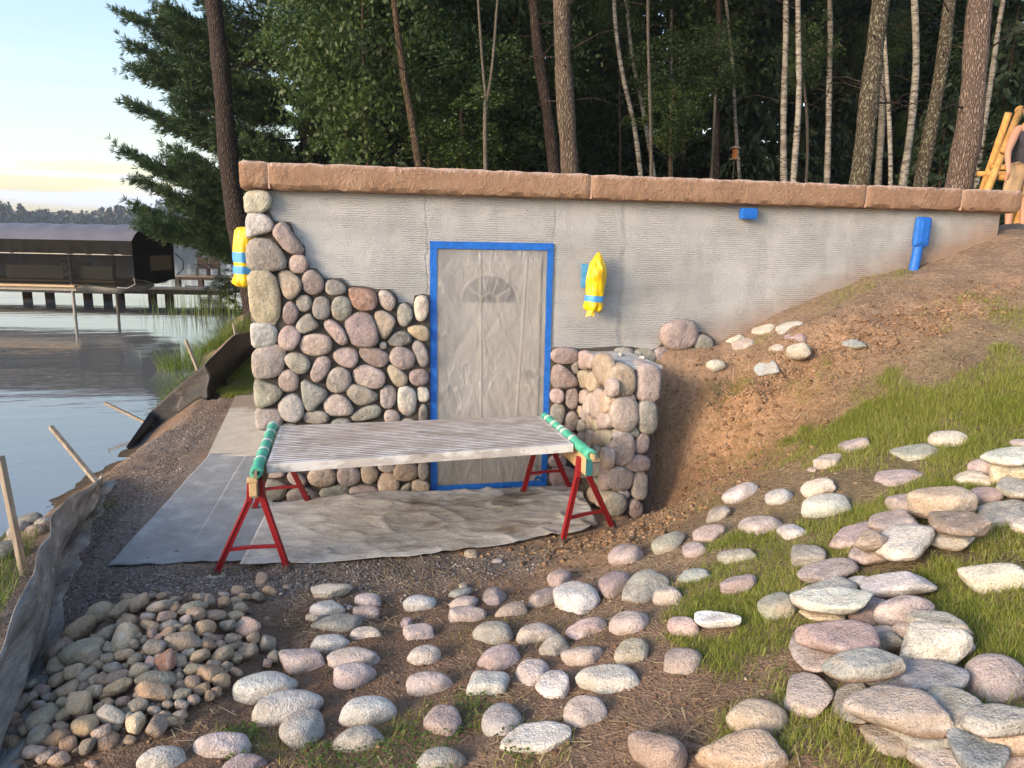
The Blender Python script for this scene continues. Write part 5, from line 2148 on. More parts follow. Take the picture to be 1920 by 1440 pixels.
(-1.889,-1.726,0.055,0.016,0.021,0.009,-0.13,'b','small blue grey oval cobble in the back centre of the cobble pile'),
(-1.652,-2.618,0.143,0.024,0.014,0.017,-0.46,'t','small tan oval cobble in the middle centre of the pile,sixth from left'),
(-2.076,-2.533,0.025,0.027,0.031,0.02,-0.76,'t','small tan round cobble in the front left of the pile,third from left'),
(-1.503,-2.665,0.119,0.024,0.018,0.018,0.32,'g','small grey oval cobble in the front centre of the pile,fourth from left'),
(-1.434,-2.694,0.11,0.029,0.019,0.022,0.24,'t','small tan oval cobble in the front right of the pile,second from left'),
(-2.056,-2.771,0.05,0.027,0.03,0.021,0.54,'r','small brown round cobble in the front left of the pile,leftmost'),
(-1.706,-3.013,0.06,0.022,0.02,0.016,-0.57,'g','small grey round cobble in the front left of the pile,third from left'),
(-1.57,-2.353,0.201,0.021,0.022,0.016,-0.33,'t','small tan round cobble in the middle centre of the pile,fifth from left'),
(-1.463,-2.543,0.152,0.026,0.02,0.02,-0.21,'t','small tan oval cobble in the middle right of the pile,leftmost'),
(-1.902,-2.343,0.128,0.028,0.036,0.021,-0.39,'m','small mauve round cobble in the middle left of the cobble pile'),
(-1.775,-2.845,0.047,0.031,0.019,0.021,0.48,'g','grey oval cobble in the front left of the pile,fourth from left'),
(-1.43,-2.892,0.058,0.02,0.012,0.015,0.08,'t','small tan oval cobble in the front centre of the pile,sixth from left'),
(-1.396,-2.573,0.13,0.022,0.017,0.016,0.77,'p','small pinkish oval cobble in the middle right of the pile,leftmost'),
(-1.97,-1.771,0.039,0.028,0.036,0.017,-0.76,'n','small greenish grey oval cobble in the back centre of the cobble pile'),
(-2.076,-2.498,0.038,0.026,0.021,0.016,-0.68,'t','small tan oval cobble in the front left of the pile,fifth from left'),
(-1.982,-2.781,0.037,0.023,0.014,0.014,0.5,'n','small greenish grey oval cobble in the front left of the pile,second from left'),
(-1.722,-2.93,0.061,0.028,0.029,0.021,-0.45,'t','small tan round cobble in the front left of the pile,sixth from left'),
(-1.271,-2.598,0.079,0.017,0.01,0.012,-0.28,'g','small grey oval cobble in the middle right of the pile,fourth from left'),
(-1.852,-2.448,0.147,0.027,0.023,0.02,-0.55,'m','small mauve round cobble in the middle centre of the cobble pile'),
(-1.212,-2.006,0.072,0.016,0.013,0.009,-0.17,'m','small mauve oval cobble in the back right of the pile,second from left'),
(-1.852,-2.946,0.06,0.035,0.033,0.026,-0.48,'t','tan round cobble in the front left of the pile,leftmost'),
(-1.805,-2.438,0.158,0.026,0.021,0.019,0.26,'p','small pinkish oval cobble in the middle centre of the pile,leftmost'),
(-2.062,-2.788,0.035,0.035,0.035,0.026,-0.57,'m','mauve round cobble in the front left of the pile,leftmost'),
(-1.85,-2.294,0.123,0.022,0.026,0.016,-0.22,'t','small tan round cobble in the middle centre of the pile,leftmost'),
(-1.803,-2.253,0.157,0.029,0.029,0.018,-0.31,'n','small greenish grey oval cobble in the middle centre of the pile,third from left'),
(-1.607,-2.529,0.153,0.029,0.018,0.021,-0.24,'g','small grey oval cobble in the middle centre of the pile,sixth from left'),
(-2.111,-2.696,0.01,0.023,0.015,0.014,-0.55,'g','small grey oval cobble in the front left of the cobble pile'),
(-1.929,-2.978,0.034,0.021,0.021,0.016,-0.65,'t','small tan round cobble in the front left of the pile,leftmost'),
(-1.825,-1.863,0.105,0.019,0.025,0.014,-0.91,'t','small tan round cobble in the back centre of the pile,leftmost'),
(-1.474,-2.75,0.111,0.019,0.013,0.014,0.36,'r','small brown oval cobble in the front centre of the pile,third from left'),
(-1.203,-2.491,0.09,0.031,0.03,0.024,0.82,'n','greenish grey round cobble in the middle right of the cobble pile'),
(-2.057,-1.953,0.042,0.028,0.034,0.015,-0.76,'r','small brown oval cobble in the middle left of the cobble pile'),
(-1.802,-2.304,0.141,0.021,0.019,0.014,-0.36,'g','small grey oval cobble in the middle centre of the pile,third from left'),
(-2.06,-2.643,0.03,0.017,0.013,0.012,-0.65,'t','small tan oval cobble in the front left of the pile,third from left'),
(-1.362,-2.645,0.106,0.021,0.015,0.015,0.13,'g','small grey oval cobble in the middle right of the pile,third from left'),
(-1.781,-2.34,0.164,0.026,0.022,0.017,-0.1,'n','small greenish grey oval cobble in the middle centre of the pile,second from left'),
(-1.746,-2.937,0.033,0.033,0.026,0.025,-0.41,'g','grey oval cobble in the front left of the pile,third from left'),
(-1.492,-2.546,0.16,0.02,0.015,0.015,0.26,'b','small blue grey oval cobble in the middle centre of the pile,third from left'),
(-1.199,-2.095,0.083,0.015,0.01,0.008,0.25,'b','small blue grey oval cobble in the middle right of the pile,fourth from left'),
(-1.589,-2.844,0.094,0.016,0.015,0.012,-0.18,'t','small tan round cobble in the front centre of the pile,second from left'),
(-1.451,-2.359,0.167,0.019,0.018,0.014,-0.08,'r','small brown round cobble in the middle right of the pile,second from left'),
(-1.57,-2.605,0.151,0.016,0.01,0.012,0.58,'t','small tan oval cobble in the middle centre of the pile,tenth from left'),
(-1.547,-2.83,0.072,0.033,0.033,0.025,0.67,'p','pinkish round cobble in the front centre of the pile,second from left'),
(-1.405,-2.777,0.073,0.017,0.01,0.013,0.23,'g','small grey oval cobble in the front right of the pile,leftmost'),
(-1.208,-2.383,0.098,0.024,0.024,0.018,-0.26,'m','small mauve round cobble in the middle right of the pile,second from left'),
(-1.541,-2.706,0.106,0.016,0.014,0.012,-0.43,'n','small greenish grey round cobble in the front centre of the cobble pile'),
(-1.823,-2.407,0.143,0.027,0.023,0.019,-0.76,'g','small grey oval cobble in the middle centre of the pile,second from left'),
(-1.799,-2.866,0.04,0.028,0.018,0.021,-0.06,'b','small blue grey oval cobble in the front left of the pile,second from left'),
(-1.394,-2.732,0.084,0.031,0.031,0.023,0.58,'t','tan round cobble in the front right of the cobble pile'),
(-1.357,-2.715,0.094,0.016,0.009,0.011,0.59,'g','small grey oval cobble in the front right of the pile,second from left'),
(-1.413,-2.779,0.071,0.017,0.011,0.012,-0.06,'t','small tan oval cobble in the front right of the pile,third from left'),
(-1.488,-2.734,0.081,0.02,0.02,0.015,-0.41,'g','small grey round cobble in the front centre of the pile,fourth from left'),
(-1.374,-2.739,0.087,0.017,0.015,0.012,-0.16,'t','small tan round cobble in the front right of the cobble pile'),
(-2.07,-2.63,0.059,0.031,0.022,0.019,0.04,'p','pinkish oval cobble in the front left of the pile,leftmost'),
(-1.744,-2.379,0.154,0.028,0.02,0.019,-0.2,'g','small grey oval cobble in the middle centre of the pile,fourth from left'),
(-1.809,-2.102,0.134,0.017,0.022,0.01,0.42,'b','small blue grey oval cobble in the middle centre of the pile,leftmost'),
(-1.812,-2.12,0.149,0.029,0.037,0.02,-0.8,'t','small tan round cobble in the middle centre of the pile,second from left'),
(-1.55,-2.254,0.174,0.016,0.012,0.012,0.52,'g','small grey oval cobble in the middle right of the pile,leftmost'),
(-1.189,-2.43,0.083,0.015,0.01,0.011,0.4,'t','small tan oval cobble in the middle right of the pile,fifth from left'),
(-1.531,-2.789,0.083,0.023,0.021,0.017,0.45,'p','small pinkish round cobble in the front centre of the pile,leftmost'),
(-1.564,-2.348,0.209,0.02,0.02,0.015,0.11,'g','small grey round cobble in the middle centre of the cobble pile'),
(-1.464,-2.759,0.071,0.033,0.02,0.024,0.42,'m','mauve oval cobble in the front centre of the pile,second from left'),
(-1.966,-2.844,0.014,0.022,0.022,0.017,-0.57,'t','small tan round cobble in the front left of the pile,second from left'),
(-1.722,-2.722,0.082,0.028,0.017,0.021,-0.31,'m','small mauve oval cobble in the front centre of the cobble pile'),
(-1.259,-2.375,0.087,0.02,0.013,0.014,1.02,'r','small brown oval cobble in the middle right of the pile,fourth from left'),
(-1.835,-2.98,0.043,0.032,0.033,0.024,-0.2,'g','grey round cobble in the front left of the pile,third from left'),
(-1.88,-1.876,0.099,0.02,0.026,0.015,-0.79,'g','small grey round cobble in the back centre of the pile,leftmost'),
(-1.466,-2.473,0.158,0.02,0.012,0.014,0.05,'n','small greenish grey oval cobble in the middle right of the pile,leftmost'),
(-1.439,-2.116,0.143,0.022,0.017,0.013,1.22,'t','small tan oval cobble in the middle right of the pile,second from left'),
(-1.967,-1.926,0.092,0.019,0.024,0.012,-0.03,'t','small tan oval cobble in the middle centre of the pile,second from left'),
(-1.975,-2.5,0.068,0.031,0.026,0.021,-0.32,'b','blue grey oval cobble in the front left of the pile,second from left'),
(-1.733,-2.877,0.054,0.026,0.016,0.019,-0.6,'g','small grey oval cobble in the front centre of the pile,leftmost'),
(-1.831,-2.622,0.098,0.029,0.025,0.022,-0.57,'n','small greenish grey round cobble in the front left of the pile,third from left'),
(-1.421,-2.354,0.143,0.021,0.02,0.016,0.54,'n','small greenish grey round cobble in the middle right of the pile,leftmost'),
(-1.532,-2.603,0.131,0.03,0.027,0.023,-0.02,'b','blue grey round cobble in the middle centre of the cobble pile'),
(-1.952,-2.7,0.046,0.018,0.015,0.014,-0.57,'m','small mauve round cobble in the front left of the pile,leftmost'),
(-1.405,-2.693,0.101,0.025,0.015,0.019,-0.46,'t','small tan oval cobble in the front right of the pile,fourth from left'),
(-1.497,-2.776,0.088,0.024,0.023,0.018,0.61,'p','small pinkish round cobble in the front centre of the pile,second from left'),
(-1.632,-2.12,0.218,0.017,0.02,0.012,-0.59,'m','small mauve oval cobble in the back centre of the cobble pile'),
(-1.408,-2.891,0.062,0.029,0.018,0.02,0.66,'p','small pinkish oval cobble in the front right of the pile,second from left'),
(-1.773,-2.882,0.054,0.027,0.02,0.02,0.43,'t','small tan oval cobble in the front left of the pile,seventh from left'),
(-1.57,-2.832,0.078,0.027,0.025,0.02,-0.43,'g','small grey round cobble in the front centre of the pile,second from left'),
(-1.457,-2.679,0.101,0.024,0.017,0.018,-0.07,'b','small blue grey oval cobble in the front right of the cobble pile'),
(-1.599,-2.596,0.116,0.017,0.01,0.013,0.63,'t','small tan oval cobble in the middle centre of the pile,eighth from left'),
(-1.818,-2.874,0.049,0.028,0.019,0.021,-0.05,'b','small blue grey oval cobble in the front left of the pile,leftmost'),
(-1.945,-2.958,0.051,0.024,0.02,0.018,-0.51,'g','small grey round cobble in the front left of the pile,leftmost'),
(-1.732,-2.718,0.114,0.028,0.02,0.021,0.02,'t','small tan oval cobble in the front centre of the pile,second from left'),
(-1.786,-2.19,0.148,0.017,0.018,0.01,0.17,'g','small grey oval cobble in the middle centre of the pile,fifth from left'),
(-1.646,-2.648,0.119,0.016,0.015,0.012,0.24,'t','small tan round cobble in the front centre of the pile,leftmost')]
TREES=[('L','dark',0.279,0.179,[(-2.96,12.87,-0.05),
(-3.15,13.1,0.88),
(-3.38,13.44,2.31),
(-3.6,13.83,4.0),
(-3.75,14.2,5.69),
(-3.87,14.52,7.12),
(-3.93,14.79,8.42)],'dark leaning pine trunk at the lake edge left of the building'),
('a','brown',0.089,0.072,[(0.89,9.48,2.1),
(0.76,9.75,3.6),
(0.66,9.95,4.47),
(0.52,10.17,5.4),
(0.41,10.39,6.37),
(0.29,10.61,7.35)],'slim brown curving tree behind the left half of the coping'),
('b','grey',0.05,0.044,[(2.1,9.21,2.07),
(2.12,9.45,3.57),
(2.12,9.6,4.33),
(2.16,9.73,4.99)],'slender grey forked tree behind the coping above the door'),
('b1','grey',0.033,0.028,[(2.16,9.72,4.93),
(2.1,9.87,5.64),
(2.09,10.03,6.4),
(2.04,10.24,7.39)],''),
('b2','grey',0.033,0.028,[(2.16,9.72,4.93),
(2.3,9.81,5.54),
(2.39,9.96,6.41),
(2.48,10.14,7.39)],''),
('c','dark',0.151,0.113,[(4.16,10.86,2.08),
(4.06,11.15,3.73),
(3.97,11.43,5.03),
(3.78,11.74,6.38),
(3.65,12.09,7.99)],'dark limbed tree just left of the thick pale pine trunk'),
('d','pine',0.193,0.177,[(3.7,8.33,2.0),
(3.67,8.58,3.5),
(3.64,8.85,4.82),
(3.63,9.11,6.08),
(3.63,9.34,7.24)],'thick pale barked pine behind the middle coping joint'),
('e','birch',0.07,0.056,[(6.99,12.35,2.16),
(6.85,12.67,3.96),
(6.75,12.93,5.13),
(6.43,13.25,6.37),
(6.24,13.57,7.75),
(6.24,13.76,8.71)],'bowed white birch behind the yellow wrapped lamp,left of its pair'),
('f','birch',0.065,0.051,[(7.56,12.78,2.27),
(7.33,13.17,4.37),
(7.14,13.5,5.78),
(6.87,13.81,7.05),
(6.73,14.21,8.89)],'bowed white birch crossing right of its bowed twin'),
('g','grey',0.044,0.038,[(6.26,10.41,2.12),
(6.28,10.67,3.77),
(6.32,11.1,5.93),
(6.33,11.52,8.03)],'thin straight grey sapling beside the bowed birches'),
('h','birch',0.057,0.049,[(8.88,15.11,2.32),
(8.91,15.41,4.27),
(8.94,15.81,6.27),
(9.05,16.33,8.99),
(9.1,16.48,9.79)],'thin birch right of the bowed pair'),
('i','dark',0.096,0.082,[(9.29,12.91,2.22),
(9.3,13.19,4.02),
(9.32,13.57,5.91),
(9.43,13.96,7.95),
(9.47,14.18,9.11)],'dark slim straight tree left of the bird feeder'),
('i2','grey',0.042,0.035,[(8.55,12.03,2.27),
(8.64,12.27,3.92),
(8.73,12.51,5.17),
(8.83,12.68,6.14)],'thin grey sapling touching the dark slim tree'),
('j','birch',0.054,0.047,[(10.51,13.7,2.3),
(10.44,14.0,4.1),
(10.35,14.34,5.65),
(10.32,14.62,7.03),
(10.22,14.89,8.25),
(10.15,15.15,9.47)],'thin crooked birch right of the dark slim tree'),
('k','birch',0.092,0.077,[(10.48,11.6,2.24),
(10.53,11.86,3.89),
(10.6,12.22,5.75),
(10.63,12.54,7.41),
(10.66,12.82,8.79)],'left of the two bright upright birches above the wall'),
('l','birch',0.076,0.069,[(9.52,9.71,2.18),
(9.6,9.93,3.68),
(9.72,10.25,5.38),
(9.75,10.54,6.86),
(9.8,10.78,8.1)],'right of the two bright upright birches above the wall'),
('m','grey',0.044,0.037,[(11.63,12.41,2.31),
(11.71,12.66,3.96),
(11.8,12.95,5.52),
(11.72,13.26,6.97)],'thin grey sapling right of the bright birches'),
('n','birch',0.089,0.074,[(12.17,12.29,2.32),
(12.27,12.54,3.97),
(12.42,12.88,5.82),
(12.46,13.25,7.71),
(12.43,13.55,9.17)],'dark banded birch between bright birches and thick lichened trunk'),
('o','lichen',0.197,0.145,[(8.9,6.7,2.17),
(9.04,6.86,3.37),
(9.24,7.09,4.72),
(9.44,7.31,6.05),
(9.57,7.51,7.17)],'thick brown lichened trunk leaning right above the coping joint'),
('o2','birch',0.114,0.09,[(15.03,13.78,2.44),
(15.12,14.03,4.09),
(15.27,14.46,6.38),
(15.28,14.78,7.98)],'birch half hidden behind the thick brown lichened trunk'),
('p','birch',0.057,0.038,[(11.81,9.2,2.14),
(11.82,9.44,3.64),
(11.83,9.72,5.04),
(11.78,9.95,6.16),
(11.76,10.06,6.65)],'thin leaning pale birch right of the thick brown lichened trunk'),
('q','birch',0.1,0.073,[(12.63,10.08,2.22),
(12.85,10.27,3.72),
(13.07,10.48,4.96),
(13.22,10.76,6.54),
(13.26,11.15,8.5)],'curving birch between thin pale birch and spotted grey trunk'),
('r','lichen',0.15,0.106,[(10.73,7.33,2.1),
(10.96,7.5,3.45),
(11.26,7.73,4.93),
(11.51,7.9,6.03),
(11.74,8.16,7.56)],'spotted grey lichened trunk leaning right'),
('s','redpine',0.231,0.183,[(9.94,5.42,2.18),
(10.08,5.56,3.23),
(10.26,5.75,4.38),
(10.46,5.96,5.61),
(10.66,6.16,6.84)],'thickest pink barked pine near the right end of the coping'),
('t','birch',0.073,0.06,[(14.52,9.69,2.3),
(14.71,9.91,3.95),
(14.94,10.21,5.65),
(15.13,10.41,6.83),
(15.4,10.64,8.28),
(15.47,10.67,8.54)],'slanting birch behind the thickest pine'),
('u','dark',0.065,0.049,[(18.79,12.99,2.57),
(18.82,13.28,4.37),
(18.87,13.68,6.45),
(19.12,13.99,8.21)],'dark far trunk left of the log swing'),
('v','dark',0.037,0.03,[(6.67,13.48,2.25),
(6.67,13.77,4.05),
(6.67,14.14,5.87),
(6.75,14.47,7.61)],'dark thin sapling left of the bowed birches'),
('w','brown',0.062,0.044,[(4.97,18.06,2.42),
(4.59,18.46,4.37),
(4.27,18.79,5.67),
(4.04,19.06,6.72)],'small brown leaning sapling in the shadow')]
CLOTH=[(-1.297,-0.151),
(-0.747,-0.144),
(-0.023,-0.094),
(0.642,-0.108),
(1.225,-0.118),
(1.243,-0.368),
(1.168,-1.007),
(0.999,-1.113),
(0.86,-1.14),
(0.668,-1.136),
(0.449,-1.232),
(0.214,-1.265),
(-0.05,-1.29),
(-0.272,-1.338),
(-0.553,-1.322),
(-0.862,-1.35),
(-1.135,-1.286),
(-1.367,-1.285),
(-1.377,-0.824),
(-1.369,-0.361)]
MATA=[(-2.037,1.381),
(-1.671,1.361),
(-1.731,-1.152),
(-2.201,-1.11)]
MATB=[(-1.691,1.326),
(-1.265,1.316),
(-1.294,-1.193),
(-1.75,-1.154)]
SLAB=[(-2.209,4.145),
(-1.403,4.287),
(-1.33,1.178),
(-2.046,1.343)]
FENCE_FAR_BOT=[(-3.429,3.578,-0.547),
(-3.436,4.726,-0.527),
(-3.114,4.745,-0.335),
(-2.631,4.329,-0.05),
(-2.548,6.273,-0.05),
(-2.456,9.144,-0.05)]
GRASS=[('RIGHTA',0.9,[(2.433,-2.524),
(3.796,-3.255),
(1.733,-4.665),
(1.215,-4.328),
(1.652,-3.864),
(1.971,-3.383),
(1.876,-2.956)]),
('RIGHTB',0.9,[(2.438,-1.429),
(3.137,-1.69),
(4.618,-2.677),
(3.796,-3.255),
(2.727,-2.206),
(2.411,-1.942)]),
('RIGHTC',0.8,[(0.877,-2.804),
(1.485,-2.846),
(1.5,-3.168),
(1.253,-3.384),
(0.947,-3.789),
(0.83,-3.697),
(0.764,-3.289)]),
('MAIN',1.0,[(4.647,-2.656),
(3.535,-1.703),
(3.117,-1.663),
(2.84,-1.548),
(2.691,-1.409),
(2.515,-1.369),
(2.401,-1.792),
(2.289,-2.116),
(2.45,-2.285),
(2.206,-2.644),
(1.781,-2.57),
(1.543,-2.437),
(1.187,-2.698),
(0.899,-2.755),
(0.929,-2.992),
(0.834,-3.082),
(0.63,-3.371),
(0.659,-3.606),
(0.86,-3.72),
(0.87,-3.909),
(0.667,-4.282),
(1.541,-4.796)]),
('EDGE',0.35,[(2.602,0.087),
(3.329,0.085),
(4.014,0.145),
(4.387,-0.022),
(4.277,-0.23),
(3.489,-0.311),
(2.955,-0.203)]),
('TOPR',0.55,[(4.166,-0.749),
(5.557,-1.999),
(4.884,-2.485),
(4.032,-1.29),
(3.597,-1.213),
(3.49,-0.934)]),
('HOLE',0.7,[(2.325,-0.38),
(2.608,-0.489),
(2.608,-0.71),
(2.455,-0.704),
(2.272,-0.664),
(2.214,-0.532)]),
('PATCH1',0.35,[(2.684,-0.778),
(3.006,-0.836),
(3.153,-0.956),
(3.033,-1.201),
(2.738,-1.064)]),
('PATCH2',0.6,[(2.857,-1.522),
(3.117,-1.715),
(3.405,-1.661),
(3.318,-1.457),
(2.99,-1.328)]),
('FRONT1',0.45,[(-0.471,-3.125),
(-0.32,-2.974),
(-0.076,-2.979),
(0.027,-3.197),
(0.209,-3.533),
(0.375,-3.769),
(-0.942,-3.236),
(-0.78,-3.147)]),
('FRONT2',0.3,[(-1.046,-2.874),
(-0.884,-2.904),
(-0.78,-3.147),
(-1.151,-3.188),
(-1.227,-2.989)]),
('MID',0.12,[(-0.17,-2.315),
(0.365,-2.204),
(0.858,-2.784),
(0.65,-3.088),
(0.189,-2.922),
(-0.157,-2.659)]),
('RIGHTSLOPE',0.12,[(1.988,-0.699),
(2.475,-1.369),
(2.289,-2.116),
(1.869,-2.433),
(1.645,-1.732)]),
('LEFTP',0.3,[(-2.786,0.132),
(-2.656,0.484),
(-2.476,0.148),
(-2.535,-0.401)]),
('TUFTS',0.25,[(2.078,-0.617),
(2.221,-0.737),
(2.395,-1.228),
(2.17,-1.478),
(2.06,-0.724)]),
('SHED',0.9,[(-3.422,7.282),
(-2.45,8.924),
(-1.982,5.305),
(-2.375,4.227)])]
SHOREGRASS=[(-4.071,9.921,-0.567),
(-3.983,11.726,-0.506),
(-3.875,8.111,-0.556),
(-3.615,11.705,-0.258),
(-3.238,12.016,-0.05),
(-4.531,10.09,-0.701),
(-3.19,6.587,-0.273)]
FRONTLEFTGRASS=[(-2.892,-0.964),
(-2.881,-0.761),
(-2.89,-0.487),
(-2.814,-0.414),
(-2.631,-1.154),
(-2.489,-1.79),
(-2.494,-1.903)]
FENCE_FAR=[((-3.458,3.637,-0.549),
(-3.469,3.65,-0.497)),
((-3.436,4.726,-0.527),
(-3.431,4.769,-0.307)),
((-3.114,4.745,-0.335),
(-3.106,4.813,0.012)),
((-2.631,4.329,-0.05),
(-2.62,4.42,0.413)),
((-2.548,6.273,-0.05),
(-2.516,6.39,0.562)),
((-2.481,10.093,-0.05),
(-2.474,10.145,0.218))]
FENCE_NEAR=[((-2.073,-3.157,0.006),
(-2.065,-3.09,0.343)),
((-2.139,-2.74,0.017),
(-2.129,-2.657,0.436)),
((-2.195,-2.445,0.021),
(-2.159,-2.354,0.513)),
((-2.317,-1.96,-0.003),
(-2.263,-1.868,0.513)),
((-2.513,-1.186,-0.03),
(-2.427,-1.118,0.4)),
((-2.656,-0.464,-0.039),
(-2.573,-0.417,0.283)),
((-2.891,0.975,-0.066),
(-2.903,0.989,-0.009))]
STAKES=[((-2.723,-1.037,-0.04),
(-2.788,-1.008,0.751)),
((-2.905,0.908,-0.068),
(-3.382,1.302,0.367)),
((-3.515,4.709,-0.443),
(-4.097,4.987,-0.205)),
((-2.649,4.612,-0.05),
(-2.937,4.825,0.691)),
((-2.522,6.776,-0.05),
(-2.627,6.948,0.691))]
LIFT=((-7.648, 19.828), (-0.9609, 0.277), (0.277, 0.9609))
DOCK=[(-5.32,26.005,0.045),
(-20.538,29.272,-0.184)]
DOCK_PILES=[(-14.454,27.939,-0.228),
(-13.519,27.739,-0.211),
(-11.932,27.399,-0.182),
(-11.106,27.222,-0.168),
(-10.584,27.11,-0.158),
(-9.236,26.822,-0.134),
(-8.54,26.673,-0.122)]
DOCKB=[(-10.851,39.669,-0.238),
(-7.198,38.887,-0.173)]
WPINE=(-2.04, 18.9, 4.58)
TIPS=[(-7.55,20.47,8.97),
(-7.22,20.19,7.93),
(-7.17,20.02,7.18),
(-7.31,19.85,6.15),
(-7.56,19.61,4.72),
(-7.12,19.33,3.78),
(-7.21,19.18,2.96),
(-6.95,18.99,2.31)]
BRANCHBASE=[(-1.97,19.46,7.42),
(-1.99,19.26,6.42),
(-2.01,19.12,5.67),
(-2.03,18.92,4.66),
(-2.06,18.71,3.58),
(-2.08,18.57,2.91),
(-2.1,18.41,2.07),
(-2.11,18.28,1.4)]
BACKTREES=[((-0.32,11.53,6.06),
2.27,2.0,2.6,'leaf','bright green drooping leafy tree right of the lakeside pine'),
((-0.8,15.1,7.76),
2.11,2.2,2.4,'leaf','leafy tree with light tips behind the drooping leafy tree'),
((1.86,11.27,4.55),
2.34,1.5,1.2,'leaf','leafy understory tree beside the grey forked tree'),
((1.49,15.6,7.52),
2.51,2.4,2.6,'leaf','dark leafy tree between brown trunk and forked tree'),
((3.8,15.04,7.27),
2.49,2.0,2.8,'leaf','dense leafy tree left of the thick pale pine'),
((4.42,15.48,4.94),
2.51,1.8,1.3,'leaf','low bush behind the dark limbed trunk'),
((6.63,16.6,7.67),
2.57,1.8,2.6,'leaf','leafy tree just right of the thick pale pine'),
((7.06,17.09,5.41),
2.61,1.6,1.6,'spruce','dark young spruce right of the thick pale pine'),
((7.24,11.8,5.25),
2.4,1.0,0.9,'leaf','yellow green maple bush right of the bowed birches'),
((9.97,17.04,8.31),
2.69,2.4,2.6,'leaf','leafy tree behind the thin crooked birches'),
((11.76,16.29,6.5),
2.71,1.8,3.4,'spruce','tall dark spruce behind the bird feeder'),
((13.62,18.56,9.44),
2.86,2.6,2.4,'leaf','dark leafy crown above the bright birches'),
((15.71,17.42,6.02),
2.88,1.8,2.6,'spruce','dark spruce behind the banded birch'),
((12.78,14.67,4.74),
2.68,1.2,1.0,'spruce','small spruce at the foot of the bright birches'),
((17.2,18.89,9.79),
2.98,2.6,2.6,'leaf','dark leafy crown left of the thick lichened trunk'),
((19.46,18.41,9.83),
3.03,2.6,2.6,'leaf','dark leafy crown above the curving birch'),
((15.48,12.05,5.01),
2.66,1.3,1.8,'spruce','green spruce between spotted trunk and thickest pine'),
((16.53,11.28,7.52),
2.66,2.0,2.4,'spruce','spruce with pale branch tips at the right edge'),
((15.04,9.9,4.21),
2.56,0.9,0.8,'spruce','low spruce left of the log swing'),
((11.21,17.13,4.93),
2.73,2,1.4,'spruce','low dark spruce under the slim straight tree'),
((0.61,16.24,4.56),
2.54,2.2,1.6,'spruce','dark spruce behind the slim brown curving tree'),
((-1.48,19.95,5.22),
1.23,1.8,2.2,'spruce','dark spruce by the lakeside pine'),
((8.95,17.62,4.89),
2.68,1.8,1.5,'spruce','dark spruce behind the bowed birch pair'),
((19.73,20.06,7.95),
3.1,2.2,4,'spruce','far tall spruce between the lichened trunks')]
FEEDER=(9.26, 12.23, 4.35)
HOUSE=(34.61, 35.38, 12.03)
SWING=[(9.85,4.27,4.33),
(9.06,3.87,3.05),
(11.46,5.0,4.53),
(9.13,3.76,3.6),
(9.76,3.94,4.15),
(9.64,4.45,3.46),
(10.77,4.2,3.44),
(9.3,3.96,3.25),
(10.28,3.75,3.26)]
PERSON=(8.54, 2.79, 3.36)
ARM=[(8.32,2.82,3.78),
(8.13,2.69,3.44),
(8.09,2.59,3.17)]
SHORESTONES=[(-3.587,1.144,-0.523,0.13),
(-3.594,0.944,-0.518,0.11),
(-2.939,-0.27,-0.059,0.08),
(-2.978,-0.643,-0.058,0.12),
(-3.343,0.265,-0.345,0.1),
(-2.947,-0.105,-0.063,0.07)]
BUSH=[(-5.08,21.74,-0.16),
(-5.52,23.04,0.63)]
REEDS=[(-6.9,21.07,-0.29),
(-6.45,20.97,-0.28),
(-6.0,20.87,-0.27),
(-5.63,20.8,-0.27),
(-5.18,20.7,-0.26),
(-4.73,20.6,-0.25)]

# ---------------------------------------------------------------- ground
def steps(a, b, st, lim0, lim1, g=1.16):
    x = list(np.arange(a, b+1e-6, st)); s = st; l = []
    p = a
    while p > lim0: s = min(s*g, 60); p -= s; l.append(p)
    s = st; r = []; p = b
    while p < lim1: s = min(s*g, 60); p += s; r.append(p)
    return np.array(l[::-1] + x + r)
gx = steps(-3.9, 6.4, .042, -900, 700); gy = steps(-4.9, 2.6, .042, -300, 900)
X, Y = np.meshgrid(gx, gy); Zb = H(X, Y)
slabpad = (X > -2.3) & (X < 1.25) & (Y > -1.2) & (Y < 5)
def gauss(cx, cy, rx, ry): return np.exp(-(((X-cx)/rx)**2 + ((Y-cy)/ry)**2))
hill = sst(.25, .9, X + .45*(Y+2.2))                                   # the slope on the right
sandm = np.clip(gauss(1.9,-.7,.75,.7)*1.2 + gauss(1.15,-1.45,.6,.28)*1.3 + gauss(2.4,-1.35,.9,.5)*.8 + gauss(3.6,-.9,1.3,.35)*.75 + gauss(.75,-1.75,.5,.25)*.7, 0, 1)
gravm = np.clip(gauss(-2.4,-.3,.45,1.6) + gauss(-2.5,2.0,.5,1.4)*.8 + gauss(-1.9,-1.45,.6,.3)*1.3 + gauss(-.9,-1.6,1.3,.22)*1.2 + gauss(-.2,-1.45,1,.18) + gauss(-2.2,-2.1,.2,.8), 0, 1)
humus = np.clip(gauss(-1.1,-2.6,1.0,.8) + gauss(-.3,-2.3,.9,.6)*.7 + gauss(-2,-3.2,1,.6), 0, 1)
n1 = vn(X,Y,.5,1); n2 = vn(X,Y,.16,2); n3 = vn(X,Y,.07,3); n4 = vn(X,Y,1.7,4)
near = sst(40, 12, np.hypot(X, Y))
rough_ = (.02*(n1-.5)*2 + .016*(n2-.5)*2 + .010*(n3-.5)*2)*np.where(slabpad, .15, 1)*near
rough_ += sandm*(.05*np.abs(n2-.5)+.03*np.abs(n1-.5)-.015)*near*np.where(slabpad, 0, 1)
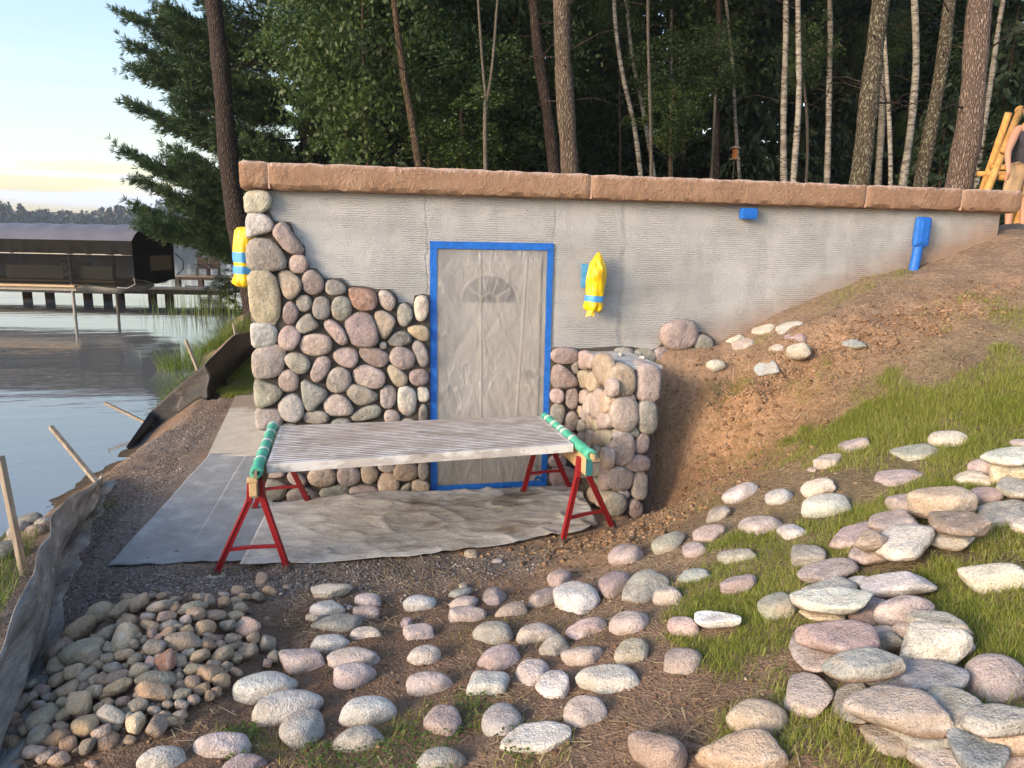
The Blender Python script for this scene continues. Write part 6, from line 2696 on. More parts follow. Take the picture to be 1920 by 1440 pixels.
clod = np.clip(gauss(1.15,-1.35,.5,.3) + gauss(3.9,-1.0,1.0,.3) + gauss(3.0,-1.05,.4,.2)*.6, 0, 1)
rough_ += clod*(np.abs(vn(X,Y,.11,9)-.5)*.12 + np.abs(vn(X,Y,.05,10)-.5)*.05 - .02)*near*np.where(slabpad, 0, 1)
# hole with a broken stone in it, high on the slope; crumbled edge of the dug out bank
rough_ -= .16*gauss(3.05,-.72,.2,.12) ; rough_ += .09*gauss(3.25,-.5,.5,.12)
bank = np.clip(gauss(2.2,-.75,.45,.65)+gauss(2.9,-.75,.8,.35)*.5, 0, 1); rough_ += bank*(.08*(vn(X,Y,.25,12)-.5)*2 + .06*(np.abs(vn(X,Y,.12,13)-.5)*2-.5) + .03*(np.abs(vn(X,Y,.06,18)-.5)*2-.5))
Zg = Zb + rough_
def lerp(a, b, t): return a*(1-t[...,None]) + np.array(b)*t[...,None]
colg = np.zeros(X.shape+(3,)); colg[:] = (.235,.155,.105)
colg = lerp(colg, (.30,.215,.15), np.clip(hill*.9, 0, 1)); colg = lerp(colg, (.38,.225,.125), np.clip(sandm*(.55+.75*(n1-.2)), 0, 1))
colg = lerp(colg, (.21,.185,.165), np.clip(gravm*(.45+1.0*(n1-.1)), 0, 1)*.9); colg = lerp(colg, (.175,.112,.075), np.clip(humus*(.5+.8*(n2-.2)), 0, 1)*.85)
wet = sst(.15, -.05, Zb - WATER); colg = lerp(colg, (.06,.05,.035), wet*near)
grassy = np.clip(sst(1.0,2.2,X+.35*(Y+3))*sst(-.9,-1.6,Y)*(.3+n4), 0, 1)*.55; colg = lerp(colg, (.13,.115,.05), np.clip(grassy*1.3,0,.8))
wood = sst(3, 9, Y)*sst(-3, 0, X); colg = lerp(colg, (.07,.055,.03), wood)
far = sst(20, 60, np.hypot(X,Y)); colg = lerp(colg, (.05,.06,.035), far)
Vg = np.stack([X,Y,Zg],-1).reshape(-1,3); ny, nx = X.shape
q = (np.arange(ny-1)[:,None]*nx + np.arange(nx-1)[None]).reshape(-1)
Fg = np.stack([q, q+1, q+1+nx, q+nx], -1)
t = NT('soil', .95, .1); p = t.pos(); base = t.n('ShaderNodeAttribute', attribute_name='tint').outputs['Color']
f1 = t.noise(p, 26, 8, .72); f2 = t.noise(p, 3.1, 5, .6); f3 = t.voro(p, 75); f4 = t.noise(p, 140, 3, .6)
c = t.mix(.9, base, t.ramp(f1, [(.3, .55), (.5, 1.0), (.7, 1.5)]), 'MULTIPLY'); c = t.mix(.8, c, t.ramp(f2, [(.3, .75), (.7, 1.25)]), 'MULTIPLY')
c = t.mix(t.ramp(t.noise(p, 60, 4, .6), [(.60, 0), (.72, .6)]), c, (.30,.24,.18)); c = t.mix(t.ramp(t.noise(t.map(p,(55,14,30),rot=(0,0,.6)), 1, 4, .6), [(.62, 0), (.70, .5)]), c, (.34,.27,.16))
t.col(c); t.bump(t.math('ADD', t.math('ADD', f1, t.math('MULTIPLY', f3, .5)), t.math('MULTIPLY', f4, .3)), .9, .03)
link('ground', bigmesh('ground', Vg, Fg, True, np.concatenate([colg.reshape(-1,3), np.ones((nx*ny,1))], 1)), t.m)['kind'] = 'structure'
def HN(x, y):
    """ground height including the small relief of the sheet (bilinear lookup)"""
    x = np.asarray(x, float); y = np.asarray(y, float)
    i = np.clip(np.searchsorted(gx, x)-1, 0, nx-2); j = np.clip(np.searchsorted(gy, y)-1, 0, ny-2)
    u = (x-gx[i])/(gx[i+1]-gx[i]); v = (y-gy[j])/(gy[j+1]-gy[j])
    return (Zg[j,i]*(1-u)+Zg[j,i+1]*u)*(1-v)+(Zg[j+1,i]*(1-u)+Zg[j+1,i+1]*u)*v
# ---------------------------------------------------------------- lake
t = NT('lake_water', .03, .5); p = t.pos(); t.col((.15,.155,.15)); t.b.inputs['IOR'].default_value = 2.2
d = t.n('ShaderNodeVectorMath', {0: p}, operation='LENGTH').outputs['Value']
w1 = t.noise(t.map(p, (.35,1.3,1), rot=(0,0,.15)), 1.2, 4, .55); w2 = t.noise(t.map(p, (1.2,5,1), rot=(0,0,.1)), 1, 3, .5)
t.bump(t.math('ADD', w1, t.math('MULTIPLY', w2, .15)), .22, .04)
Wp = [(-950,-330,WATER),(120,-330,WATER),(120,950,WATER),(-950,950,WATER)]
link('lake_water', mesh('lake_water', Wp, [(0,1,2,3)]), t.m)['kind'] = 'structure'
# ---------------------------------------------------------------- building
mStone = mat_stone('fieldstone'); 
SC = {'p':(.41,.325,.29),'g':(.31,.285,.245),'w':(.48,.455,.405),'t':(.43,.34,.235),'n':(.315,.30,.245),'b':(.30,.31,.295),'r':(.295,.225,.165),'c':(.51,.455,.355),'d':(.185,.18,.165),'m':(.32,.245,.225),'R':(.36,.205,.15),'o':(.43,.37,.225),'y':(.51,.43,.26),'W':(.58,.60,.61),'s':(.235,.245,.24),'N':(.325,.34,.295),'B':(.32,.355,.35)}
def stcol(k, j=.10):
    c = SC[k]; l_ = sum(c)/3; c = [x*.80+l_*.20*.97 for x in c]; f = 1 + random.uniform(-j, j); return (*[min(1, x*f*(1+random.uniform(-.04,.04))) for x in c], 1)
def chaikin(P, n=2):
    for _ in range(n):
        Q = []
        for i in range(len(P)):
            a = P[i]; b = P[(i+1) % len(P)]
            Q += [(.75*a[0]+.25*b[0], .75*a[1]+.25*b[1]), (.25*a[0]+.75*b[0], .25*a[1]+.75*b[1])]
        P = Q
    return P
def resample(P, n):
    P = np.array(P); d = np.r_[0, np.cumsum(np.hypot(*(np.roll(P,-1,0)-P).T))]; Pc = np.vstack([P, P[:1]])
    s = np.linspace(0, d[-1], n, endpoint=False); return np.stack([np.interp(s, d, Pc[:,0]), np.interp(s, d, Pc[:,1])], -1)
def face_stone(outline, depth, seed, n=18, back=.012, grow=1.135):
    """a cobble set in mortar: outline in (u, v), bulging towards +w"""
    P = resample(chaikin(list(outline), 2), n); c = P.mean(0); P = c + (P-c)*grow; V = []; F = []
    rs = np.random.default_rng(seed); tx, ty = rs.uniform(-.32,.32,2)
    sz = np.abs(P-c).max(0)
    for sca, dd in ((.97,-back),(1.0,depth*.30),(.975,depth*.60),(.90,depth*.83),(.70,depth*.96),(.36,depth*1.0)):
        for pt in P:
            r = (pt-c)*sca; wob = 1 + .03*rs.uniform(-1,1)
            V.append((c[0]+r[0]*wob, c[1]+r[1]*wob, dd + depth*.12*rs.uniform(-1,1)*(dd > 0)*.7 + (tx*r[0]+ty*r[1])*(dd > depth*.3)*.5))
    V.append((c[0], c[1], depth*1.01)); R = 6
    for k in range(R-1):
        for i in range(n): F.append((k*n+i, k*n+(i+1)%n, (k+1)*n+(i+1)%n, (k+1)*n+i))
    for i in range(n): F.append(((R-1)*n+i, (R-1)*n+(i+1)%n, R*n))
    return V, F
def ccw(P):
    a = sum(P[i][0]*P[(i+1)%len(P)][1]-P[(i+1)%len(P)][0]*P[i][1] for i in range(len(P))); return list(P) if a > 0 else list(P)[::-1]
XL, XR = -1.315, 5.42; ZC = 2.47
house = empty('boathouse', (2.0, 0, 0), 'low flat roofed building with half laid cobble facing and brown stone coping', 'building')
t = NT('parging', .92, .15); p = t.pos()
wv = t.n('ShaderNodeTexWave', {'Vector': p, 'Scale': 17, 'Distortion': 5.0, 'Detail': 3, 'Detail Scale': 1.1, 'Detail Roughness': .55}, wave_type='BANDS', bands_direction='Z').outputs['Fac']
patch = t.noise(t.map(p,(2.2,1,2.0)), 1.3, 3, .6); fine = t.noise(p, 70, 6, .7); big = t.noise(t.map(p,(1,1,.8)), 1.1, 4, .6)
c = t.ramp(big, [(.3, (.345,.35,.345)), (.5, (.425,.43,.42)), (.72, (.50,.50,.485))]); c = t.mix(.6, c, t.ramp(fine, [(.3,.8),(.7,1.15)]), 'MULTIPLY')
c = t.mix(t.ramp(t.noise(t.map(p,(2.4,1,.55)), 1.2, 4, .65), [(.54,0),(.68,.45)]), c, (.30,.295,.28))
# damp trowel seams
sx = t.n('ShaderNodeSeparateXYZ', {0: p}); wob = t.math('MULTIPLY', t.math('SUBTRACT', t.noise(p, 3.5, 5, .65), .5), .16)
def seam_at(x0, wd, k): return t.math('MULTIPLY', t.ramp(t.math('ABSOLUTE', t.math('SUBTRACT', t.math('ADD', sx.outputs['X'], wob), x0)), [(0, 1), (wd, 0)]), k)
seams = t.math('ADD', t.math('ADD', seam_at(1.655, .035, .8), seam_at(1.04, .022, .45)), t.math('ADD', seam_at(-.02, .012, .5), seam_at(.55, .010, .25)))
seams = t.math('MULTIPLY', seams, t.ramp(t.noise(t.map(p,(.3,1,2.4)), 1, 2), [(.35,.25),(.6,1)]))
c = t.mix(t.math('MULTIPLY', seams, .75), c, (.27,.25,.22)); seamd = t.math('SUBTRACT', .11, t.math('MULTIPLY', seams, .08))
# dirt splashed along the slope line, where the wall stands in the soil
c = t.mix(.55, c, t.ramp(t.noise(t.map(p,(.7,1,4.2)), 1.3, 5, .6), [(.34,.78),(.5,1),(.68,1.15)]), 'MULTIPLY')
gl = t.math('SUBTRACT', sx.outputs['Z'], t.math('ADD', t.math('MULTIPLY', sx.outputs['X'], .375), .27))
gl = t.math('ADD', gl, t.math('MULTIPLY', t.noise(p, 5, 5, .65), .22)); right = t.ramp(sx.outputs['X'], [(.0,0),(1,1)])
splash = t.math('MULTIPLY', t.ramp(gl, [(.08,.75),(.40,0)]), t.math('GREATER_THAN', sx.outputs['X'], 2.0)); c = t.mix(splash, c, (.30,.17,.09))
t.col(c); amp = t.ramp(patch, [(.40, .05), (.56, 1)])
hgt = t.math('ADD', t.math('MULTIPLY', t.math('MULTIPLY', wv, amp), .6), t.math('ADD', t.math('MULTIPLY', fine, .9), t.math('MULTIPLY', t.ramp(seamd, [(.03,.0),(.11,1.)]), 1.2)))
t.bump(hgt, .8, .011); mParge = t.m
DX0, DX1, DZ = .045, .975, 2.07
b = MB()
for x0, x1, z0, z1 in ((XL, DX0, -.4, ZC), (DX1, XR, -.4, ZC), (DX0, DX1, DZ, ZC)): b.box(((x0+x1)/2, .13, (z0+z1)/2), (x1-x0, .26, z1-z0))
b.box((XL+.1, 2.13, 1.0), (.2, 3.74, 2.94)); b.box((XR-.1, 2.13, 1.0), (.2, 3.74, 2.94)); b.box(((XL+XR)/2, 4.1, 1.0), (XR-XL-.4, .2, 2.94))
b.build('wall', mParge, house)
# coping slabs: rock faced profile swept along x
t = NT('coping_stone', .85, .2); p = t.pos()
f = t.noise(p, 5, 6, .62); c = t.ramp(f, [(.3, (.25,.150,.095)), (.55, (.325,.205,.132)), (.75, (.385,.262,.175))])
c = t.mix(t.ramp(t.noise(t.map(p,(1.3,1,3)), 1.4, 3), [(.45,0),(.65,.5)]), c, (.29,.168,.10))
cr = t.math('ABSOLUTE', t.math('SUBTRACT', t.noise(t.map(p,(1,1,1.3)), 7, 2, .5, .8), .5))
ridge = t.ramp(cr, [(.0, 1), (.028, 0)]); c = t.mix(t.math('MULTIPLY', ridge, .25), c, (.46,.31,.215))
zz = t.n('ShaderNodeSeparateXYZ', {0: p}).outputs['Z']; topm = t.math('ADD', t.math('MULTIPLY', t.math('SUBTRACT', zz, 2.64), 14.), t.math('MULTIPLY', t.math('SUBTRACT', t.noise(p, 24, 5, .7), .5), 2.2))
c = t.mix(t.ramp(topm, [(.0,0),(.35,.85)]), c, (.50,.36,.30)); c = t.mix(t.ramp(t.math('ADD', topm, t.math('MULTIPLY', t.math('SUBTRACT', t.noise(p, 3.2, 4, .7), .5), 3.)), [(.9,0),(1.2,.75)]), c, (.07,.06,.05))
t.col(c); t.bump(t.math('ADD', t.math('MULTIPLY', ridge, .35), t.math('ADD', t.math('MULTIPLY', t.noise(p, 40, 6, .65), .7), t.math('MULTIPLY', t.noise(p, 9, 4, .6), 1.6))), .8, .012); mCope = t.m
def cope(x0, x1, seed):
    prof = [(.30,ZC),( -.075,ZC),(-.105,ZC+.012),(-.120,ZC+.04),(-.119,ZC+.075),(-.121,ZC+.11),(-.120,ZC+.15),(-.119,ZC+.19),(-.110,ZC+.199),(-.03,ZC+.20),(.30,ZC+.20)]
    n = max(3, int((x1-x0)/.025)); V = []; F = []; m = len(prof)
    for i in range(n+1):
        x = x0 + (x1-x0)*i/n
        edge = min(x-x0, x1-x); pin = .012*max(0, 1-edge/.03)
        for k, (y, z) in enumerate(prof):
            am = 0 if k in (0, m-1) else (.012 if k in (2,) else .008 if k in (1,) else .0025)
            q = float(vn(x, k*.09, .06, seed)+.6*vn(x, k*.05, .022, seed+3))-.8
            q2 = float(vn(x+5, z*3, .05, seed+5))-.5
            V.append((x, y + am*q*1.3 + (pin if 0 < k < m-1 else 0), z + (.012*q2 if 0 < k < m-1 else 0) + (pin if k in (1,2,3) else -pin if 6 < k < m-1 else 0)))
    for i in range(n):
        for k in range(m-1): F.append((i*m+k, (i+1)*m+k, (i+1)*m+k+1, i*m+k+1))
        F.append((i*m+m-1, (i+1)*m+m-1, (i+1)*m, i*m))
    F.append(tuple(range(m))); F.append(tuple(n*m+k for k in range(m))[::-1])
    o = link('coping_slab', mesh('coping_slab', V, F, True), mCope, house); o.data.set_sharp_from_angle(angle=math.radians(32))
js = [-1.41, -1.203, 1.306, 3.868, 4.868, 5.53]
for i in range(5): cope(js[i]+(.002 if i else 0), js[i+1]-.002, 40+i*7)
b = MB(); b.box((2.06, 2.25, ZC+.095), (6.86, 3.88, .19)); b.build('roof_slab', mCope, house)
mJoint = plain('coping_mortar', (.50,.33,.25), .9)
for j in js[1:5]: MB().box((j, .09, ZC+.10), (.012, .40, .185)).build('joint_mortar', mJoint, house)
# mortar bed of the cobble facing
t = NT('mortar_bed', .95, .1); p = t.pos(); t.col(t.ramp(t.noise(p, 30, 6, .65), [(.3, (.062,.054,.045)), (.7, (.115,.10,.085))])); t.bump(t.noise(p, 60, 5, .7), .6, .008); mMort = t.m
def prism_xz(name, P, y0, y1, mat, parent):
    P = ccw(P); n = len(P); bm = bmesh.new()
    f = [bm.verts.new((x, y0, z)) for x, z in P]; k = [bm.verts.new((x, y1, z)) for x, z in P]
    bm.faces.new(f); bm.faces.new(k[::-1])
    for i in range(n): bm.faces.new((f[i], k[i], k[(i+1)%n], f[(i+1)%n]))
    bm.normal_update(); bmesh.ops.triangulate(bm, faces=[q for q in bm.faces if len(q.verts) > 4], ngon_method="EAR_CLIP"); bmesh.ops.recalc_face_normals(bm, faces=bm.faces)
    me = bpy.data.meshes.new(name); bm.to_mesh(me); bm.free(); return link(name, me, mat, parent)
main = [tuple(q) for q in MORTAR_MAIN]; main[0] = (XL-.012, ZC-.004); main[1] = (main[1][0], ZC-.004)
main[-1] = (-.004, main[-1][1]); main += [(-.004, -.1), (XL-.012, -.1)]
prism_xz('mortar_bed', main, -.022, -.001, mMort, house)
right = [tuple(q) for q in MORTAR_RIGHT]; right[0] = (1.03, right[0][1]); right += [(1.9, -.1), (1.03, -.1)]
prism_xz('mortar_bed', right, -.022, -.001, mMort, house)
b = MB(); b.box((XL-.007, .30, 1.18), (.013, .62, 2.56)); b.build('side_mortar', mMort, house)
for k, (ol, col, corner) in enumerate(WALL_STONES):
    P = [list(q) for q in ccw(ol)]; xs_ = [q[0] for q in P]; zs_ = [q[1] for q in P]; s = min(max(xs_)-min(xs_), max(zs_)-min(zs_))
    dpt = min(.08, .028+.20*s)
    if corner: # wraps round the corner
        P = [[min(q[0], 9) if q[0] > XL+.06 else XL-.055 + (q[0]-XL-.06)*.25, q[1]] for q in P]
    V, F = face_stone(P, dpt, 100+k, back=.012 if not corner else .16)
    V = [(u, -.020-w_, v) for u, v, w_ in V]; o = link('stone', mesh('stone', V, [f[::1] for f in F], True), mStone, house); o.color = stcol(col)
# ---------------------------------------------------------------- door behind plastic
t = NT('door_paint', .5); t.col((.47,.43,.375)); mDoor = t.m
door = MB().box((.51, .13, 1.03), (.90, .045, 2.04)).build('door', mDoor, house, bevel=.004)
mnt = MB()
for a in (math.pi*.2, math.pi*.4, math.pi*.6, math.pi*.8): mnt.bar((.51+.07*math.cos(a), .092, 1.62+.06*math.sin(a)), (.51+.225*math.cos(a), .092, 1.62+.205*math.sin(a)), .008, .012)
mnt.tube([(.51+.075*math.cos(a), .092, 1.62+.07*math.sin(a)) for a in np.linspace(0, math.pi, 13)], .006, 6).tube([(.51+.245*math.cos(a), .098, 1.62+.225*math.sin(a)) for a in np.linspace(0, math.pi, 17)], .012, 6)
mnt.build('fanlight_muntin', mDoor, door)['kind'] = 'stuff'
hb = MB(); 
for cx0, cz0, w_, h_ in ((.30,.50,.30,.62),(.72,.50,.30,.62),(.30,1.12,.30,.36),(.72,1.12,.30,.36)): hb.box((cx0, .106, cz0), (w_, .012, h_))
hb.build('door_panel', mDoor, door)
P = [(.51+.24*math.cos(a), 1.62+.22*math.sin(a)) for a in np.linspace(0, math.pi, 15)]
prism_xz('fanlight', P, .095, .106, plain('dark_glass', (.012,.013,.016), .15, .5), door)
b = MB(); b.tube([(.86,.106,1.0),(.86,.075,1.0)], .022, 10).tube([(.86,.075,1.0),(.86,.06,1.0),(.86,.05,1.0)], [.03,.034,.02], 10); b.build('door_knob', plain('dark_metal', (.03,.03,.03), .4), door)
MB().box((.51,.22,1.03),(.93,.05,2.08)).build('door_backing', plain('dark_gap', (.03,.03,.03)), house)
cover = empty('plastic_sheet', (.51, -.03, 0), 'clear plastic sheet masking the door, framed with blue tape', 'plastic sheet')
nx_, nz_ = 120, 130; V = []; F = []
def fold(u, v):
    x = u*.95; z = v*2.05; e = min(u,1-u,v,1-v); k = min(1, e/.07)
    a = .007*(abs(vn(x+z*.35, z*.25, .10, 21)-.5)*2) + .006*(abs(vn(x*.8-z*.5, z*.2, .13, 22)-.5)*2) + .003*float(vn(x,z,.05,23))
    for q_, (rx_, sc_) in enumerate(((.5,.11),(-.6,.14),(.15,.07),(1.3,.16))):
        a += .0035*(1-abs(float(vn(x+z*rx_, z*.35-x*rx_*.3, sc_, 91+q_))*2-1))**9
    return float(a)*k + .012*math.sin(math.pi*u)*k + k*.007*(math.exp(-((x-.40+.012*z)/.006)**2) + math.exp(-((x-.77+.05*(2-z))/.006)**2))
for j in range(nz_+1):
    for i in range(nx_+1):
        u, v = i/nx_, j/nz_; V.append((.035+u*.95, -.004-fold(u,v), .015+v*2.065))
for j in range(nz_):
    for i in range(nx_): a = j*(nx_+1)+i; F.append((a, a+1, a+nx_+2, a+nx_+1))
t = NT('plastic_film', .22, .5); p = t.pos(); t.col(t.ramp(t.noise(t.map(p,(1,1,.6)), 2.2, 3), [(.35,(.52,.52,.51)),(.65,(.66,.66,.65))]))
cre = t.math('ABSOLUTE', t.math('SUBTRACT', t.noise(t.map(p,(3.2,1,.9),rot=(0,.4,0)), 3.2, 3, .5, .2), .5)); crl = t.ramp(cre, [(0,1),(.035,0)]); crl = t.math('MULTIPLY', crl, t.ramp(t.noise(p, 2.6, 2), [(.45,0),(.65,1)]))
t.bump(t.math('ADD', t.math('MULTIPLY', crl, .35), t.noise(t.map(p,(2.2,1,.8),rot=(0,.2,0)), 4, 4, .5)), .6, .025)
tp = t.n('ShaderNodeBsdfTransparent', {'Color': (.93,.93,.92,1)}); tl = t.n('ShaderNodeBsdfTranslucent', {'Color': (.6,.58,.54,1)}); mt_ = t.n('ShaderNodeMixShader', {0: .35, 1: t.b.outputs[0], 2: tl.outputs[0]})
fac = t.math('ADD', .50, t.math('MULTIPLY', crl, .25)); m = t.n('ShaderNodeMixShader', {0: fac, 1: tp.outputs[0], 2: mt_.outputs[0]}); t.t.links.new(m.outputs[0], t.out.inputs[0])
link('film', mesh('film', V, F, True), t.m, cover)
mBlue = plain('blue_tape', (.012,.135,.52), .45, .35, .18, 30, bump=.004); mBlueL = plain('pale_blue_tape', (.06,.30,.62), .45, .35, .2, 25, bump=.004)
def tape(x0, z0, x1, z1, w_, y=-.012, seed=0):
    n = 26; V = []; F = []; d = Vector((x1-x0, 0, z1-z0)); L = d.length; d.normalize(); nrm = Vector((-d.z, 0, d.x))
    for i in range(n+1):
        s = i/n; e = .004*(float(vn(s*L*4, seed, .35, 31))-.5)
        for k in (-1, 0, 1): V.append(Vector((x0,0,z0)) + d*(L*s) + nrm*(k*w_/2*(1+.05*(float(vn(s*L*6, k+seed, .3, 5))-.5)) + e) + Vector((0, y-.004*float(vn(s*L*9, k*2+seed*3, .35, 8))*(k != 0)-.002*(k == 0), 0)))
    for i in range(n):
        for k in range(2): F.append((i*3+k, (i+1)*3+k, (i+1)*3+k+1, i*3+k+1))
    o = link('blue_tape', mesh('blue_tape', V, F, False), mBlue, cover); m = o.modifiers.new('s', 'SOLIDIFY'); m.thickness = .0012
tape(.024, .012, .026, 2.115, .056, seed=1); tape(1.0, .012, 1.0, 2.115, .052, seed=2); tape(0, 2.085, 1.022, 2.085, .058, -.016, 3); tape(.0, .03, 1.02, .03, .052, -.016, 4)
b = MB(); b.box((.965,-.028,.075), (.07,.006,.022), Euler((0,.6,.2)).to_matrix()); b.box((.93,-.029,.085), (.05,.005,.02), Euler((.2,-.5,.2)).to_matrix()); b.build('torn_tape', mBlue, cover)
# ---------------------------------------------------------------- wing wall
wing = empty('wing_wall', (1.5,-.38,0), 'short cobble faced wall stub standing out beside the masked door', 'wall')
b = MB(); b.box((1.51,-.385,.52), (.37,.725,1.30)); b.build('mortar_core', mMort, wing)
t = NT('cap_block', .9, .15); p = t.pos(); t.col(t.ramp(t.noise(p, 9, 6, .65), [(.3,(.34,.33,.31)),(.7,(.56,.55,.53))])); t.bump(t.noise(p, 50, 5, .7), .7, .012)
V=[];F=[]; n1_,n2_=12,20
b = MB(); b.box((1.515,-.40,1.186), (.40,.77,.032)); b.build('cap_block', t.m, wing, bevel=.006)
b = MB(); b.box((1.56,-.30,1.212), (.05,.03,.025), Euler((.2,.3,.6)).to_matrix()); b.box((1.68,-.46,1.214), (.06,.04,.022), Euler((.1,.2,1.)).to_matrix()); b.build('mortar_crumb', t.m, wing)
for k, (ol, col, corner) in enumerate(WING_FRONT):
    P = [list(q) for q in ccw(ol)]; xs_ = [q[0] for q in P]; zs_ = [q[1] for q in P]; s = min(max(xs_)-min(xs_), max(zs_)-min(zs_))
    V, F = face_stone(P, min(.10,.03+.26*s), 300+k, back=.02 if not corner else .15)
    if corner == 1: V = [(u if u > 1.34 else u-.0, v, w_) for u, v, w_ in V]
    V = [(u, -.752-w_, v) for u, v, w_ in V]; o = link('stone', mesh('stone', V, F, True), mStone, wing); o.color = stcol(col)
for k, (ol, col) in enumerate(WING_LEFT):
    P = ccw([(-q[0], q[1]) for q in ol]); xs_ = [q[0] for q in P]; zs_ = [q[1] for q in P]; s = min(max(xs_)-min(xs_), max(zs_)-min(zs_))
    V, F = face_stone(P, min(.055,.025+.18*s), 400+k, n=14, grow=.99)
    # u = -y, v = z, bulging to -x
    V = [(1.321-w_, -u, v) for u, v, w_ in V]; o = link('stone', mesh('stone', V, F, True), mStone, wing); o.color = stcol(col)

# ---------------------------------------------------------------- wrapped lamps, taped fittings
t = NT('yellow_plastic', .28, .5); p = t.pos(); t.col(t.ramp(t.noise(p, 14, 3), [(.35,(.72,.42,.005)),(.65,(.86,.60,.01))])); t.bump(t.noise(t.map(p,(40,40,14)), 1, 4, .6), .7, .012); mYel = t.m
def wrapped_lamp(loc, label, prof, bands, seed, rot):
    th = empty('wrapped_lamp', loc, label, 'wall lamp', 'wall lamps wrapped in yellow plastic')
    def ring(z, r, n, amp):
        o = []
        for k in range(n):
            a = 2*math.pi*k/n; f = 1 + amp*(2*float(vn(math.cos(a)*2+9, math.sin(a)*2+z*3+9, .55, seed))-1) + amp*.6*math.sin(a*7+z*9+seed)
            o.append((r*f*math.cos(a)*1.0, r*f*math.sin(a)*.92, z))
        return o
    n = 56; V = []; F = []; zz_ = np.linspace(prof[0][0], prof[-1][0], 44); pz = np.array([q[0] for q in prof])[::-1]
    prof = [(float(z), float(np.interp(z, pz, [q[1] for q in prof][::-1])), float(np.interp(z, pz, [q[2] for q in prof][::-1]))) for z in zz_] if prof[-1][0] < prof[-2][0] else prof
    for z, r, amp in prof: V += [(x*(1+cr_), y*(1+cr_), z) for k_, (x, y, z) in enumerate(ring(z, r, n, amp*.7)) for cr_ in (amp*1.1*(abs(float(vn(k_*.32+z*14, z*11-k_*.10, 1, seed+4))-.5)*2-.5),)]
    for i in range(len(prof)-1):
        for k in range(n): F.append((i*n+k, i*n+(k+1)%n, (i+1)*n+(k+1)%n, (i+1)*n+k))
    R = Matrix.Rotation(rot, 4, 'Y')
    o = link('bag', mesh('bag', [R @ Vector(v) for v in V], F, True), mYel); o.parent = th
    for z0, z1, r in bands:
        V = ring(z0, r, n, .05) + ring((z0+z1)/2, r*1.03, n, .05) + ring(z1, r, n, .05); F = [(i*n+k, i*n+(k+1)%n, (i+1)*n+(k+1)%n, (i+1)*n+k) for i in range(2) for k in range(n)]
        o = link('blue_tape', mesh('blue_tape', [R @ Vector(v) for v in V], F, True), mBlueL); o.parent = th
    o = MB().box((0,0,0),(.010,.115,.2)).build('back_plate', mBlueL); o.parent = th
    return th, o
P1 = [(.262,.004,0),(.245,.022,.2),(.20,.048,.22),(.14,.072,.20),(.05,.086,.18),(-.04,.082,.10),(-.11,.078,.06),(-.15,.078,.05),(-.185,.082,.18),(-.215,.078,.28),(-.235,.05,.3)]
th, pl = wrapped_lamp((1.375,-.105,1.79), 'yellow plastic wrapped lamp on the grey wall right of the door', P1, [(-.10,-.15,.080)], 3, .06)
pl.location = (-.045,.08,.06); pl.rotation_euler = (0,0,math.pi/2)
# torn flap hanging below
fl = mesh('flap', [(-.06,-.03,-.16),(.0,-.07,-.16),(.05,-.05,-.17),(-.085,-.02,-.275),(-.05,-.05,-.262),(-.02,-.05,-.275),(-.01,-.04,-.22)], [(0,1,4,3),(1,6,5,4),(1,2,6)]); o = link('flap', fl, mYel); o.parent = th
P2 = [(.235,.012,.0),(.228,.055,.10),(.20,.075,.1),(.13,.086,.09),(.05,.093,.10),(.0,.090,.05),(-.06,.090,.05),(-.11,.088,.05),(-.15,.088,.05),(-.18,.095,.16),(-.215,.098,.22),(-.24,.075,.3),(-.235,.02,.1)]
th, pl = wrapped_lamp((-1.455,.30,1.965), 'yellow plastic wrapped lamp on the lake side of the building corner', P2, [(.035,-.045,.093),(-.075,-.135,.093)], 8, .04)
pl.location = (.12,0,0)
bx = empty('masked_box', (2.755,-.03,2.395), 'small fixture box fully masked in blue tape under the coping', 'fixture box')
b = MB().box((0,-.03,0),(.15,.065,.095)).build('box', mBlue, bevel=.012); b.parent = bx
b = MB(); b.box((-.02,-.064,.0),(.11,.004,.05), Euler((0,.25,0)).to_matrix()); b = b.build('tape_strip', mBlue); b.parent = bx
mt = empty('masked_meter', (4.515,-.03,2.1), 'tall hatch shaped fitting with a pipe below, masked in blue tape', 'fitting')
b = MB().box((0.01,-.03,.175),(.15,.075,.275), Euler((0,.03,0)).to_matrix()); o = b.build('hatch', mBlue, bevel=.03); o.parent = mt
o = MB().box((.012,-.068,.18),(.085,.012,.21), Euler((0,.03,0)).to_matrix()).build('hatch_lid', mBlue, bevel=.006); o.parent = mt
o = MB().tube([(.0,-.02,.06),(-.008,-.02,-.05),(-.022,-.02,-.20)], [.044,.042,.045], 14).build('pipe', mBlue, smooth=False); o.parent = mt
# ---------------------------------------------------------------- work bench: ribbed panel on two trestles
mPan = NT('ribbed_panel', .6, .35); t = mPan; p = t.pos(); f = t.noise(t.map(p,(2.2,5,5)), 1.6, 6, .68)
c = t.ramp(t.noise(t.map(p,(3,40,10)), 1.5, 5, .6), [(.3,(.40,.36,.325)),(.7,(.54,.505,.46))]); c = t.mix(t.ramp(f, [(.46,0),(.56,.9)]), c, (.72,.70,.67))
c = t.mix(t.ramp(t.noise(t.map(p,(1.7,3,3),loc=(.6,.3,0)), 1.4, 4, .6), [(.60,0),(.70,.8)]), c, (.20,.175,.13)); c = t.mix(t.ramp(t.noise(t.map(p,(1.5,2,3),loc=(3.1,1,0)), 1.6, 3), [(.52,0),(.68,.5)]), c, (.34,.27,.23)); t.col(c); t.bump(t.noise(p, 60, 5), .5, .004); mPan = t.m
bench = empty('bench_panel', (-.15,-.95,.70), 'whitish ribbed metal panel laid flat across two red trestles as bench', 'work bench')
